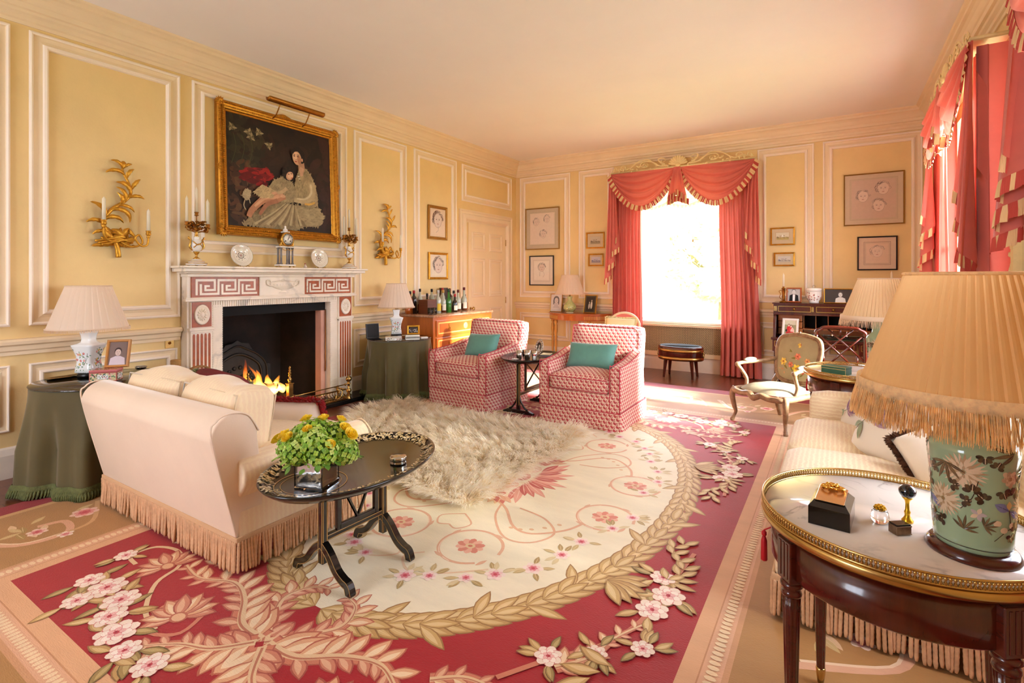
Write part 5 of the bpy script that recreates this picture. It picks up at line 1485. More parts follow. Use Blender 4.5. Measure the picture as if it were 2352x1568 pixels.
# ---- folding tray tables in black lacquer
def tray_table(label, loc, a, b, h, trz, dy, paint, feet, rz=0, group=None):
    t = thing('tray_table', label, 'tray table', loc, rz)
    q = MB(); tr = RZ(trz)
    prof = [(0, h), (a - .055, h), (a - .045, h + .002), (a - .012, h + .022), (a, h + .024), (a + .003, h + .020), (a - .008, h + .006), (a - .035, h - .014), (0, h - .014)]
    def rr(r, z, an): return r
    v, f = lathe(prof, 72); sc = b / a
    # stretch along Y keeping the rim width even
    v2 = []
    for x, y, z in v:
        r = math.hypot(x, y)
        if r < 1e-6: v2.append((x, y, z)); continue
        c_, s_ = x / r, y / r; k = b - (a - r); v2.append((r * c_, k * s_ if r > .5 * a else r * s_ * sc, z))
    q.add((v2, f), tr, col=(14, 11, 9))
    if paint:
        p = Paint(); rn = random.Random(4)
        gold = [(200, 176, 128), (176, 146, 96), (220, 200, 160)]
        for k in range(150):
            th = 2 * pi * k / 150
            for d in (-.018, -.032, -.046, -.058):
                if rn.random() < .55:
                    o = d + rn.uniform(-.006, .006); x, y = (a + o) * cos(th), (b + o) * sin(th); w_ = .6 if d < -.05 else 1
                    for j in range(3): p.leaf(x, y, rn.uniform(0, 6.28), .018 * w_, .009 * w_, rn.choice(gold))
        def surf(x, y, k):
            r = math.hypot(x / a, y / b); d = (1 - r) * a
            z = h + .0007 if d > .05 else h + .002 + (.022 - .002) * max(0, min(1, (.045 - d) / .033))
            return tr @ V((x, y, z + .0012 + k))
        p.emit(q, surf, .000006)
        for r_, wd in ((.142, .0035), (.118, .002)):
            p2 = Paint(); p2.stroke([(.03 + r_ * cos(2 * pi * k / 60), -.24 + r_ * sin(2 * pi * k / 60)) for k in range(61)], wd, (206, 160, 96), 0)
            p2.emit(q, lambda x, y, k: tr.inverted() @ V((0, 0, 0)) * 0 + V((x, y, h + .0014)), .000006)
    q.build('tray', EBONA, t)
    w = .017
    GL = MATS.get('gold_line') or mat('gold_line', (190, 146, 76), .4)
    def bar(q, x0, x1, y0, y1, z0, z1, e=.003): q.add(box(x0, x1, y0, y1, z0, z1, e), sm=False)
    for s_ in (-1, 1):
        y = s_ * dy
        q = MB(); bar(q, -w, w, y - w * .8, y + w * .8, .075 if feet == 'curved' else .03, h - .014)
        o = q.build('post', EBON, t)
        g = MB()
        for xx in (-w + .004, w - .004):
            g.add(box(xx - .0015, xx + .0015, y - w * .8 - .0006, y - w * .8, .08, h - .02), sm=False); g.add(box(xx - .0015, xx + .0015, y + w * .8, y + w * .8 + .0006, .08, h - .02), sm=False)
        for yy in (y - w * .8 + .004, y + w * .8 - .004):
            g.add(box(w, w + .0006, yy - .0015, yy + .0015, .08, h - .02), sm=False)
        g.build('gilt_lining', GL, o)
        for e in (-1, 1):
            q = MB()
            if feet == 'curved':
                P = spline([(e * .008, y, .155), (e * .05, y, .125), (e * .10, y, .07), (e * .145, y, .045), (e * .175, y, .035), (e * .19, y, .0)], 6)
                n = len(P); v, f = [], []
                for i, p_ in enumerate(P):
                    tg = (P[min(i + 1, n - 1)] - P[max(i - 1, 0)]).normalized(); nn = V((-tg.z, 0, tg.x)) * e
                    if nn.z < 0: nn = -nn
                    hh = .017
                    if i == n - 1: a_ = V((p_.x - e * .018, y, 0)); b_ = V((p_.x + e * .012, y, 0))
                    else: a_, b_ = p_ - nn * hh, p_ + nn * hh
                    for q_ in (a_, b_): v += [(q_.x, y - .014, max(0, q_.z)), (q_.x, y + .014, max(0, q_.z))]
                for i in range(n - 1):
                    o_ = i * 4
                    for k1, k2 in ((0, 1), (1, 3), (3, 2), (2, 0)): f.append((o_ + k1, o_ + k2, o_ + 4 + k2, o_ + 4 + k1))
                f += [(0, 1, 3, 2), ((n - 1) * 4, (n - 1) * 4 + 2, (n - 1) * 4 + 3, (n - 1) * 4 + 1)]
                q.add((v, f), sm=False)
                lf = q.build('leg', EBON, t)
                g = MB()
                for yy in (y - .0145, y + .0145):
                    for sgn in (-1, 1):
                        g.add(tube([(v[i * 4 + (0 if sgn < 0 else 2)][0], yy, v[i * 4 + (0 if sgn < 0 else 2)][2] + (-sgn) * .003) for i in range(n - 1)], .0011, 4), sm=False)
                g.build('gilt_lining', GL, lf)
            else:
                q.add(tube(spline([(e * .012, y, .16), (e * .03, y, .11), (e * .07, y, .055), (e * .10, y, .04)], 5), .009, 8))
                q.build('bracket', EBON, t)
        if feet != 'curved':
            q = MB(); q.add(prism([(-.17, 0), (.17, 0), (.165, .018), (.14, .024), (.12, .036), (-.12, .036), (-.14, .024), (-.165, .018)], .034, .003), T(0, y + .017, 0) @ XZ, sm=False)
            q.build('foot', EBON, t)
    q = MB(); bar(q, -.012, .012, -dy, dy, .165, .19); o = q.build('stretcher', EBON, t)
    g = MB()
    for zz in (.1695, .1865): g.add(box(.012, .0126, -dy, dy, zz - .0012, zz + .0012), sm=False)
    g.build('gilt_lining', GL, o)
    q = MB(); xg = .022; d2 = dy * .62; z0, z1 = .20, h - .016
    for yy in (-d2, d2): bar(q, xg - .009, xg + .009, yy - .012, yy + .012, z0, z1)
    bar(q, xg - .009, xg + .009, -d2, d2, z0, z0 + .024)
    for s_ in (-1, 1): q.add(tube([(xg, s_ * d2, z1 - .01), (xg, 0, z0 + .02)] if feet == 'curved' else [(xg, s_ * d2, z1 - .01), (xg, -s_ * d2, z0 + .03)], .008, 6), sm=False)
    q.build('gate_frame', EBON, t)
    return t
tray_table('oval black lacquer tray table with gilded floral rim beside the near sofa', (-1.86, 1.605, .011), .315, .44, .45, 9, .165, True, 'curved', -3)
tray_table('oval black lacquer tray table between the two armchairs', (-2.585, 4.48, .011), .27, .38, .50, 0, .26, False, 'sledge')

# ---- round marble-topped tables with brass gallery
def bouillotte(label, loc, rz, r=.315, h=.657):
    t = thing('gallery_table', label, 'table', loc, rz)
    MB().add(lathe([(0, h - .016), (r - .008, h - .016), (r - .008, h), (0, h)], 96)).build('marble_top', MARBT, t)
    q = MB()
    q.add(lathe([(r - .008, h - .026), (r + .002, h - .025), (r + .004, h - .019), (r + .004, h - .010), (r + .002, h - .006), (r - .004, h - .004)], 96, cap=False))
    q.add(tube([((r - .001) * cos(2 * pi * k / 96), (r - .001) * sin(2 * pi * k / 96), h + .0195) for k in range(96)], .0030, 8, closed=True))
    q.add(tube([((r - .001) * cos(2 * pi * k / 96), (r - .001) * sin(2 * pi * k / 96), h - .001) for k in range(96)], .0034, 6, closed=True))
    n = 230
    for k in range(n):
        a = 2 * pi * k / n; x, y = (r - .001) * cos(a), (r - .001) * sin(a)
        q.add(lathe([(.0022, h), (.0040, h + .0045), (.0018, h + .009), (.0040, h + .0135), (.0024, h + .018)], 6), T(x, y, 0))
    q.build('brass_gallery', BRASS, t)
    q = MB(); q.add(lathe([(r - .022, h - .036), (r - .022, h - .135), (r - .026, h - .14), (r - .05, h - .14)], 96)); q.build('apron', MAHOGH, t)
    for k in range(4):
        a = pi / 4 + k * pi / 2; x, y = (r - .028) * cos(a), (r - .028) * sin(a); m_ = T(x, y, 0) @ M.Rotation(a, 4, 'Z')
        q = MB(); q.add(box(-.022, .022, -.028, .028, h - .145, h - .038, .003), m_, sm=False)
        for j in range(3): q.add(box(.0215, .0235, -.018 + j * .014, -.010 + j * .014, h - .135, h - .045, .0008), m_, sm=False)
        nf = 8
        q.add(lathe([(.018, h - .145), (.026, h - .150), (.027, h - .158), (.02, h - .165), (.024, h - .172), (.025, h - .178), (.0225, h - .185)], 24), m_)
        q.add(lathe([(.0225, h - .185), (.021, h - .22), (.012, .05), (.011, .045)], 48, fn=lambda r_, z, an: r_ * (1 - .09 * (cos(10 * an) > .2))), m_)
        q.build('leg', MAHOG, t).data
        MB().add(lathe([(.0125, .05), (.014, .045), (.013, .03), (.009, 0), (0, 0)], 16), m_).build('brass_foot', BRASS, t)
    for k in range(2):
        a = k * pi; m_ = T((r - .022) * cos(a), (r - .022) * sin(a), h - .09) @ M.Rotation(a, 4, 'Z')
        MB().add(lathe([(.010, 0), (.009, .002), (.004, .004), (0, .005)], 16), m_ @ RY(90)).build('escutcheon', OLDBR, t)
    return t
bouillotte('round marble topped table with brass gallery nearest the camera', (.13, 1.70, .011), -8)
bouillotte('round marble topped table with brass gallery at the far end of the right sofa', (.12, 4.21, .011), 20)
for i, (x, y, l) in enumerate(((-.178, 1.66, 'red silk tassel hanging from the near marble topped table'), (-.18, 4.32, 'red silk tassel hanging from the far marble topped table'))):
    t = thing('tassel', l, 'tassel', (x, y, .577))
    q = MB(); q.add(tube([(.0, 0, -.0), (.03, 0, .02)], .002, 5)); q.add(lathe([(.002, 0), (.007, -.006), (.007, -.014), (.004, -.017)], 10)); q.build('head', mat('red_silk', (186, 20, 30), .6) if i == 0 else MATS['red_silk'], t)
    MB().add(lathe([(.004, -.016), (.008, -.03), (.009, -.085), (.007, -.088), (0, -.088)], 12, fn=lambda r, z, a: r * (1 + .12 * sin(7 * a)))).build('threads', MATS['red_silk'], t)

# ---- drinks chest
ch_ = thing('chest_of_drawers', 'golden wood chest of drawers with speckled marble top left of the door', 'chest', (XL, 5.26, 0), 90)
hwc, dc = .61, .57
MB().add(box(-hwc - .015, hwc + .015, -dc - .02, -.001, .838, .865, .006)).build('marble_top', mat('speckled_marble', (196, 150, 116), .15, col2=(150, 100, 70), var=(26, .4), coat=.3), ch_)
q = MB(); q.add(box(-hwc, hwc, -dc, -.03, .09, .838, .004), sm=False); q.build('carcase', SATIN, ch_)
KNB = OLDBR
zz = .80
for i, hh in enumerate((.19, .21, .23)):
    q = MB(); q.add(box(-hwc + .05, hwc - .05, -dc - .014, -dc, zz - hh, zz, .004), sm=False); d_ = q.build('drawer', SATIN, ch_)
    MB().add(ring(2 * hwc - .16, hh - .05, [(0, 0), (.004, .003), (.012, .003), (.016, 0)]), frame_m((0, -dc - .014, zz - hh / 2), (1, 0, 0), (0, -1, 0)), sm=False).build('inlay', mat('light_inlay', (226, 172, 96), .3) if i == 0 else MATS['light_inlay'], d_)
    for s_ in (-1, 1):
        q = MB(); mx = frame_m((s_ * .33, -dc - .014, zz - hh / 2 + .01), (1, 0, 0), (0, -1, 0))
        q.add(prism([(.0, .045), (-.014, .02), (-.010, .0), (-.016, -.02), (0, -.03), (.016, -.02), (.010, 0), (.014, .02)], .003, .001), mx, sm=False)
        q.add(tube([(.02 * cos(k * .5 - .2), -.022 + .02 * sin(k * .5 - .2) * 1.0, .008) for k in range(13)], .003, 6, closed=True), mx)
        q.build('handle', KNB, d_)
    q = MB(); q.add(lathe([(.042, 0), (.042, .004), (.03, .006), (.012, .008), (0, .008)], 24), frame_m((0, -dc - .014, zz - hh / 2), (1, 0, 0), (0, -1, 0))); q.build('lock_rosette', MATS['light_inlay'], d_)
    zz -= hh + .02
for x, y in ((-hwc + .03, -dc + .03), (hwc - .03, -dc + .03), (-hwc + .03, -.06), (hwc - .03, -.06)):
    MB().add(lathe([(.014, 0), (.024, .09)], 12), T(x, y, 0)).build('foot', MAHOG, ch_)

# ---- demi-lune console on the back wall
co = thing('console_table', 'half round painted satinwood console table by the left of the back window', 'console table', (-3.39, YB, 0), 0)
hwt, dp, zt = .50, .40, .77
q = MB(); half = [(hwt * cos(pi + pi * k / 32), dp * sin(pi + pi * k / 32)) for k in range(33)]
q.add(prism([(x * 1.03, y * 1.04 - .032) for x, y in half], .018, .004), T(0, 0, zt - .018), sm=False); q.build('top', SATIN, co)
q = MB(); q.add(prism([(x, y - .032) for x, y in half], .085), T(0, 0, zt - .103), sm=False); q.build('apron', SATIN, co)
for k in range(3, 58):
    if k in (3, 39): q = MB()
    a = pi + pi * k / 60
    if k in (22, 57): q.build('fluted_inlay', MATS.get('fluted_gilding') or mat('fluted_gilding', (206, 156, 84), .4, metal=.3), co)
    if 21 < k < 39: continue
    q.add(box(-.006, .006, -.004, .001, 0, .05, .001), T(hwt * cos(a), dp * sin(a) - .032, zt - .088) @ M.Rotation(atan2(sin(a) / dp, cos(a) / hwt) + pi / 2, 4, 'Z'), sm=False)
for a in (pi + .12, pi + .95, 2 * pi - .95, 2 * pi - .12):
    x, y = (hwt - .03) * cos(a), (dp - .025) * sin(a) - .032
    MB().add(lathe([(.012, 0), (.018, .03), (.013, .05), (.02, .36), (.015, .38), (.024, .40), (.016, .43), (.026, .50), (.024, .58), (.014, .60), (.026, .63), (.026, zt - .10)], 16), T(x, y, 0)).build('leg', mat('gilded_leg', (196, 140, 66), .35, metal=.4) if 'gilded_leg' not in MATS else MATS['gilded_leg'], co)

# ---- brass-bound wine cooler under the window
wc = thing('wine_cooler', 'oval brass bound mahogany wine cooler on splayed legs under the back window', 'wine cooler', (-1.75, 6.98, 0))
def oval(prof, n=48): return lathe(prof, n, 1, .66)
q = MB(); q.add(oval([(0, .23), (.285, .23), (.29, .235), (.29, .392), (.292, .40), (.28, .41), (0, .41)])); q.build('body', MAHOGH, wc)
q = MB()
for a, b in ((.238, .275), (.338, .375)): q.add(oval([(.290, a), (.2945, a), (.2945, b), (.290, b)]))
q.build('brass_band', BRASS, wc)
q = MB(); q.add(oval([(.25, .411), (.262, .416), (.275, .411)])); q.add(oval([(0, .411), (.25, .4115)])); q.build('lid_inset', mat('slate_leather', (66, 74, 76), .4), wc)
for s_ in (-1, 1):
    q = MB(); q.add(tube([(s_ * .295, .03 * cos(k * pi / 5), .30 + .03 * sin(k * pi / 5)) for k in range(10)], .005, 6, closed=True)); q.add(sphere(.01, (s_ * .295, 0, .333), 8, 6)); q.build('ring_handle', BRASS, wc)
    for e in (-1, 1):
        MB().add(tube([(s_ * .165, e * .11, .235), (s_ * .185, e * .135, .0)], [.026, .014], 4), sm=False).build('leg', MAHOG, wc)

# ---- roll-top bureau on the back wall
bu = thing('bureau', 'open roll top mahogany bureau with brass mounts on the back wall', 'bureau', (-.02, 7.40, 0))
hb, db = .625, .55
def bx(q, *a, b=.003): q.add(box(*a, b), sm=False)
q = MB(); bx(q, -hb, hb, -db + .12, -.0, .885, 1.0); bx(q, -hb - .012, hb + .012, -db + .105, 0, .995, 1.012)
bx(q, -hb, hb, -db + .10, -.0, .868, .888); q.build('upper_case', MAHOGH, bu)
for i in range(3):
    x0 = -hb + .05 + i * .395; q = MB(); bx(q, x0, x0 + .345, -db + .108, -db + .13, .905, .975); d_ = q.build('drawer', MAHOGH, bu)
    MB().add(ring(.345, .07, [(0, 0), (.002, .004), (.007, .004), (.009, 0)]), frame_m((x0 + .1725, -db + .108, .94), (1, 0, 0), (0, -1, 0)), sm=False).build('brass_moulding', BRASS, d_)
    MB().add(lathe([(.016, 0), (.016, .003), (.006, .006), (.009, .014), (0, .016)], 14, sy=1.2), frame_m((x0 + .1725, -db + .108, .94), (1, 0, 0), (0, -1, 0))).build('keyhole_knob', BRASS, d_)
q = MB()
for x in (-hb + .022, -hb + .405, hb - .405, hb - .022):
    for j in range(3): bx(q, x - .016 + j * .012, x - .010 + j * .012, -db + .116, -db + .124, .91, .97, b=.001)
q.build('brass_flutes', BRASS, bu)
for s_ in (-1, 1):
    q = MB(); a, b = sorted((s_ * hb, s_ * (hb - .03)))
    q.add(prism([(0, .6), (0, .87), (-.42, .87), (-.45, .80), (-.475, .70), (-.48, .6)][::-1], .03, .003), T(a, 0, 0) @ YZ, sm=False); q.build('side_panel', MAHOG, bu)
q = MB(); bx(q, -hb + .03, hb - .03, -.06, -.02, .62, .87); q.build('back_panel', SATIN, bu)
q = MB()
for i in range(3): bx(q, -hb + .04, -hb + .30, -.30, -.06, .625 + i * .08, .70 + i * .08, b=.004)
q.build('inner_drawers', SATIN, bu)
q = MB()
for i in range(6): bx(q, -hb + .31 + i * .125, -hb + .316 + i * .125, -.28, -.06, .70, .87, b=.001)
bx(q, -hb + .30, hb - .03, -.28, -.06, .69, .70, b=.001); q.build('pigeonholes', SATIN, bu)
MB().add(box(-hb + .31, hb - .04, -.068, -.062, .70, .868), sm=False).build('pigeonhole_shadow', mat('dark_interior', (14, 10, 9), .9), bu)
q = MB(); bx(q, -hb - .015, hb + .015, -db - .02, 0, .575, .605, b=.005); q.build('writing_slide', MAHOGH, bu)
MB().add(box(-.40, .40, -db - .0, -.30, .605, .608, .001), sm=False).build('leather_inset', mat('green_leather', (60, 66, 40), .5), bu)
for s_ in (-1, 0, 1):
    x0, x1 = (-.21, .21) if s_ == 0 else sorted((s_ * hb, s_ * .23)); q = MB(); bx(q, x0, x1, -db, -.03, .44 if s_ else .50, .573); d_ = q.build('drawer', MAHOGH, bu)
    MB().add(ring(x1 - x0 - .04, .07, [(0, 0), (.002, .003), (.006, .003), (.008, 0)]), frame_m(((x0 + x1) / 2, -db, .53), (1, 0, 0), (0, -1, 0)), sm=False).build('brass_moulding', BRASS, d_)
    MB().add(tube([(.014 * cos(k * .628), .014 * sin(k * .628), .006) for k in range(10)], .0025, 6, closed=True), frame_m(((x0 + x1) / 2, -db, .53), (1, 0, 0), (0, -1, 0))).build('ring_pull', BRASS, d_)
for s_ in (-1, 1):
    for y in (-db + .04, -.06): MB().add(lathe([(.011, 0), (.015, .03), (.024, .40), (.028, .44)], 16), T(s_ * (hb - .035), y, 0)).build('leg', MAHOG, bu)
# ================================================================ lamps
SHADE2 = mat('pale_pleated_silk', (250, 232, 212), .8, translucent=.45)
SHADE3 = mat('gold_pleated_silk', (232, 190, 132), .8, translucent=.45)
FRG1 = mat('cream_shade_fringe', (244, 222, 196), .8, translucent=.3)
FRG3 = mat('gold_shade_fringe', (252, 226, 178), .7, translucent=.5, var=(60, .2))
def lamp(label, loc, body, square, deco, bodycol, plinth, sh, pleats, shm, frm, fl, rot=0, nfr=420, group=None, depth=.004):
    """body = [(r, z)]; sh = (r_bottom, r_top, z_bottom, z_top); deco(paint) draws on (arc length, z)"""
    t = thing('table_lamp', label, 'lamp', loc, rot, group)
    def sq(r, z, a):
        if not square: return r
        c_, s_ = abs(cos(a)), abs(sin(a)); return r * (c_ ** 7 + s_ ** 7) ** (-1 / 7)
    q = MB(); q.add(lathe(body, 48, fn=sq), col=bodycol)
    if deco:
        p = Paint(); deco(p)
        zs = [z for r, z in body]
        def rad(z):
            for (r0, z0), (r1, z1) in zip(body, body[1:]):
                if z0 <= z <= z1: return lerp(r0, r1, (z - z0) / max(1e-6, z1 - z0))
            return body[0][0] if z < zs[0] else body[-1][0]
        rm = max(r for r, z in body) * .92
        def fn(x, z, k):
            a = x / rm - pi / 2; r = sq(rad(z), z, a) + .0004 + k
            return (r * cos(a), r * sin(a), z)
        p.emit(q, fn, .000005, split=.006)
    q.build('vase', PORC, t)
    q = MB(); pr, ph, pm = plinth
    q.add(lathe([(0, 0), (pr, 0), (pr + .002, ph * .3), (pr * .97, ph * .7), (pr * .9, ph), (0, ph)], 40)); q.build('plinth', pm, t)
    rb, rt, zb, zt = sh
    q = MB(); q.add(lathe([(.012, body[-1][1]), (.012, zb + .02), (.006, zb + .03), (.006, zt - .02)], 12)); q.build('stem', BRASS, t)
    q = MB(); n = pleats * 4
    pat = (0, depth * .25, depth * .6, depth)
    v = []; f = []
    rows = 8
    for j in range(rows + 1):
        z = lerp(zb, zt, j / rows); r = lerp(rb, rt, j / rows)
        for k in range(n):
            a = 2 * pi * (k + (.0 if k % 4 else -.35)) / n; rr = r - pat[k % 4] * (.6 + .4 * r / rb)
            v.append((rr * cos(a), rr * sin(a), z))
    for j in range(rows):
        for k in range(n): f.append((j * n + k, j * n + (k + 1) % n, (j + 1) * n + (k + 1) % n, (j + 1) * n + k))
    q.add((v, f), sm=False)
    q.build('shade', shm, t)
    q = MB()
    for r_, z_, w_ in ((rt + .001, zt - .003, .004), (rb + .001, zb + .004, .0045)):
        if r_ > rt + .01: q.build('top_braid', frm, t); q = MB()
        q.add(tube([(r_ * cos(2 * pi * k / 60), r_ * sin(2 * pi * k / 60), z_) for k in range(60)], w_, 6, closed=True))
    if fl > .03:
        q.add(lathe([(rb + .003, zb + .022), (rb + .005, zb + .01), (rb + .005, zb - .006), (rb + .002, zb - .008)], 72, cap=False))
    q.build('hem_braid', frm, t)
    q = MB(); rn = random.Random(3)
    for k in range(nfr):
        a = 2 * pi * k / nfr + rn.uniform(-.01, .01); r = rb + rn.uniform(.0, .004); L = fl * rn.uniform(.85, 1.08); o = rn.uniform(-.08, .08) * fl; e = rn.uniform(-.002, .012) * fl / .05
        q.add(tube([(r * cos(a), r * sin(a), zb + .002), ((r + e * .6) * cos(a) - o * .4 * sin(a), (r + e * .6) * sin(a) + o * .4 * cos(a), zb - L * .5), ((r + e) * cos(a) - o * sin(a), (r + e) * sin(a) + o * cos(a), zb - L)], [.0009, .0009, .0005] if fl > .03 else [.0013, .0013, .0008], 3), sm=False)
    tag(q.build('fringe', frm, t), kind='stuff')
    return t
def deco_rose(p):
    rn = random.Random(6)
    G, PK, BR = [(70, 120, 96), (96, 140, 110), (130, 160, 120)], [(206, 90, 110), (226, 150, 150), (220, 180, 90)], (96, 84, 70)
    for o in (-.20, -.05, .10, .25):
        p.k = 0
        p.stroke([(o - .03, .16), (o - .0, .145), (o + .03, .13), (o + .035, .10), (o + .02, .075)], .003, BR, 4)
        p.stroke([(o + .02, .08), (o + .045, .12), (o + .05, .16)], .0025, BR, 4)
        for k in range(34):
            x, z = o + rn.uniform(-.04, .06), rn.choice([rn.uniform(.05, .11), rn.uniform(.05, .12), rn.uniform(.13, .19)])
            p.leaf(x, z, rn.uniform(0, 6.28), rn.uniform(.010, .018), .006, rn.choice(G))
        for k in range(7):
            x, z = o + rn.uniform(-.035, .05), rn.choice([rn.uniform(.08, .12), rn.uniform(.15, .19)])
            for j in range(5): p.ell(x + .005 * cos(j * 1.26), z + .005 * sin(j * 1.26), .0045, .0036, PK[k % 3], 8)
            p.ell(x, z, .003, .003, (240, 220, 150), 6)
    for k in range(40): p.ell(-.28 + k * .014, .028, .004, .0025, (120, 110, 120), 6)
bodyL = [(.052, .024), (.060, .03), (.056, .06), (.050, .10), (.054, .14), (.066, .18), (.074, .205), (.076, .214), (.05, .222), (.034, .232), (.031, .25), (.034, .275), (.042, .30), (.04, .304)]
BLKW = mat('carved_black_stand', (20, 14, 12), .35)
lamp('porcelain table lamp with pleated cream shade on the skirted table by the near sofa', (-4.33, 1.44, .642), bodyL, True, deco_rose, (236, 238, 236), (.062, .024, BLKW), (.225, .125, .325, .615), 30, SHADE2, FRG1, .016, rot=-58, nfr=520)
lamp('porcelain table lamp with pleated cream shade on the skirted table by the fireplace', (-4.28, 4.30, .642), bodyL, True, deco_rose, (236, 238, 236), (.062, .024, BLKW), (.205, .11, .335, .605), 26, SHADE2, FRG1, .012, rot=-40, nfr=300)
def deco_swirl(p):
    rn = random.Random(2)
    for k in range(60):
        x, z = rn.uniform(-.28, .28), rn.uniform(.03, .15); p.leaf(x, z, rn.uniform(-.5, .5) + .4, .035, .009, rn.choice([(214, 206, 120), (120, 140, 80), (236, 226, 180), (150, 160, 100)]))
lamp('green glazed gourd lamp with pleated cream shade on the half round console', (-3.47, 7.18, .771), [(.045, .012), (.055, .02), (.092, .06), (.098, .085), (.088, .125), (.05, .165), (.034, .19), (.032, .22), (.042, .25), (.04, .256)], False, deco_swirl, (176, 180, 116), (.055, .014, CRW), (.225, .125, .29, .585), 40, SHADE2, FRG1, .01, nfr=200)
def deco_birds(p):
    rn = random.Random(12)
    BR, DK, CR, BL = (86, 66, 44), (60, 46, 34), (214, 190, 160), (116, 120, 166)
    def mum(x, z, r):
        p.k = 0
        for ring_ in (1, .75, .5, .28):
            n = int(22 * ring_) + 5
            for k in range(n):
                a = 2 * pi * k / n + ring_; p.leaf(x + r * ring_ * .35 * cos(a), z + r * ring_ * .35 * sin(a), a, r * .62 * ring_ + .004, .0052, CR if (k + int(ring_ * 4)) % 3 else (176, 146, 112))
        p.ell(x, z, r * .12, r * .12, (150, 120, 80), 8)
    def lobed(x, z, s_, a):
        p.k = rn.randint(70, 90)
        for k in range(5):
            b = a + (k - 2) * .8; p.ell(x + cos(b) * s_ * .6, z + sin(b) * s_ * .6, s_ * .48, s_ * .34, BR if k % 2 else DK, 9, b)
        p.stroke([(x, z), (x + cos(a) * s_, z + sin(a) * s_)], .0012, CR, 0)
    def bamboo(x, z, s_, a):
        p.k = rn.randint(0, 9) * 13 + 95
        for k in range(6): p.leaf(x, z, a + (k - 2.5) * .5, s_ * (1 - .1 * abs(k - 2.5)), s_ * .15, BR if k % 2 else (110, 86, 58), (150, 126, 90))
    def peony(x, z, r):
        p.k = 40
        for k in range(16): 
            a = k * 2.4; d = r * (1 - k / 18); p.ell(x + d * .6 * cos(a), z + d * .6 * sin(a), r * .34, r * .26, (206, 178, 150) if k % 2 else (180, 150, 124), 8, a)
        p.ell(x, z, r * .2, r * .2, (150, 116, 84), 8)
    for o in (-.34, -.17, .0, .17):
        mum(o - .055, .205, .040); mum(o + .075, .13, .036)
        peony(o + .028, .20, .024)
        bamboo(o + .035, .255, .055, 2.6); bamboo(o + .085, .22, .05, -1.7); bamboo(o - .055, .075, .036, 1.2); bamboo(o - .02, .09, .03, .4)
        for x, z, s_ in ((-.04, .165, .016), (-.02, .15, .015), (.015, .17, .015), (.04, .165, .016), (.06, .20, .014), (-.055, .14, .014), (.055, .085, .017), (.075, .08, .014), (.04, .07, .014), (-.02, .245, .014), (.0, .225, .013), (-.075, .17, .014)):
            lobed(o + x, z, s_, rn.uniform(0, 6.28))
        p.k = 60
        p.stroke([(o - .06, .12), (o - .04, .15), (o - .03, .19)], .0016, DK, 4); p.stroke([(o + .0, .06), (o + .03, .085), (o + .07, .09)], .0016, DK, 4)
        p.stroke([(o + .02, .16), (o + .045, .18), (o + .04, .21)], .0016, DK, 4)
        for k in range(5): p.leaf(o - .03, .115, k * 1.25, .016, .009, CR if k % 2 else (186, 170, 170))
        p.leaf(o + .03, .128, 2.7, .035, .02, BL, (80, 84, 120)); p.leaf(o + .03, .128, -.5, .045, .016, BL, (80, 84, 120)); p.leaf(o + .03, .13, 1.6, .02, .014, (214, 180, 120))
        p.stroke([(o + .03, .13), (o + .036, .10)], .0022, DK, 0)
        for x, z in ((.005, .10), (.02, .085), (.04, .095)): p.ell(o + x, z, .009, .007, CR, 8)
    p.stroke([(-.30 + k * .02, .034) for k in range(31)], .002, DK, 0)
bodyC = [(.066, .020), (.071, .026), (.073, .05), (.0755, .10), (.078, .16), (.0815, .21), (.084, .245), (.082, .258), (.068, .272), (.054, .284), (.05, .30), (.052, .33), (.06, .36), (.058, .364)]
CEL = (150, 172, 140)
lamp('large celadon lamp with bird and flower painting and gold fringed shade nearest the camera', (.270, 1.60, .668), bodyC, False, deco_birds, CEL, (.086, .022, MAHOG), (.222, .128, .375, .655), 62, SHADE3, FRG3, .072, rot=20, nfr=2600, depth=.006)
lamp('celadon lamp with fringed pleated shade at the far end of the right sofa', (.25, 4.15, .668), bodyC, False, deco_birds, CEL, (.086, .022, MAHOG), (.225, .128, .375, .640), 62, mat('warm_pleated_silk', (240, 212, 170), .8, translucent=.45), FRG1, .05, rot=20, nfr=500, depth=.006)
# loose flexes
tag(MB().add(tube(spline([(-4.40, 1.50, .648), (-4.42, 1.42, .646), (-4.43, 1.30, .646), (-4.41, 1.24, .646), (-4.38, 1.26, .646), (-4.37, 1.36, .646)], 6), .0035, 6)).build('lamp_cord', mat('gold_flex', (150, 110, 60), .6)), 'loop of brown lamp flex on the left skirted table', 'cord')
tag(MB().add(tube(spline([(-3.40, 7.36, .66), (-3.44, 7.37, .40), (-3.55, 7.375, .10), (-3.58, 7.37, .03)], 6), .003, 6)).build('lamp_cord', MATS['gold_flex']), 'thin flex hanging below the half round console', 'cord')

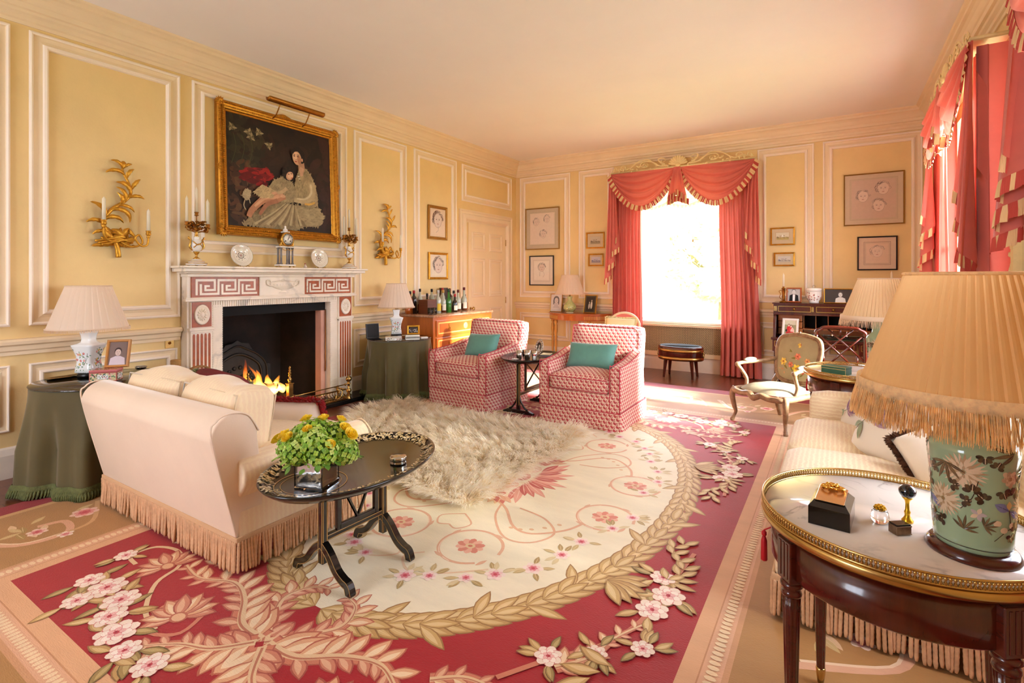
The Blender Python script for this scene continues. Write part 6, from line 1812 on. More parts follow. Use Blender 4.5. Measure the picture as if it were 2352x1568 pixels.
# ================================================================ small things on the tables
def photo_frame(label, loc, rz, w, h, fw, fm, paint, lean=14, d=.012, tilt=0, name='photo_frame', mount=None):
    t = thing(name, label, 'photo frame' if name == 'photo_frame' else 'picture', loc, rz)
    mx = RX(-lean) @ T(0, 0, h / 2) @ frame_m((0, 0, 0), (1, 0, 0), (0, -1, 0))
    MB().add(ring(w, h, [(0, -d), (0, d * .5), (fw * .25, d), (fw * .75, d * .8), (fw, 0)]), mx, sm=False).build('frame', fm, t)
    q = MB(); pw, phh = w - 2 * fw + .004, h - 2 * fw + .004
    q.add(([(-pw / 2, -phh / 2, 0), (pw / 2, -phh / 2, 0), (pw / 2, phh / 2, 0), (-pw / 2, phh / 2, 0)], [(0, 1, 2, 3)]), mx, col=(230, 222, 208), sm=False)
    p = Paint(); paint(p, pw, phh); p.emit(q, lambda x, y, k: mx @ V((max(-pw / 2, min(pw / 2, x)), max(-phh / 2, min(phh / 2, y)), .0004 + k)), .00003)
    q.build('photograph', PAPER, t)
    q = MB(); q.add(box(-w / 2 + .003, w / 2 - .003, -h / 2 + .003, h / 2 - .003, -d, -d + .003), mx, sm=False)
    q.add(prism([(-w * .12, 0), (w * .12, 0), (w * .05, h * .75), (-w * .05, h * .75)], .003), RX(lean * .9) @ T(0, h * .75 * (sin(R(lean)) + sin(R(lean * .9))) + .014, 0) @ frame_m((0, 0, 0), (1, 0, 0), (0, -1, 0)), sm=False)
    q.build('strut_back', mat('frame_back', (70, 56, 44), .8) if 'frame_back' not in MATS else MATS['frame_back'], t)
    return t
def bust(sk=(200, 196, 190), hair=(60, 56, 52), coat=(30, 28, 28), bgc=(170, 168, 166), shirt=None, s=1.0, oy=0, ox=0):
    def f(p, w, h):
        p.rect(-w / 2, w / 2, -h / 2, h / 2, bgc)
        k = h * s
        p.poly([(ox - .34 * k, -.5 * h), (ox + .34 * k, -.5 * h), (ox + .30 * k, -.16 * k + oy), (ox + .10 * k, -.06 * k + oy), (ox - .10 * k, -.06 * k + oy), (ox - .30 * k, -.16 * k + oy)], coat)
        if shirt: p.poly([(ox - .09 * k, -.5 * h), (ox + .07 * k, -.5 * h), (ox + .09 * k, -.08 * k + oy), (ox - .08 * k, -.08 * k + oy)], shirt)
        p.ell(ox, .18 * k + oy, .155 * k, .19 * k, hair, 24)
        p.ell(ox, .12 * k + oy, .125 * k, .165 * k, sk, 24)
        dk = tuple(int(c * .55) for c in sk)
        for e in (-1, 1): p.ell(ox + e * .05 * k, .14 * k + oy, .02 * k, .009 * k, dk, 8); p.ell(ox + e * .05 * k, .165 * k + oy, .026 * k, .006 * k, dk, 8)
        p.ell(ox + .005 * k, .085 * k + oy, .014 * k, .018 * k, tuple(int(c * .82) for c in sk), 8); p.ell(ox, .035 * k + oy, .04 * k, .008 * k, dk, 8)
    return f
OAK = mat('oak_frame', (190, 130, 66), .45, var=(6, .15))
photo_frame('oak framed photograph leaning on the painted box on the left skirted table', (-4.06, 1.50, .715), 50, .135, .185, .016, OAK, bust((206, 180, 168), (70, 52, 46), (206, 190, 196), (126, 104, 96), None, .85, -.01), 16)
def famille(p, w=.15, h=.06):
    rn = random.Random(4)
    for f_ in range(1):
        p.rect(-w / 2, w / 2, 0, h, (190, 96, 90)); p.rect(-w / 2 + .004, w / 2 - .004, .004, h - .004, (214, 196, 150))
        for k in range(90): p.ell(rn.uniform(-w / 2 + .008, w / 2 - .008), rn.uniform(.007, h - .007), .005, .004, rn.choice([(196, 80, 110), (86, 130, 90), (222, 150, 160), (230, 220, 190), (60, 90, 80)]), 7)
        p.rect(-.03, .03, .014, h - .014, (240, 238, 232))
        for k in range(22): p.leaf(rn.uniform(-.024, .024), rn.uniform(.02, h - .02), rn.uniform(0, 6), .009, .004, rn.choice([(96, 110, 130), (196, 90, 110), (90, 130, 100)]))
bxn = thing('porcelain_box', 'famille rose painted porcelain box on the left skirted table', 'box', (-4.05, 1.44, .642), 50)
q = MB(); q.add(box(-.075, .075, -.05, .05, 0, .056, .003), col=(206, 120, 110), sm=False)
for mx in (frame_m((0, -.0503, 0), (1, 0, 0), (0, -1, 0)), frame_m((.0753, 0, 0), (0, 1, 0), (1, 0, 0)), frame_m((-.0753, 0, 0), (0, -1, 0), (-1, 0, 0))):
    p = Paint(); famille(p, .15 if abs(mx.translation.x) < .01 else .098, .055); p.emit(q, lambda x, y, k, mx=mx: mx @ V((x, y, .0002 + k)), .000008)
q.build('body', PORC, bxn)
q = MB(); q.add(box(-.077, .077, -.052, .052, .057, .073, .004), col=(200, 110, 110), sm=False); p = Paint(); rn = random.Random(8)
for k in range(160): p.ell(rn.uniform(-.07, .07), rn.uniform(-.046, .046), .005, .004, rn.choice([(196, 80, 110), (86, 130, 90), (230, 200, 190), (220, 190, 120)]), 7)
p.emit(q, lambda x, y, k: (x, y, .0732 + k), .000005); q.build('lid', PORC, bxn)
o = thing('ashtray', 'small silver ashtray at the back of the left skirted table', 'ashtray', (-4.30, 1.74, .642))
MB().add(lathe([(0, .002), (.03, .002), (.036, .018), (.04, .02), (.036, .022), (.03, .006), (0, .005)], 24)).build('dish', SILVER, o)
MB().add(box(-.03, .03, -.006, .006, .02, .028, .002), RZ(50), sm=False).build('rest', SILVER, o)
# right skirted table
o = thing('enamel_box', 'white fretwork box with dark lattice on the right skirted table', 'box', (-3.89, 4.15, .642), 50)
q = MB(); q.add(box(-.075, .075, -.035, .035, 0, .052, .003), col=(240, 236, 224), sm=False)
for k in range(11):
    p = Paint(); x = -.066 + k * .0132
    p.ell(x, .026, .0075, .012, (40, 36, 34), 12); p.ell(x, .026, .0045, .008, (240, 236, 224), 12); p.leaf(x - .006, .016, .9, .024, .004, (40, 36, 34))
    p.emit(q, lambda a, b, k2: (a, -.0352 - k2, b), .00004)
q.build('body', PORC, o)
def land(p, w, h):
    p.rect(-w / 2, w / 2, -h / 2, h / 2, (66, 52, 46)); rn = random.Random(3)
    for k in range(26): p.ell(rn.uniform(-w * .45, w * .45), rn.uniform(-h * .4, h * .1), w * .09, h * .06, rn.choice([(150, 140, 130), (110, 100, 92), (196, 186, 176), (84, 74, 66)]), 9, rn.uniform(0, 3))
photo_frame('small gilt framed photograph standing on the white fretwork box', (-3.885, 4.16, .696), 50, .135, .10, .02, GILT, land, 10)
o = thing('porcelain_box', 'flat flower painted box at the left of the right skirted table', 'box', (-4.02, 4.0, .642), 45)
q = MB(); q.add(box(-.085, .085, -.045, .045, 0, .03, .003), col=(230, 226, 214), sm=False); p = Paint(); rn = random.Random(5)
for k in range(70): p.ell(rn.uniform(-.08, .08), rn.uniform(.004, .026), .006, .004, rn.choice([(120, 130, 110), (196, 150, 150), (236, 230, 220), (150, 140, 110)]), 7)
p.ell(.02, .015, .014, .011, (244, 242, 238)); p.emit(q, lambda x, y, k: (x, -.0453 - k, y), .000008); q.build('body', PORC, o)
MB().add(box(-.087, .087, -.047, .047, .0305, .038, .003), col=(224, 214, 196), sm=False).build('lid', PORC, o)
o = thing('cigarette_packet', 'small white packet beside the fretwork box', 'packet', (-3.86, 4.30, .642), 60)
MB().add(box(-.04, .04, -.025, .025, 0, .018, .002), sm=False).build('carton', WHITE, o)
o = thing('black_box', 'small square black box propped at the back of the right skirted table', 'box', (-4.36, 4.02, .642), 75)
MB().add(box(-.075, .075, -.008, .008, 0, .16, .002), RX(-7), sm=False).build('board', mat('black_panel', (22, 20, 19), .7), o)
MB().add(ring(.15, .16, [(0, 0), (.0, .004), (.006, .004), (.008, 0)]), RX(-7) @ T(0, -.008, .08) @ frame_m((0, 0, 0), (1, 0, 0), (0, -1, 0)), sm=False).build('edge', mat('dark_edge', (46, 40, 36), .4), o)

# folded tapestry-covered stool or bag leaning between the fireplace and the skirted table
# brass bell plate
o = thing('bell_plate', 'square brass bell push on the left wall by the fireplace', 'bell push', (XL, 2.065, .78), 90)
MB().add(box(-.034, .034, -.004, -.0005, -.042, .042, .0015), sm=False).build('plate', BRASS, o)
MB().add(lathe([(.012, 0), (.010, .006), (0, .009)], 16), frame_m((0, -.004, 0), (1, 0, 0), (0, -1, 0))).build('button', OLDBR, o)

# log basket with tall rolled log behind the near sofa
WICK = mat('wicker', (150, 104, 58), .75, var=(30, .35), bump=(60, .6))
o = thing('log_basket', 'wicker log basket with arched handle behind the near sofa', 'basket', (-4.22, 2.10, .046))
q = MB()
for k in range(15): r = .135 + .0018 * k; q.add(tube([((r + .006 * cos(j * pi + k * pi)) * cos(2 * pi * j / 40) * 1.0, (r + .006 * cos(j * pi + k * pi)) * sin(2 * pi * j / 40), .012 + k * .021) for j in range(40)], .0115, 6, closed=True))
q.add(lathe([(0, .005), (.135, .005)], 32)); q.build('body', WICK, o)
q = MB()
for e in (0, .012): q.add(tube(spline([(-.03, -.155, .28), (-.02 + e, -.13, .46), (0 + e, -.055, .56), (0 + e, .055, .56), (.02 + e, .13, .46), (.03, .155, .28)], 8), .009, 7))
q.build('handle', WICK, o)
o = thing('firewood_log', 'tall pale log standing upright beside the fireplace', 'log', (-4.42, 2.03, .0), 0)
MB().add(lathe([(0, 0), (.036, 0), (.038, .3), (.036, .66), (.028, .664), (0, .664)], 16, fn=lambda r, z, a: r * (1 + .05 * sin(5 * a + z * 9)))).build('trunk', mat('birch_bark', (168, 124, 70), .8, var=(16, .3), bump=(40, .5)), o)
for i, (x, y, z, a, l) in enumerate(((-4.22, 2.10, .16, 20, 'split log in the wicker basket, on top'), (-4.21, 2.11, .07, 100, 'split log in the wicker basket, underneath'))):
    tag(MB().add(tube([(x - .09 * cos(R(a)), y - .09 * sin(R(a)), z), (x + .09 * cos(R(a)), y + .09 * sin(R(a)), z)], [.042, .038], 8)).build('firewood_log', LOG), l, 'log')

# near tray table: glass cube of hydrangeas and roses, silver box
VZ = (-1.80, 1.36, .4625)
va = thing('glass_vase', 'square mirrored glass vase holding flowers on the near tray table', 'vase', VZ, 20)
q = MB(); w = .062
q.add(ring(2 * w, 2 * w, [(0, .0), (0, .126), (.005, .126), (.005, .008)]), sm=False); q.add(([(-w, -w, 0), (w, -w, 0), (w, w, 0), (-w, w, 0)], [(3, 2, 1, 0)]), sm=False); q.add(([(-w + .005, -w + .005, .008), (w - .005, -w + .005, .008), (w - .005, w - .005, .008), (-w + .005, w - .005, .008)], [(0, 1, 2, 3)]), sm=False)
q.build('glass', GLASS, va)
MB().add(box(-w + .008, w - .008, -w + .008, w - .008, .010, .120, .003), sm=False).build('silvered_liner', mat('silvered_liner', (200, 196, 190), .08, metal=1, var=(9, .35), bump=(14, .25)), va)
bq = thing('flower_arrangement', 'low dome of green hydrangeas with yellow roses in the glass vase', 'flowers', (VZ[0] + .0, VZ[1], VZ[2] + .112), 0)
bq.scale = (.9, .9, .9)
HYD = mat('hydrangea_green', (150, 190, 60), .6, attr=True, translucent=.3); ROSEY = mat('rose_yellow', (240, 200, 40), .5, attr=True, translucent=.25); STEM = mat('leaf_green', (90, 130, 50), .5, attr=True)
rn = random.Random(21)
HEADS = [(-.10, -.05, .045, .068), (.0, -.09, .05, .07), (.10, -.05, .05, .07), (-.05, .05, .075, .078), (.06, .05, .08, .076), (.0, -.02, .10, .076), (-.13, .03, .03, .06), (.13, .04, .035, .062), (.0, .11, .05, .068), (.05, -.05, .09, .062), (-.06, -.03, .085, .06)]
for hx, hy, hz, hr in HEADS:
    q = MB(); n = 74
    for k in range(n):
        u = 1 - (k + .5) / n * 1.55; a = k * 2.39996; s_ = sqrt(max(0, 1 - u * u)); d = V((s_ * cos(a), s_ * sin(a), u)); c = V((hx, hy, hz)) + d * hr * rn.uniform(.9, 1.08)
        mz = d.to_track_quat('Z', 'Y').to_matrix().to_4x4() @ RZ(rn.uniform(0, 90)); fs = rn.uniform(.011, .016); base = rn.choice([(172, 208, 74), (190, 220, 98), (152, 194, 62), (206, 228, 124), (134, 178, 58)])
        for j in range(4):
            b = j * pi / 2; cc, ss = cos(b), sin(b)
            P = [(0, 0, .0), (fs * .55, -fs * .5, .003), (fs * 1.05, -fs * .2, .0015), (fs * 1.05, fs * .25, .004), (fs * .5, fs * .55, .002)]
            q.add(([(x * cc - y * ss, x * ss + y * cc, z) for x, y, z in P], [(0, 1, 2, 3, 4)]), T(*c) @ mz, col=tuple(min(255, max(0, ch_c + rn.randint(-10, 10))) for ch_c in base), sm=False)
        q.add(sphere(.0022, (0, 0, .003), 5, 4), T(*c) @ mz, col=(214, 226, 140))
    q.add(sphere(hr * .86, (hx, hy, hz), 12, 8), col=(84, 120, 36))
    q.build('hydrangea_head', HYD, bq)
for x, y, z, tx, ty, s_ in ((-.10, -.09, .10, -.4, -.6, 1.1), (-.045, -.11, .105, -.1, -.8, 1), (-.07, .0, .155, -.4, -.2, 1.05), (.02, .02, .17, .0, -.1, .9), (.03, -.07, .145, .2, -.5, .8), (.11, .06, .13, .6, .1, 1), (.155, .05, .11, 1.1, .2, 1.15), (.14, -.04, .09, .8, -.4, .8), (-.195, -.06, .06, -1.4, -.4, 1.05), (.06, .08, .155, .3, .4, .9)):
    q = MB(); mz = T(x, y, z) @ V((tx, ty, 1)).to_track_quat('Z', 'Y').to_matrix().to_4x4() @ S(s_ * .9)
    for ring_ in range(4):
        n = 4 + ring_; r = .006 + .0042 * ring_
        for k in range(n):
            a = 2 * pi * (k + .4 * ring_) / n
            def pet(u, v, a=a, r=r, ring_=ring_):
                b = a + (u - .5) * (2.1 if ring_ < 2 else 1.5); rr = r * (.55 + .75 * v) + .003 * v * v * ring_ * .8
                return (rr * cos(b), rr * sin(b), .034 * v - .004 * ring_ * v - .006 * (2 * u - 1) ** 2 * v)
            q.add(grid(pet, 5, 4), mz, col=rn.choice([(252, 226, 70), (255, 234, 104), (246, 214, 48)]))
    o = q.build('rose', ROSEY, bq)
    q = MB(); q.add(lathe([(0, -.012), (.006, -.006), (.010, .004), (.009, .008)], 8), mz, col=(110, 150, 60)); q.build('calyx', STEM, o)
q = MB()
for k in range(40):
    a = rn.uniform(0, 6.28); r = rn.uniform(.11, .17); p_ = V((r * cos(a), r * sin(a), rn.uniform(-.005, .05))); an = RZ(math.degrees(a)) @ RY(rn.uniform(10, 50))
    q.add(grid(lambda u, v: (.045 * v, .012 * (2 * u - 1) * sin(pi * min(1, v * 1.02)) ** .8, .004 * (2 * u - 1) ** 2), 2, 6), T(*p_) @ an, col=rn.choice([(110, 150, 60), (150, 184, 80), (90, 130, 44)]))
for k in range(9): q.add(tube([(rn.uniform(-.03, .03), rn.uniform(-.03, .03), .012), (rn.uniform(-.06, .06), rn.uniform(-.06, .06), .06)], .003, 5), col=(100, 140, 60))
q.build('leaves', STEM, bq)
o = thing('silver_box', 'round silver box on the right half of the near tray table', 'box', (-1.70, 1.72, .4625))
q = MB(); q.add(lathe([(0, 0), (.036, 0), (.038, .004), (.036, .008), (.036, .020), (.0375, .022)], 40)); q.build('body', SILVER, o)
q = MB(); q.add(lathe([(.0375, .0225), (.039, .025), (.037, .031), (.033, .033), (0, .034)], 40)); q.build('lid', SILVER, o)

# far tray table: tumblers, oval frame, odds and ends
def cup(label, x, y, r, h, m=SILVER):
    o = thing('beaker', label, 'cup', (x, y, .513)); MB().add(lathe([(0, .0), (r * .85, 0), (r, h), (r * .94, h), (r * .8, .004), (0, .004)], 20)).build('body', m, o); return o
cup('tall silver beaker at the left of the group on the far tray table', -2.63, 4.31, .030, .085); cup('silver beaker in the middle of the group on the far tray table', -2.57, 4.36, .033, .088); cup('small silver beaker at the right of the group on the far tray table', -2.54, 4.45, .026, .07)
cup('clear tumbler behind the silver beakers on the far tray table', -2.64, 4.44, .032, .075, GLASS)
o = thing('pill_bottle', 'little white bottle with a red cap on the far tray table', 'bottle', (-2.49, 4.36, .513)); MB().add(lathe([(0, 0), (.013, 0), (.013, .035), (.008, .04)], 14)).build('body', WHITE, o); MB().add(lathe([(.011, .04), (.011, .052), (0, .053)], 14)).build('cap', mat('red_cap', (206, 60, 50), .5), o)
o = thing('shell_dish', 'small shell dish at the front of the far tray table', 'dish', (-2.62, 4.22, .513)); MB().add(grid(lambda u, v: ((.036 * v) * cos(2 * pi * u), .03 * v * sin(2 * pi * u), .003 + .014 * v * v + .002 * sin(2 * pi * u * 9) * v), 48, 5, True)).build('dish', PORC if False else mat('shell', (226, 216, 206), .3), o)
o = thing('oval_frame', 'ornate oval silver filigree photo frame on the far tray table', 'photo frame', (-2.60, 4.62, .513), -28)
mx = RX(-14) @ T(0, 0, .085) @ frame_m((0, 0, 0), (1, 0, 0), (0, -1, 0)); q = MB()
q.add(lathe([(.040, 0), (.044, .006), (.05, .004), (.052, 0)], 32, sy=1.25, cap=False), mx)
for k in range(16):
    a = 2 * pi * k / 16; q.add(lathe([(.010, 0), (.012, .004), (.006, .006), (0, .004)], 10), mx @ T(.058 * cos(a), .073 * sin(a), 0)); q.add(tube([(.07 * cos(a + .12 * j) , .085 * sin(a + .12 * j), .002) for j in range(5)], .003, 5), mx)
q.build('frame', SILVER, o)
q = MB(); q.add(([(.042 * cos(2 * pi * k / 32), .0525 * sin(2 * pi * k / 32), 0) for k in range(32)], [tuple(range(32))]), mx, col=(90, 70, 54), sm=False); p = Paint()
p.ell(.0, -.03, .026, .022, (230, 222, 210)); p.ell(0, .016, .018, .022, (70, 54, 40)); p.ell(.001, .008, .014, .019, (226, 206, 186)); p.emit(q, lambda x, y, k: mx @ V((x, y, .0004 + k)), .00005); q.build('photograph', PAPER, o)
MB().add(box(-.012, .012, .0, .05, .0, .004), RX(0), sm=False).build('strut', SILVER, o)
o = thing('pen', 'blue pen lying on the far tray table', 'pen', (-2.50, 4.60, .5175), 30); MB().add(tube([(-.06, 0, 0), (.05, 0, 0), (.06, 0, 0)], [.004, .004, .001], 8)).build('barrel', mat('blue_plastic', (40, 60, 120), .3), o)
o = thing('notebook', 'thin pale notebook lying on the far tray table', 'notebook', (-2.55, 4.72, .5135), 15); MB().add(box(-.05, .05, -.07, .07, 0, .008, .001), sm=False).build('cover', mat('notebook_cover', (206, 196, 160), .6), o)

# near marble table
Z1 = .6692
o = thing('paper_clip_box', 'black box with gilt engraved clip plate on the near marble table', 'box', (-.01, 1.615, Z1), -6)
q = MB(); bm = bmesh.new()
P = [[(-.046, -.065), (.046, -.065), (.046, .065), (-.046, .065)], .05, .03]
v = []
for z, k in ((0, 1), (.046, 1), (.062, .72)):
    v += [(x * k, y * k, z) for x, y in P[0]]
f = [(3, 2, 1, 0)] + [(j * 4 + k, j * 4 + (k + 1) % 4, j * 4 + 4 + (k + 1) % 4, j * 4 + 4 + k) for j in range(2) for k in range(4)] + [(8, 9, 10, 11)]
bm.free(); q.add((v, f), sm=False); q.build('body', EBON, o)
q = MB(); q.add(box(-.033, .033, -.05, .048, .064, .068, .0018), RX(4), sm=False); q.build('gilt_plate', mat('rose_gilt', (226, 182, 130), .25, metal=.9, var=(40, .1)), o)
q = MB(); rn = random.Random(6)
for s_ in (-1, 1):
    q.add(tube(spline([(0, .018, .074), (s_ * .010, .008, .078), (s_ * .022, .014, .077), (s_ * .026, .026, .076), (s_ * .014, .032, .077), (s_ * .006, .024, .078)], 5), .0035, 6))
    for k in range(4): q.add(sphere(.0045, (s_ * (.006 + .006 * k), .034 - .003 * k, .074), 6, 5))
for k in range(8): q.add(sphere(.005, (rn.uniform(-.014, .014), .03 + rn.uniform(-.006, .014), .078), 6, 5))
q.build('gilt_clip', mat('bright_gilt', (230, 180, 80), .16, metal=1), o)
o = thing('crystal_inkwell', 'small crystal pot with gold nugget lid on the near marble table', 'pot', (.097, 1.66, Z1))
MB().add(lathe([(0, 0), (.015, 0), (.0195, .006), (.021, .016), (.018, .028), (.014, .032), (0, .032)], 28)).build('crystal', GLASS, o)
q = MB(); q.add(lathe([(.0155, .0325), (.0165, .034), (.014, .0355), (0, .036)], 20)); q.build('silver_rim', SILVER, o)
q = MB()
for k in range(22):
    u = 1 - k / 22; a = k * 2.4; s_ = sqrt(1 - u * u); q.add(sphere(.0034, (.0115 * s_ * cos(a), .0115 * s_ * sin(a), .036 + .008 * u), 6, 5))
q.build('gold_lid', mat('bright_gold', (214, 164, 40), .3, metal=.9), o)
o = thing('desk_seal', 'gilt handled seal with dark stone sphere on the near marble table', 'seal', (.158, 1.70, Z1))
MB().add(lathe([(0, 0), (.013, 0), (.0135, .004), (.009, .01), (.006, .016), (.0065, .022), (.0075, .026), (.005, .032), (.0045, .048), (.006, .056), (.011, .062), (.013, .066)], 20)).build('handle', MATS['bright_gold'], o)
MB().add(sphere(.0195, (0, 0, .080), 24, 14, sz=.95)).build('stone', mat('bloodstone', (12, 16, 28), .05, coat=1), o)
o = thing('stamp_box', 'tiny silver stamp box with dark enamel lid on the near marble table', 'box', (.135, 1.615, Z1), 38)
q = MB(); q.add(box(-.020, .020, -.013, .013, 0, .022, .001), sm=False)
for z in (.002, .021):
    for k in range(16): q.add(sphere(.0016, (-.019 + k * .00253, -.0135, z), 5, 4)); q.add(sphere(.0016, (.0205, -.012 + k * .0016, z), 5, 4))
q.build('body', mat('aged_silver', (150, 124, 100), .35, metal=.9, var=(60, .3)), o)
MB().add(box(-.0195, .0195, -.0125, .0125, .0222, .026, .0015), sm=False).build('lid', EBON, o)
# far marble table
o = thing('green_box', 'dark green leather box with gold edging on the far marble table', 'box', (.00, 4.08, Z1), -24)
q = MB(); GB = mat('green_leather_box', (56, 96, 70), .45, var=(20, .1)); q.add(box(-.075, .075, -.045, .045, 0, .035, .002), sm=False); q.build('body', GB, o)
MB().add(box(-.076, .076, -.046, .046, .036, .052, .003), sm=False).build('lid', GB, o)
q = MB()
for x in (-.0752, .0752): q.add(box(x - .001, x + .001, -.0465, -.0445, 0, .052), sm=False)
q.add(box(-.0755, .0755, -.0468, -.0455, .0345, .0372), sm=False); q.add(box(-.0765, .0765, -.0468, -.0455, .050, .0525), sm=False); q.build('gold_edging', mat('gold_tooling', (214, 176, 110), .4), o)
o = thing('needlework_mat', 'small flower embroidered mat on the far marble table', 'mat', (.02, 3.97, Z1), -10)
q = MB(); q.add(lathe([(0, .0), (.085, .0), (.085, .0015), (0, .0016)], 40, sy=.55), col=(230, 220, 190)); p = Paint(); rn = random.Random(3)
for k in range(26): p.ell(rn.uniform(-.06, .06), rn.uniform(-.03, .03), .014, .009, rn.choice([(226, 120, 110), (236, 170, 150), (206, 176, 80), (150, 150, 80)]), 9, rn.uniform(0, 3))
p.emit(q, lambda x, y, k: (x, y, .002 + k), .00002); q.build('cloth', paint_mat, o)

# bureau
photo_frame('tan wood framed photograph of a man in white tie on the bureau', (-.435, 7.08, 1.0135), 0, .165, .18, .017, mat('tan_frame', (166, 84, 36), .4), bust((206, 204, 200), (120, 118, 116), (24, 24, 26), (176, 172, 170), (240, 238, 236), 1.0, .02), 10)
photo_frame('wide gilt framed photograph of a baby on the bureau', (.02, 7.08, 1.0135), 0, .29, .175, .012, GILT, bust((222, 218, 212), (96, 90, 86), (226, 222, 216), (74, 66, 62), None, 1.0, -.005, .02), 10)
o = thing('candlestick', 'ornate bronze candlestick with a white candle at the left of the bureau top', 'candlestick', (-.545, 7.08, 1.0135))
q = MB(); q.add(lathe([(0, 0), (.045, 0), (.047, .008), (.03, .016), (.014, .024), (.010, .035), (.012, .15), (.022, .165), (.026, .17), (.012, .175), (.010, .19), (.014, .195), (0, .196)], 20))
for k in range(4):
    a = k * pi / 2 + .4; q.add(tube(spline([(.012 * cos(a), .012 * sin(a), .03), (.045 * cos(a), .045 * sin(a), .06), (.035 * cos(a), .035 * sin(a), .10), (.05 * cos(a), .05 * sin(a), .135), (.012 * cos(a), .012 * sin(a), .15)], 5), .004, 6))
q.build('stem', OLDBR, o); MB().add(lathe([(0, .19), (.012, .19), (.011, .33), (.004, .345), (0, .36)], 14)).build('candle', CANDLE, o)
o = thing('candlestick', 'candlestick with a white candle at the right of the bureau top, behind the far lamp', 'candlestick', (.52, 7.08, 1.0135))
MB().add(lathe([(0, 0), (.045, 0), (.047, .008), (.03, .016), (.012, .03), (.012, .16), (.022, .17), (.012, .175), (.013, .195), (0, .196)], 20)).build('stem', OLDBR, o); MB().add(lathe([(0, .19), (.012, .19), (.011, .35), (.004, .365), (0, .38)], 14)).build('candle', CANDLE, o)
o = thing('cachepot', 'white porcelain lidded pot sprigged with tiny roses on the bureau', 'pot', (-.225, 7.08, 1.0135))
q = MB(); q.add(lathe([(0, 0), (.05, 0), (.055, .01), (.05, .018), (.075, .05), (.082, .09), (.08, .13), (.084, .135), (.0, .135)], 32), col=(240, 236, 230)); p = Paint(); rn = random.Random(8)
for k in range(46):
    x, z = rn.uniform(-.25, .25), rn.uniform(.03, .125); p.ell(x, z, .006, .006, (190, 70, 90), 8); p.leaf(x, z, rn.uniform(0, 6), .014, .006, (110, 130, 80))
p.emit(q, lambda x, z, k: ((.0835 + k - .03 * max(0, .06 - z) / .04) * sin(x / .083), -(.0835 + k - .03 * max(0, .06 - z) / .04) * cos(x / .083), z), .00002); q.build('body', PORC, o)
q = MB(); q.add(lathe([(.083, .137), (.084, .165), (.08, .172), (.06, .178), (.0, .18)], 32), col=(240, 236, 230)); q.add(tube([(.016 * cos(k * .5), 0, .193 + .016 * sin(k * .5)) for k in range(13)], .002, 5, closed=True), col=(150, 140, 120)); q.build('lid', PORC, o)
def duo(p, w, h):
    p.rect(-w / 2, w / 2, -h / 2, h / 2, (150, 146, 110)); p.rect(-w / 2, w / 2, .2 * h, h / 2, (200, 196, 170))
    for x, y, c in ((-.12, .12, (196, 40, 46)), (.08, .06, (210, 66, 70)), (.2, -.06, (236, 190, 180))):
        p.ell(x * w, y * h - .18 * h, .17 * w, .2 * h, c, 14); p.ell(x * w, y * h + .06 * h, .09 * w, .085 * h, (60, 40, 34), 14); p.ell(x * w, y * h + .03 * h, .075 * w, .075 * h, (230, 190, 170), 14)
    p.poly([(-.4 * w, -.5 * h), (.35 * w, -.5 * h), (.3 * w, -.28 * h), (-.3 * w, -.26 * h)], (180, 30, 36)); p.ell(-.32 * w, -.2 * h, .08 * w, .1 * h, (40, 34, 34), 10)
photo_frame('white mounted colour photograph of two children on the bureau flap', (-.47, 6.93, .609), -8, .175, .225, .028, mat('white_leather', (236, 230, 220), .5), duo, 16)
o = thing('inkstand', 'low dark inkstand with two silver topped pots on the bureau flap', 'inkstand', (.05, 6.98, .609)); MB().add(box(-.14, .14, -.05, .05, 0, .02, .004), sm=False).build('tray', EBON, o)
for x in (-.09, .05): MB().add(lathe([(0, .02), (.016, .02), (.016, .045), (.01, .05), (.008, .06), (.003, .09), (0, .094)], 14), T(x, 0, 0)).build('silver_pot', SILVER, o)
# console
photo_frame('gilt framed pencil portrait of a woman leaning at the left of the console', (-3.77, 7.29, .771), 8, .20, .29, .010, GILT, lambda p, w, h: (p.rect(-w / 2, w / 2, -h / 2, h / 2, (226, 216, 206)), p.ell(0, .06 * h * 3, .27 * w, .22 * h, (120, 112, 108), 20), p.ell(0, .13 * h, .17 * w, .16 * h, (222, 208, 196), 20), p.ell(-.06 * w, .15 * h, .03 * w, .01 * h, (80, 70, 66), 8), p.ell(.06 * w, .15 * h, .03 * w, .01 * h, (80, 70, 66), 8), p.ell(0, .07 * h, .05 * w, .01 * h, (140, 100, 96), 8), p.poly([(-.3 * w, -.3 * h), (.3 * w, -.3 * h), (.12 * w, -.06 * h), (-.12 * w, -.06 * h)], (206, 196, 188)), p.poly([(-.26 * w, -.1 * h), (-.18 * w, -.1 * h), (-.16 * w, .2 * h), (-.28 * w, .15 * h)], (110, 102, 98)), p.poly([(.18 * w, -.1 * h), (.26 * w, -.1 * h), (.28 * w, .15 * h), (.16 * w, .2 * h)], (110, 102, 98))), 10)
photo_frame('gilt framed photograph of two standing figures at the right of the console', (-3.18, 7.26, .771), -8, .215, .285, .012, GILT, lambda p, w, h: (p.rect(-w / 2, w / 2, -h / 2, h / 2, (96, 80, 58)), p.rect(-.38 * w, .38 * w, -.42 * h, .42 * h, (58, 50, 38)), p.ell(-.1 * w, -.12 * h, .07 * w, .17 * h, (206, 196, 176), 12), p.ell(-.1 * w, .09 * h, .045 * w, .045 * h, (196, 180, 160), 10), p.ell(.1 * w, -.06 * h, .085 * w, .22 * h, (214, 204, 184), 12), p.ell(.1 * w, .2 * h, .05 * w, .05 * h, (200, 184, 164), 10)), 12)

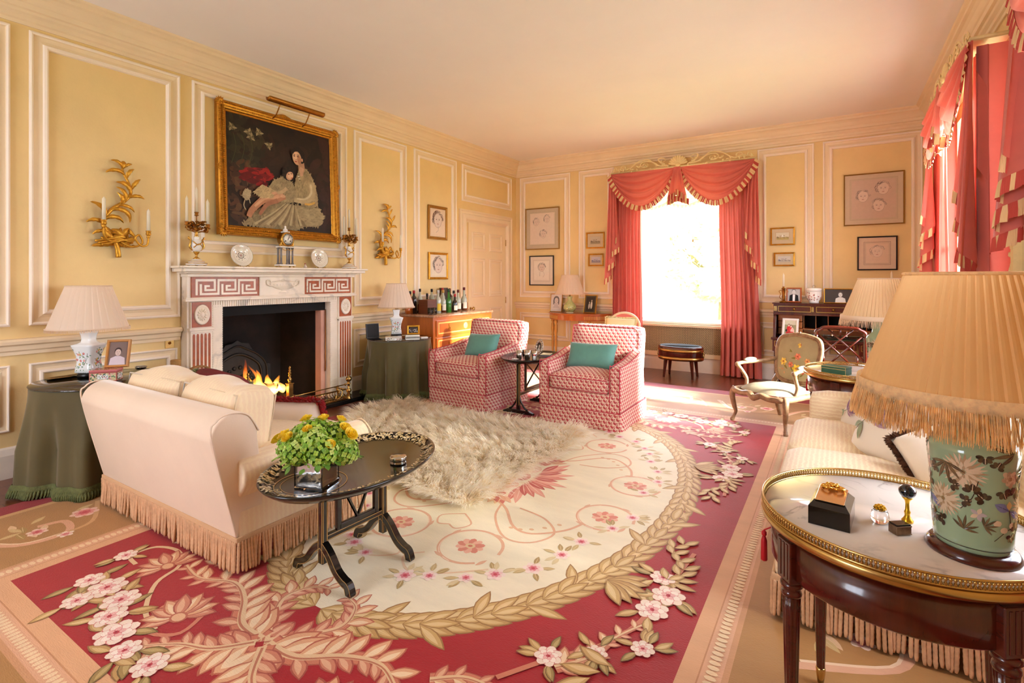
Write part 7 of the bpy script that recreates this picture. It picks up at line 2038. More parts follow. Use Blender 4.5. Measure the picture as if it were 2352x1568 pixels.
# ---- bottles on the drinks chest
LAB = mat('bottle_label', (236, 228, 206), .7)
def glassm(n, c, r=.06): return MATS.get(n) or mat(n, c, r, spec=.8, coat=.6, var=(5, .12))
CL, BRN, GRN, DRK, AMB = glassm('pale_bottle_glass', (186, 190, 170)), glassm('brown_spirit', (86, 40, 18)), glassm('green_bottle_glass', (40, 120, 40)), glassm('dark_bottle_glass', (26, 16, 14)), glassm('amber_spirit', (176, 84, 26))
CAPS = {k: mat('cap_' + k, c, .35) for k, c in (('red', (170, 30, 34)), ('black', (26, 22, 20)), ('gold', (190, 150, 70)), ('maroon', (96, 24, 28)), ('silver', (190, 190, 186)), ('green', (30, 70, 40)))}
def bottle(label, x, y, r, hs, hn, m, cap, lab=None, low=None):
    o = thing('bottle', label, 'bottle', (x, y, .8655), 90 + random.uniform(-8, 8))
    bz = hs * .5 if low else None
    prof = [(0, 0), (r, .001), (r, hs), (r * .8, hs + r * .5), (r * .42, hs + r * 1.1), (r * .36, hn), (0, hn)]
    MB().add(lathe(prof, 18)).build('body', m, o)
    if low: MB().add(lathe([(0, .002), (r * 1.012, .002), (r * 1.012, hs * .62), (0, hs * .62)], 18)).build('contents', low, o)
    MB().add(lathe([(r * .42, hn - .022), (r * .44, hn), (r * .42, hn + .016), (0, hn + .017)], 14)).build('cap', CAPS[cap], o)
    if lab: MB().add(grid(lambda u, v: ((r * 1.02) * cos(-pi / 2 + (u - .5) * 2.2), (r * 1.02) * sin(-pi / 2 + (u - .5) * 2.2), lerp(hs * .2, hs * .72, v)), 10, 2)).build('label', lab, o)
YEL = mat('yellow_label', (226, 190, 50), .6); BLU = mat('blue_label', (120, 150, 190), .5)
for a in (
    ('clear bottle with silver cap half hidden behind the lamp shade on the chest', -4.44, 4.66, .036, .16, .25, CL, 'gold', None, AMB),
    ('dark red capped bottle just left of the wooden box on the chest', -4.50, 4.76, .034, .17, .262, AMB, 'black', None, None),
    ('bottle with bright red cap behind the wooden box on the chest', -4.53, 4.86, .038, .18, .27, DRK, 'red', None, None),
    ('bottle with dark neck behind the wooden box on the chest, second from the left', -4.50, 4.94, .034, .18, .29, CL, 'black', None, BRN),
    ('short black capped bottle behind the right edge of the wooden box', -4.46, 5.03, .032, .14, .23, DRK, 'black', None, None),
    ('clear bottle with yellow label right of the wooden box', -4.24, 4.99, .036, .17, .275, CL, 'silver', YEL, None),
    ('black capped bottle behind the yellow labelled one', -4.46, 5.12, .036, .19, .285, CL, 'black', None, None),
    ('brown spirit bottle with white label next to the green bottle', -4.27, 5.12, .038, .15, .275, CL, 'gold', LAB, BRN),
    ('bright green tapered bottle in the middle of the chest', -4.26, 5.22, .036, .15, .285, GRN, 'green', None, None),
    ('red capped bottle behind the green bottle', -4.43, 5.30, .036, .19, .295, CL, 'red', None, None),
    ('short dark bottle with red cap and white label in front', -4.22, 5.30, .034, .12, .22, DRK, 'red', LAB, None),
    ('clear bottle with cream label right of the short dark bottle', -4.31, 5.39, .037, .165, .26, CL, 'black', LAB, None),
    ('squat decanter like bottle with white label left of the tall maroon capped one', -4.30, 5.47, .038, .15, .27, CL, 'maroon', LAB, BRN),
    ('tall bottle behind with dark maroon cap', -4.47, 5.50, .036, .19, .285, DRK, 'maroon', None, None),
    ('bottle with pale glass at the back right of the chest', -4.48, 5.60, .034, .16, .25, CL, 'gold', None, None),
    ('dark spirit bottle with white label and tall maroon cap, rightmost big bottle', -4.30, 5.60, .040, .16, .30, CL, 'maroon', LAB, BRN),
    ('small dark bottle right of the tall maroon capped bottle', -4.36, 5.70, .026, .11, .20, DRK, 'black', None, None),
    ('small amber bottle with red top at the far end of the chest', -4.40, 5.78, .024, .09, .15, AMB, 'red', None, None)):
    bottle(*a)
o = thing('wooden_box', 'brown slatted wooden box standing among the bottles on the chest', 'box', (-4.30, 4.86, .8655), 90)
q = MB(); q.add(box(-.085, .085, -.075, .075, 0, .175, .003), sm=False); q.build('body', mat('box_wood', (110, 58, 28), .5, var=(5, .25), stretch=(1, 1, 18)), o)
q = MB()
for k in range(9): q.add(box(-.087, .087, -.0765, -.075, .012 + k * .018, .015 + k * .018), sm=False)
q.build('slat_grooves', mat('groove_painted_shade', (70, 34, 18), .6), o)  # raised darker strips paint in the shade of the slat grooves
o = thing('bottle_carton', 'dark square whisky carton at the back of the chest', 'carton', (-4.51, 5.42, .8655), 90); MB().add(box(-.045, .045, -.04, .04, 0, .31, .002), sm=False).build('sleeve', mat('dark_carton', (70, 46, 26), .5), o)
for i, (x, y) in enumerate(((-4.12, 4.70), (-4.12, 4.78))):
    o = thing('tonic_can' if False else 'tumbler', ('clear tumbler with blue tint at the near corner of the chest, left of two', 'clear tumbler with blue tint at the near corner of the chest, right of two')[i], 'glass', (x, y, .8655)); MB().add(lathe([(0, 0), (.028, 0), (.032, .085), (.029, .085), (.026, .006), (0, .006)], 16)).build('body', BLU if i == 9 else GLASS, o)
# ================================================================ on the mantelpiece and the walls
ZM = 1.409
XM = XL + .13
WMARB = mat('ornament_marble', (240, 232, 222), .2, var=(8, .06))
def candelabra(label, y, k=1.0, flip=1):
    t = thing('candelabrum', label, 'candelabrum', (XM, y, ZM), 90)
    q = MB(); q.add(lathe([(0, .006), (.075, .006), (.078, .02), (.06, .024), (.058, .036), (.045, .044), (.03, .056), (0, .058)], 32)); q.build('marble_base', WMARB, t)
    q = MB()
    for a in range(6): q.add(sphere(.010, (.066 * cos(a * pi / 3), .066 * sin(a * pi / 3), .008), 8, 6, sz=.8))
    q.add(lathe([(.079, .019), (.081, .022), (.079, .025)], 32)); q.add(lathe([(.058, .035), (.061, .038), (.058, .041)], 28)); q.add(lathe([(.03, .056), (.02, .066), (.009, .074), (.008, .09), (.016, .10), (.022, .112), (.025, .118)], 20))
    q.build('gilt_base', MATS.get('ormolu') or mat('ormolu', (204, 158, 76), .28, metal=1, var=(30, .15)), t)
    q = MB(); q.add(lathe([(.018, .114), (.038, .135), (.044, .165), (.043, .19), (.034, .208), (.022, .218), (.02, .236), (.024, .24), (0, .24)], 28)); q.build('urn', WMARB, t)
    q = MB(); OR = MATS['ormolu']
    for s_ in (-1, 1):
        q.add(tube(spline([(s_ * .03, 0, .13), (s_ * .055, -.004, .155), (s_ * .05, -.006, .19), (s_ * .048, 0, .215), (s_ * .062, 0, .226), (s_ * .056, 0, .238)], 5), .0075, 7))
    q.add(tube(spline([(-.04, -.024, .20), (-.01, -.046, .172), (.02, -.044, .19), (.036, -.03, .20)], 5), .0045, 6)); q.add(tube(spline([(-.036, -.026, .15), (0, -.046, .18), (.03, -.034, .158)], 5), .0045, 6))
    q.add(lathe([(.022, .238), (.012, .25), (.010, .275), (.014, .28), (.008, .285)], 16)); q.build('gilt_mounts', OR, t)
    q = MB(); rn = random.Random(5)
    SP = [(-.085, -.02, .345), (.07, -.035, .335), (.098, .01, .332), (.0, .0, .43)]
    for x, y_, z in SP:
        q.add(tube(spline([(0, 0, .275), (x * .5, y_ * .5, .285), (x * .95, y_ * .95, z - .05), (x, y_, z - .01)], 6), .0042, 6))
        q.add(lathe([(.006, -.02), (.018, -.012), (.010, -.006), (.013, .004), (.018, .012), (.012, .014)], 14), T(x, y_, z))
    for k_ in range(38):
        a = rn.uniform(0, 6.28); r = rn.uniform(.02, .095); z = rn.uniform(.29, .345) + .06 * (1 - r / .1) * rn.random()
        m_ = T(r * cos(a), r * sin(a) * .6, z) @ RX(rn.uniform(-60, 60)) @ RY(rn.uniform(-60, 60))
        q.add(lathe([(.002, 0), (.013, .003), (.016, .009), (.009, .011), (.005, .007), (.007, .013), (0, .013)], 9), m_)
        q.add(tube(spline([(0, 0, .28), (r * .5 * cos(a + .4), r * .3 * sin(a), (z + .28) / 2 + .015), (r * cos(a), r * sin(a) * .6, z)], 4), .0022, 5))
    q.build('branches', OLDBR, t)
    for x, y_, z in SP: MB().add(lathe([(0, 0), (.0105, .0), (.0098, .19), (.004, .2), (.001, .212), (0, .212)], 12), T(x, y_, z + .012)).build('candle', CANDLE, t)
    return t
candelabra('gilt and marble candelabrum with tall candles at the left end of the mantelpiece', 2.21)
candelabra('gilt and marble candelabrum with tall candles at the right end of the mantelpiece', 3.785)
def plate(label, y):
    t = thing('plate', label, 'plate', (XL + .10, y, ZM), 90)
    mx = RX(-12) @ T(0, 0, .105) @ frame_m((0, 0, 0), (1, 0, 0), (0, -1, 0)); q = MB()
    q.add(lathe([(0, .0), (.058, .0), (.066, .006), (.098, .018), (.102, .017), (.068, .001), (.058, -.006), (0, -.006)], 48), mx, col=(240, 232, 216))
    p = Paint(); DK = (60, 44, 40)
    for r_, w_ in ((.027, .005), (.016, .0018), (.058, .001)): p.stroke([(r_ * cos(k * .21), r_ * sin(k * .21)) for k in range(31)], w_, DK if r_ < .05 else (190, 160, 130), 0)
    p.ell(0, 0, .007, .007, (150, 90, 90), 10)
    for k in range(8): p.ell(.012 * cos(k * .785), .012 * sin(k * .785), .0025, .0025, DK, 6)
    for k in range(9): p.ell(.043 * cos(k * .698), .043 * sin(k * .698), .006, .0026, DK, 8, k * .698 + 1.57)
    for j, r_ in enumerate((.070, .077, .084, .091)):
        for k in range(44): a = (k + .5 * (j % 2)) * 2 * pi / 44; p.ell(r_ * cos(a), r_ * sin(a), .0028, .0016, (176, 140, 100), 5, a)
    for k in range(56): a = k * 2 * pi / 56; p.ell(.1 * cos(a), .1 * sin(a), .0028, .0018, DK, 5, a)
    def fn(x, y_, k):
        r = math.hypot(x, y_); z = .0 if r < .058 else .006 * (r - .058) / .008 if r < .066 else .006 + .012 * (r - .066) / .032
        return mx @ V((x, y_, z + .0006 + k))
    p.emit(q, fn, .000006); q.build('dish', PORC, t)
    q = MB(); q.add(tube(spline([(-.05, -.03, 0), (-.045, -.012, .012), (-.04, .03, .0), (.04, .03, 0), (.045, -.012, .012), (.05, -.03, 0)], 4), .003, 6)); q.add(tube([(0, .03, 0), (0, .045, .12)], .003, 6)); q.build('stand', BRASS, t)
plate('white pierced plate with dark rosette left of the clock', 2.615); plate('white pierced plate with dark rosette right of the clock', 3.435)
t = thing('mantel_clock', 'gilt drum clock on marble columns in the middle of the mantelpiece', 'clock', (XM, 3.02, ZM), 90)
q = MB(); q.add(box(-.085, .085, -.045, .045, .014, .03, .003), sm=False); q.add(box(-.075, .075, -.04, .04, .19, .202, .003), sm=False); q.add(box(-.03, .03, -.03, .03, .333, .345, .003), sm=False); q.add(lathe([(.02, .345), (.024, .36), (.012, .372), (.008, .382), (.012, .39), (0, .402)], 16)); q.build('marble_parts', WMARB, t)
for x, y in ((-.06, -.025), (0, -.03), (.06, -.025), (-.06, .025), (.06, .025)):
    MB().add(lathe([(.013, .03), (.013, .04), (.0095, .045), (.0085, .17), (.012, .178), (.012, .19)], 14), T(x, y, 0)).build('column', mat('grey_marble', (120, 112, 108), .25, var=(20, .2)) if 'grey_marble' not in MATS else MATS['grey_marble'], t)
q = MB()
for x in (-.07, .07):
    for y in (-.03, .03): MB().add(sphere(.010, (x, y, .008), 8, 6, sz=.8)).build('foot', MATS['ormolu'], t)
    MB().add(lathe([(.006, .202), (.012, .212), (.006, .222), (0, .235)], 8), T(x * .95, -.02, 0)).build('finial', MATS['ormolu'], t)
for x in (-.06, .06): MB().add(tube(spline([(x, -.04, .18), (x / 2, -.042, .16), (0, -.04, .178)], 5), .003, 5)).build('swag', MATS['ormolu'], t)
dm = frame_m((0, -.035, .268), (1, 0, 0), (0, -1, 0))
q.add(lathe([(.06, -.07), (.066, -.066), (.066, -.01), (.070, -.004), (.068, .006), (.056, .009)], 36, cap=False), dm); q.add(box(-.05, .05, -.03, .03, .202, .212, .003), sm=False)
for s_ in (-1, 1): q.add(tube(spline([(s_ * .02, -.03, .205), (s_ * .06, -.03, .215), (s_ * .062, -.03, .24)], 4), .007, 6))
q.build('gilt_drum', MATS['ormolu'], t)
q = MB(); q.add(lathe([(.057, .006), (0, .0065)], 36), dm, col=(240, 234, 220)); p = Paint()
for k in range(12): a = k * pi / 6; p.stroke([(.044 * cos(a), .044 * sin(a)), (.052 * cos(a), .052 * sin(a))], .0035, (40, 34, 30), 0)
p.stroke([(-.004, -.008), (.016, .034)], .003, (20, 18, 18), 0); p.stroke([(0, -.006), (.012, .022)], .004, (20, 18, 18), 0)
p.ell(-.024, -.016, .006, .006, (30, 26, 24), 10); p.ell(.024, -.016, .006, .006, (30, 26, 24), 10)
p.emit(q, lambda x, y, k: dm @ V((x, y, .0075 + k)), .00004); q.build('dial', PORC, t)
t = thing('figurine', 'tiny porcelain figure with red cap right of the clock on the mantelpiece', 'figurine', (XM, 3.24, ZM), 90)
q = MB(); q.add(lathe([(0, 0), (.016, 0), (.017, .012), (.012, .02), (.01, .026), (.006, .03)], 16), col=(220, 200, 190)); q.build('body', PORC, t); q = MB(); q.add(sphere(.008, (0, 0, .036), 10, 7), col=(236, 206, 186)); q.add(sphere(.009, (0, .002, .040), 10, 6, sz=.7), col=(180, 50, 40)); q.build('head', PORC, t)

# ---- portrait over the mantelpiece
t = thing('portrait_painting', 'large gilt framed portrait of a seated woman and child above the mantelpiece', 'painting', (XL + .004, 3.06, 2.283), 90)
pw, ph = 1.275, 1.19
mx = RX(-2.5) @ frame_m((0, -.035, 0), (1, 0, 0), (0, -1, 0))
q = MB(); q.add(ring(pw, ph, [(0, -.03), (0, .022), (.008, .034), (.02, .038), (.03, .026), (.045, .022), (.058, .03), (.068, .026), (.075, .012), (.085, .006), (.092, -.004)]), mx, sm=False)
rn = random.Random(4)
for (x0, y0, x1, y1) in ((-pw / 2, ph / 2, pw / 2, ph / 2), (-pw / 2, -ph / 2, pw / 2, -ph / 2), (-pw / 2, -ph / 2, -pw / 2, ph / 2), (pw / 2, -ph / 2, pw / 2, ph / 2)):
    n = 64; L = math.hypot(x1 - x0, y1 - y0); nx, ny = (0, -1 if y0 > 0 else 1) if x0 != x1 else (-1 if x0 > 0 else 1, 0)
    for k in range(n):
        u = (k + .5) / n; x, y = lerp(x0, x1, u), lerp(y0, y1, u)
        for o_, r_ in ((.018, .008), (.052, .0075)):
            q.add(sphere(r_ * rn.uniform(.8, 1.3), (x + nx * o_, y + ny * o_, .034 if o_ < .03 else .028), 6, 4, sx=1.3, sz=.8), mx)
for sx in (-1, 1):
    for sy in (-1, 1):
        for k in range(7):
            a = k * .26; q.add(lathe([(0, 0), (.011, .012), (.013, .028), (0, .055)], 6), mx @ T(sx * (pw / 2 - .03), sy * (ph / 2 - .03), .03) @ M.Rotation(atan2(sy, sx) + (k - 3) * .42 - pi / 2, 4, 'Z') @ RX(-90) )
    for k in range(5): q.add(lathe([(0, 0), (.009, .01), (.010, .022), (0, .04)], 6), mx @ T(sx * (pw / 2 - .02), 0, .03) @ M.Rotation((k - 2) * .5 - sx * pi / 2, 4, 'Z') @ RX(-90))
for k in range(9): q.add(lathe([(0, 0), (.009, .01), (.010, .022), (0, .04)], 6), mx @ T(-.08 + k * .02, ph / 2 - .015, .03) @ M.Rotation((k - 4) * .25, 4, 'Z') @ RX(-90))
q.build('frame', mat('old_gilding', (190, 130, 42), .38, metal=.85, var=(30, .25)), t)
cw_, ch2 = pw - .17, ph - .17
q = MB(); q.add(([(-cw_ / 2, -ch2 / 2, 0), (cw_ / 2, -ch2 / 2, 0), (cw_ / 2, ch2 / 2, 0), (-cw_ / 2, ch2 / 2, 0)], [(0, 1, 2, 3)]), mx, col=(44, 30, 22), sm=False)
p = Paint(); rn = random.Random(9)
def blob(cx, cy, rx, ry, cols, n, sz, rot=(0, 3.1), asp=.45):
    for k in range(n):
        a = rn.uniform(0, 6.28); r = sqrt(rn.random()); c = rn.choice(cols)
        p.ell(cx + rx * r * cos(a), cy + ry * r * sin(a), sz * rn.uniform(.6, 1.3), sz * asp * rn.uniform(.6, 1.2), c, 9, rn.uniform(*rot))
blob(.5, .75, .5, .3, [(46, 31, 23), (40, 28, 21), (52, 34, 25), (36, 26, 20)], 60, .13)
blob(.15, .75, .17, .28, [(56, 48, 32), (62, 50, 34), (46, 40, 28), (40, 34, 24)], 60, .06)
blob(.12, .3, .16, .3, [(84, 52, 34), (70, 44, 30), (92, 62, 40), (60, 40, 28)], 70, .05)
blob(.92, .5, .1, .45, [(58, 34, 28), (50, 30, 24)], 30, .08)
for x, y in ((.05, .87), (.19, .86), (.28, .88), (.21, .82), (.37, .78)):
    for k in range(9): p.leaf(x, y, k * .7 + x * 9, .045 * (.6 + .4 * (k % 3) / 2), .02, ((126, 108, 78), (96, 84, 58), (160, 140, 104))[k % 3], None, .5)
for x in (.06, .13, .2): p.stroke([(x, .82), (x + .02, .7), (x - .02, .55)], .005, (70, 66, 40), 3)
blob(.26, .47, .13, .07, [(128, 22, 22), (146, 28, 26), (104, 20, 20), (90, 18, 18)], 46, .05, (-.3, .5)); blob(.34, .5, .05, .05, [(150, 30, 26), (120, 22, 22)], 14, .035)
# dark surroundings first, then the two figures built up in soft strokes
def wash(poly, base, n, sz, seed, rot=(0, 3.1), spread=.2, asp=.4):
    spread *= .5; sz *= .7; n *= 2; asp = .26
    """fills a shape with overlapping dabs in tones round its base colour"""
    q_ = random.Random(seed); p.poly(poly, base)
    xs = [c[0] for c in poly]; ys = [c[1] for c in poly]
    for _ in range(n * 3):
        x, y = q_.uniform(min(xs), max(xs)), q_.uniform(min(ys), max(ys))
        if not inside(x, y, poly): continue
        k = 1 + q_.uniform(-spread, spread) + .25 * spread * sin(x * 40 + y * 23)
        p.ell(x, y, sz * q_.uniform(.5, 1.2), sz * asp * q_.uniform(.5, 1.2), tuple(min(255, int(c * k)) for c in base), 9, q_.uniform(*rot))
DRS = (150, 130, 96)
wash([(.12, .02), (.20, .12), (.30, .20), (.46, .27), (.60, .25), (.72, .26), (.83, .25), (.89, .18), (.90, .11), (.84, .06), (.70, .05), (.62, .01), (.4, .0)], DRS, 150, .045, 3, (.6, 2.2), .18)
for k in range(16):
    u = k / 15; p.stroke([(.52 + .12 * u, .26 - .02 * u), (.38 + .32 * u, .14), (.22 + .55 * u, .03 + .03 * u)], lambda t_: .012 + .012 * t_, (178, 158, 120) if k % 3 == 0 else (128, 108, 78) if k % 3 == 1 else (160, 140, 104), 6)
wash([(.62, .24), (.74, .235), (.86, .25), (.90, .17), (.86, .08), (.76, .06), (.66, .12)], (162, 142, 106), 70, .04, 5, (-.5, .7), .16)
# woman: neck, bodice, arm, head
p.poly([(.645, .66), (.665, .70), (.705, .70), (.715, .62), (.70, .55), (.65, .56)], (190, 142, 110))
wash([(.605, .30), (.60, .42), (.625, .54), (.655, .60), (.69, .56), (.72, .63), (.77, .58), (.82, .48), (.845, .36), (.84, .27), (.74, .24)], (166, 144, 106), 120, .034, 7, (.9, 2.3), .2)
p.poly([(.650, .60), (.665, .64), (.70, .62), (.69, .55), (.665, .54)], (204, 158, 126))
p.stroke([(.775, .50), (.785, .38), (.72, .31), (.62, .30), (.50, .315)], lambda u: .075 - .035 * u, (182, 158, 118), 6)
p.stroke([(.768, .48), (.772, .39), (.71, .325), (.62, .315)], lambda u: .024 - .010 * u, (204, 184, 144), 6)
p.stroke([(.70, .275), (.75, .275), (.81, .30)], .020, (206, 160, 80), 4)
p.ell(.645, .745, .068, .078, (34, 24, 19), 28); p.ell(.682, .715, .03, .045, (34, 24, 19), 18)
p.ell(.632, .715, .045, .068, (205, 156, 122), 28, .12); p.ell(.624, .725, .034, .05, (220, 174, 140), 24, .12); p.ell(.655, .70, .02, .045, (178, 124, 94), 16, .1)
for k in range(18): a = .3 + k * .15; p.ell(.64 + .058 * cos(a), .752 + .045 * sin(a), .018, .013, (42, 29, 22) if k % 2 else (30, 21, 17), 9, a)
for e in (-.019, .017): p.ell(.624 + e, .732, .0105, .0055, (70, 42, 32), 10); p.ell(.624 + e, .747, .0135, .0032, (60, 38, 28), 8)
p.ell(.620, .712, .0055, .016, (230, 188, 154), 8); p.ell(.624, .697, .009, .0035, (160, 106, 80), 8); p.ell(.622, .680, .014, .0052, (156, 64, 54), 10); p.ell(.685, .705, .009, .017, (196, 144, 112), 10)
for k in range(5): p.ell(.640 + .004 * k, .55 - .012 * k, .010, .008, (206, 194, 162) if k % 2 else (130, 110, 80), 8)
# child in her lap
wash([(.33, .35), (.39, .45), (.47, .50), (.56, .48), (.62, .38), (.58, .27), (.46, .26)], (158, 138, 104), 80, .03, 9, (.2, 2), .2)
p.ell(.538, .540, .054, .062, (38, 27, 21), 22)
for k in range(16): a = k * .4; p.ell(.535 + .045 * cos(a), .545 + .052 * sin(a), .017, .014, (46, 32, 24) if k % 2 else (32, 23, 18), 8, a)
p.ell(.553, .525, .033, .045, (206, 154, 120), 20, -.5); p.ell(.558, .530, .024, .033, (220, 172, 138), 18, -.5)
for e in (-.012, .014): p.ell(.556 + e, .545 + e * .35, .008, .0045, (64, 40, 32), 8)
p.ell(.578, .527, .005, .007, (226, 182, 148), 8); p.ell(.573, .508, .0095, .0045, (166, 74, 62), 8)
p.stroke([(.49, .33), (.40, .28), (.30, .26), (.20, .16), (.165, .09)], lambda u: .082 - .04 * u, (176, 122, 90), 8); p.stroke([(.48, .34), (.40, .295), (.31, .275), (.22, .19)], lambda u: .04 - .02 * u, (200, 150, 116), 8)
p.stroke([(.43, .27), (.33, .22), (.26, .12)], lambda u: .045 - .02 * u, (160, 108, 80), 6)
wash([(.21, .32), (.29, .40), (.41, .36), (.39, .29), (.28, .27)], (184, 158, 116), 40, .026, 11, (.2, 1), .2)
p.stroke([(.52, .40), (.46, .35), (.40, .345)], lambda u: .035 - .015 * u, (190, 160, 122), 5); p.ell(.40, .335, .028, .013, (206, 156, 122), 12, .2); p.ell(.48, .318, .026, .014, (206, 158, 124), 12, .1)
wash([(.11, .27), (.14, .34), (.19, .33), (.18, .26), (.15, .23)], (170, 150, 116), 16, .02, 13); p.stroke([(.14, .25), (.125, .19), (.14, .15)], .008, (176, 156, 124), 4); p.stroke([(.17, .26), (.18, .21)], .007, (176, 156, 124), 0)
p.emit(q, lambda x, y, k: mx @ V(((max(.002, min(.998, x)) - .5) * cw_, (max(.002, min(.998, y)) - .5) * ch2, .0006 + k)), .000008)
q.build('canvas', CANVAS, t)
t = thing('picture_light', 'long brass picture light over the portrait', 'picture light', (XL + .05, 3.09, 2.93), 90)
q = MB(); q.add(lathe([(0, 0), (.03, .0), (.032, .01), (.032, .59), (.03, .60), (0, .60)], 20, a0=-.3, a1=pi + .3), T(-.30, -.16, .03) @ RY(90) @ RZ(-90)); q.build('shade', OLDBR, t)
for x in (-.16, .16): MB().add(tube(spline([(x, -.02, -.10), (x, -.06, -.09), (x, -.11, -.03), (x, -.155, .05)], 6), .006, 7)).build('bracket', OLDBR, t)

# ---- carved giltwood wall sconces
def leaf3(q, m, L, w, curl, side=0):
    L *= 1.12; w *= 1.25; curl *= 1.35
    """curved acanthus blade starting at m's origin, growing along +Y and curling sideways"""
    def f(u, v):
        a = curl * v; x = (L / curl) * (1 - cos(a)) if abs(curl) > .05 else 0; y = (L / curl) * sin(a) if abs(curl) > .05 else L * v
        ww = w * (sin(pi * min(1, v * .9 + .1)) ** .7) * (1 + .12 * sin(v * 22)); o = (u - .5) * ww
        return (x + o * cos(a), y - o * sin(a), .006 + .016 * sin(pi * v) + .35 * w * (1 - (2 * u - 1) ** 2) * .6)
    q.add(grid(f, 4, 12), m)
def sconce(label, y, z, flip):
    t = thing('wall_sconce', label, 'sconce', (XL + .004, y, z), 90)
    mw = frame_m((0, -.012, 0), (1, 0, 0), (0, -1, 0)); q = MB(); k = flip
    stem = spline([(k * .0, -.20, .02), (k * -.02, -.10, .03), (k * -.08, -.01, .035), (k * -.10, .06, .03), (k * -.05, .15, .03), (k * .03, .22, .03), (k * .075, .29, .03), (k * .06, .37, .025), (k * .025, .45, .02), (k * .03, .50, .02)], 6)
    n = len(stem); q.add(tube(stem, [lerp(.019, .007, i / (n - 1)) for i in range(n)], 8), mw)
    q.add(sphere(.02, tuple(stem[-1]), 10, 7, sy=1.5), mw)
    for i, (u, sd_, L, w, c) in enumerate(((.22, -1, .10, .022, 1.2), (.30, -1, .11, .024, 1.4), (.36, 1, .13, .026, 1.5), (.38, -1, .14, .026, 1.2), (.46, 1, .16, .028, 1.7), (.50, 1, .11, .02, 1.0), (.52, -1, .09, .022, 1.2), (.56, -1, .12, .024, 1.3), (.62, 1, .10, .022, .9), (.66, -1, .13, .026, 1.3), (.72, 1, .10, .024, .6), (.74, -1, .09, .02, 1.0), (.82, 1, .09, .022, 1.0), (.86, -1, .12, .024, 1.2), (.93, -1, .09, .02, 1.1), (.93, 1, .07, .018, .8))):
        j = int(u * (n - 1)); p_ = stem[j]; d = stem[min(j + 1, n - 1)] - stem[j - 1]; a = atan2(d.y, d.x) - pi / 2
        leaf3(q, mw @ T(*p_) @ M.Rotation(a + sd_ * -.35, 4, 'Z'), L, w, c * sd_, 0)
    q.build('acanthus_stem', GILT, t)
    q = MB(); rn = random.Random(2)
    for i in range(16):
        a = pi + pi * i / 15; leaf3(q, mw @ T(k * -.02, -.10, .0) @ M.Rotation(a + pi / 2 + rn.uniform(-.15, .15), 4, 'Z'), .10 + .03 * sin(i * 2.2), .034, rn.uniform(-.5, .5) + .06)
    for i in range(3): q.add(tube(spline([(k * -.15 + .02 * i, -.085 - .012 * i, .03), (k * -.02, -.06 - .012 * i, .05), (k * .06, -.08 + .01 * i, .05), (k * .10, -.05, .045), (k * .06, -.01 + .01 * i, .04)], 6), .009, 7), mw)
    for i in range(14): q.add(sphere(.013, (k * rn.uniform(-.1, .1), rn.uniform(-.13, -.03), .03), 7, 5), mw)
    for i in range(6): leaf3(q, mw @ T(k * -.02 + rn.uniform(-.06, .06), -.06, .03) @ M.Rotation(rn.uniform(-1.5, 1.5), 4, 'Z'), .09, .03, rn.choice([-1.2, 1.2]))
    q.build('scroll_base', GILT, t)
    for x1, y1, o1 in ((k * -.115, .06, .085), (k * .165, .0, .10)):
        q = MB(); q.add(tube(spline([(k * .0, -.08, .04), (x1 * .4, -.12, .08), (x1 * .75, -.09, o1), (x1 * .6, -.03, o1 + .01), (x1 * .45, -.06, o1 + .01), (x1 * .7, -.11, o1), (x1 * .95, -.10, o1), (x1, -.04, o1), (x1, y1 - .05, o1)] if x1 * k > 0 else [(k * 0, -.08, .04), (x1 * .7, -.08, .07), (x1, -.04, o1), (x1, y1 - .05, o1)], 6), .0075, 7), mw)
        q.add(lathe([(.006, -.05), (.014, -.042), (.008, -.034), (.014, -.028), (.018, -.02), (.015, .0), (.02, .004), (.016, .008), (0, .008)], 14), mw @ T(x1, y1, o1) @ RX(-90))
        q.build('candle_arm', GILT, t)
        MB().add(lathe([(0, .0), (.0125, .0), (.0115, .155), (.004, .165), (0, .172)], 12), mw @ T(x1, y1 + .005, o1) @ RX(-90)).build('candle', CANDLE, t)
sconce('carved giltwood acanthus sconce with two white candles left of the fireplace', 1.70, 1.665, 1)
sconce('carved giltwood acanthus sconce with two white candles right of the fireplace', 4.415, 1.665, 1)

# ---- framed drawings and small paintings
PEN, PEN2, FL = (140, 124, 114), (176, 160, 148), (222, 200, 182)
def head(p, x, y, s, seed, dark=PEN, hairy=1, ang=0):
    rn = random.Random(seed)
    p.ell(x, y - .02 * s, .30 * s, .38 * s, FL, 22)
    p.stroke([(x + .30 * s * cos(a), y - .02 * s + .38 * s * sin(a)) for a in [pi * 1.0 + k * .26 for k in range(13)]], .012 * s, dark, 2)
    for k in range(int(34 * hairy)):
        a = rn.uniform(-.35, pi + .35); r = rn.uniform(.28, .42); c = [(x + r * s * cos(a) * .95, y + .06 * s + r * s * sin(a) * 1.05), (x + (r + .05) * s * cos(a + .25), y + .04 * s + (r + .04) * s * sin(a + .25)), (x + r * s * cos(a + .5), y + .0 * s + r * s * sin(a + .5))]
        p.stroke(c, .016 * s, rn.choice([dark, PEN2, tuple(int(v * .8) for v in dark)]), 2)
    for e in (-1, 1):
        p.ell(x + e * .11 * s, y + .02 * s, .05 * s, .022 * s, dark, 8); p.stroke([(x + e * .06 * s, y + .08 * s), (x + e * .12 * s, y + .10 * s), (x + e * .18 * s, y + .07 * s)], .012 * s, PEN2, 2)
    p.stroke([(x + .01 * s, y + .0), (x + .035 * s, y - .11 * s), (x, y - .12 * s)], .012 * s, PEN2, 2); p.ell(x, y - .21 * s, .075 * s, .02 * s, (176, 120, 104), 10)
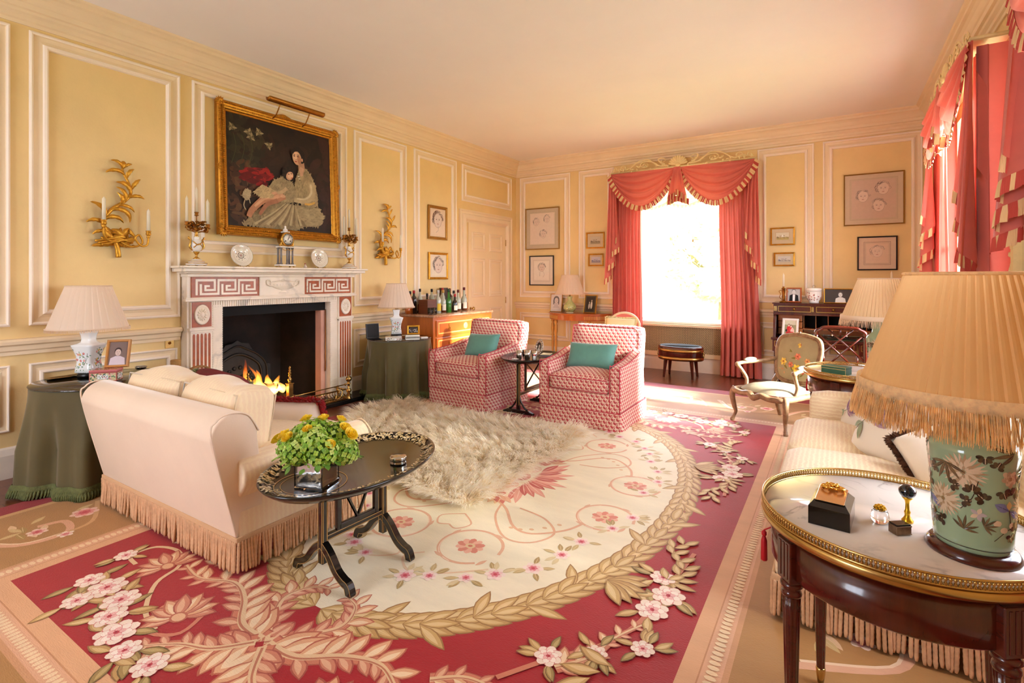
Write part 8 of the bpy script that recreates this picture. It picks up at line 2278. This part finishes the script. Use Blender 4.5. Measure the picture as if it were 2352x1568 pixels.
def picture(label, wallname, s0, s1, z0, z1, fw, fm, mount, draw, sheet=(226, 206, 186), name='framed_drawing', cat='drawing', depth=.018, tilt=0):
    w, h = abs(s1 - s0), z1 - z0
    rz = {'left': 90, 'back': 0, 'right': -90}[wallname]; s_ = (s0 + s1) / 2; z = (z0 + z1) / 2
    loc = {'left': (XL + .006, s_, z), 'back': (s_, YB - .006, z), 'right': (XR - .006, s_, z)}[wallname]
    t = thing(name, label, cat, loc, rz); mx = RY(tilt) @ frame_m((0, 0, 0), (1, 0, 0), (0, -1, 0)); q = MB()
    q.add(ring(w, h, [(0, 0), (0, depth), (fw * .3, depth * 1.15), (fw * .6, depth * .8), (fw * .85, depth * .9), (fw, depth * .4)]), mx, sm=False); q.build('frame', fm, t)
    q = MB(); iw, ih = w - 2 * fw + .004, h - 2 * fw + .004; q.add(([(-iw / 2, -ih / 2, depth * .45), (iw / 2, -ih / 2, depth * .45), (iw / 2, ih / 2, depth * .45), (-iw / 2, ih / 2, depth * .45)], [(0, 1, 2, 3)]), mx, col=mount[0], sm=False)
    p = Paint(); m_ = mount[1]
    for d_, c_ in mount[2]: p.rect(-iw / 2 + d_, iw / 2 - d_, -ih / 2 + d_, ih / 2 - d_, c_)
    p.rect(-iw / 2 + m_, iw / 2 - m_, -ih / 2 + m_, ih / 2 - m_, sheet); draw(p, iw - 2 * m_, ih - 2 * m_)
    p.emit(q, lambda x, y, k: mx @ V((max(-iw / 2, min(iw / 2, x)), max(-ih / 2, min(ih / 2, y)), depth * .45 + .0004 + k)), .00002); q.build('picture', PAPER, t)
    return t
GREYM, CRMM = (206, 188, 164), (230, 212, 188)
BLKF = mat('black_frame', (34, 28, 24), .35); THING = mat('thin_gilt_frame', (170, 128, 62), .4, metal=.6, var=(10, .1))
picture('framed sheet of three pencil heads, upper left on the back wall', 'back', -4.40, -3.77, 1.775, 2.46, .018, THING, ((198, 180, 152), .075, [(.055, (176, 160, 136)), (.06, (206, 188, 162))]), lambda p, w, h: (head(p, -.25 * w, .22 * h, .15, 1), head(p, .2 * w, .30 * h, .15, 2), head(p, .05 * w, -.18 * h, .16, 3)))
picture('black framed pencil drawing of a woman, lower left on the back wall', 'back', -4.325, -3.87, 1.185, 1.675, .018, BLKF, ((226, 212, 192), .075, [(.055, (170, 156, 140)), (.058, (226, 212, 192))]), lambda p, w, h: (head(p, .02 * w, .16 * h, .17, 4, hairy=1.6), p.stroke([(-.1 * w, -.05 * h), (-.12 * w, -.3 * h)], .004, PEN, 0), p.stroke([(.1 * w, -.05 * h), (.2 * w, -.2 * h), (.1 * w, -.35 * h)], .004, PEN2, 3)), (234, 222, 204))
def seascape(c1, c2, c3, boats):
    def f(p, w, h):
        p.rect(-w / 2, w / 2, -h / 2, h / 2, c1); p.rect(-w / 2, w / 2, -h / 2, -.1 * h, c2); rn = random.Random(7)
        for k in range(14): p.ell(rn.uniform(-.45, .45) * w, rn.uniform(-.25, .1) * h, .08 * w, .04 * h, c3, 9)
        if boats: p.poly([(-.1 * w, -.1 * h), (.0, .3 * h), (.1 * w, -.1 * h)], (240, 234, 220))
    return f
MNT = ((206, 184, 148), .05, [(.042, (176, 150, 112)), (.045, (214, 194, 162))])
picture('small gilt framed landscape sketch left of the back window, upper', 'back', -3.30, -3.0, 1.765, 2.015, .022, GILT, MNT, seascape((196, 184, 160), (160, 146, 116), (120, 104, 84), False), cat='picture', tilt=0)
picture('small gilt framed blue hills sketch left of the back window, lower', 'back', -3.265, -3.015, 1.492, 1.685, .022, GILT, ((206, 184, 148), .03, []), seascape((196, 190, 196), (160, 150, 150), (116, 120, 150), False), cat='picture')
picture('small gilt framed sketch of a rider right of the back window, upper', 'back', -.722, -.443, 1.728, 1.955, .02, GILT, MNT, seascape((216, 206, 180), (186, 166, 106), (140, 120, 86), True), cat='picture')
picture('small gilt framed river sketch right of the back window, lower', 'back', -.683, -.443, 1.46, 1.635, .02, GILT, ((206, 184, 148), .03, []), seascape((206, 198, 186), (190, 178, 156), (120, 116, 120), False), cat='picture')
picture('large framed sheet of three children\'s heads, upper right on the back wall', 'back', .075, .665, 1.935, 2.55, .014, THING, ((206, 186, 158), .07, [(.05, (186, 166, 142)), (.054, (200, 180, 154))]), lambda p, w, h: (head(p, -.24 * w, .08 * h, .17, 5), head(p, .22 * w, .26 * h, .18, 6), head(p, .12 * w, -.18 * h, .18, 7)), (206, 180, 160))
picture('black framed pencil profile of a child, lower right on the back wall', 'back', .212, .60, 1.40, 1.80, .016, BLKF, ((214, 190, 166), .08, [(.05, (120, 100, 90)), (.053, (214, 190, 166)), (.062, (120, 100, 90)), (.064, (214, 190, 166))]), lambda p, w, h: head(p, 0, .1 * h, .17, 8, PEN2), (218, 192, 170))
picture('gilt framed brown chalk portrait of a boy, upper picture left of the door', 'left', 5.19, 5.585, 1.83, 2.285, .04, mat('bronze_gilt_frame', (160, 112, 44), .4, metal=.7, var=(12, .15)), ((226, 200, 170), .03, []), lambda p, w, h: (head(p, .0, .12 * h, .26, 9, (110, 74, 56), 2.2), p.stroke([(.0, -.12 * h), (.05 * w, -.3 * h), (-.15 * w, -.42 * h)], .006, PEN2, 3)), (228, 204, 178))
picture('gilt framed chalk portrait of a child, lower picture left of the door', 'left', 5.20, 5.60, 1.29, 1.655, .032, GILT, ((230, 212, 184), .03, []), lambda p, w, h: head(p, .0, .03 * h, .26, 10, (120, 100, 88), 2.2), (232, 216, 192))
# ================================================================ groups of like things
GROUPS = {'bottle': 'bottles on the drinks chest', 'framed_drawing': 'framed pictures on the walls', 'candelabrum': 'pair of candelabra on the mantelpiece',
          'wall_sconce': 'pair of giltwood sconces', 'plate': 'pair of pierced plates on the mantelpiece', 'table_lamp': 'table lamps', 'skirted_table': 'velvet skirted tables',
          'curtains': 'coral window curtains', 'swag_valance': 'swagged valances', 'pelmet': 'carved pelmets', 'tray_table': 'black lacquer tray tables', 'gallery_table': 'marble topped gallery tables',
          'tassel': 'red key tassels', 'cushion': 'scatter cushions', 'photo_frame': 'standing photograph frames', 'tree': 'garden trees', 'sofa': 'cream sofas', 'beaker': 'beakers on the far tray table', 'candlestick': 'candlesticks on the bureau', 'tumbler': 'tumblers on the drinks chest'}
for o in list(COL.objects):
    if o.parent is None and 'category' in o and 'group' not in o:
        g = GROUPS.get(o.name.split('.')[0])
        if g: o['group'] = g
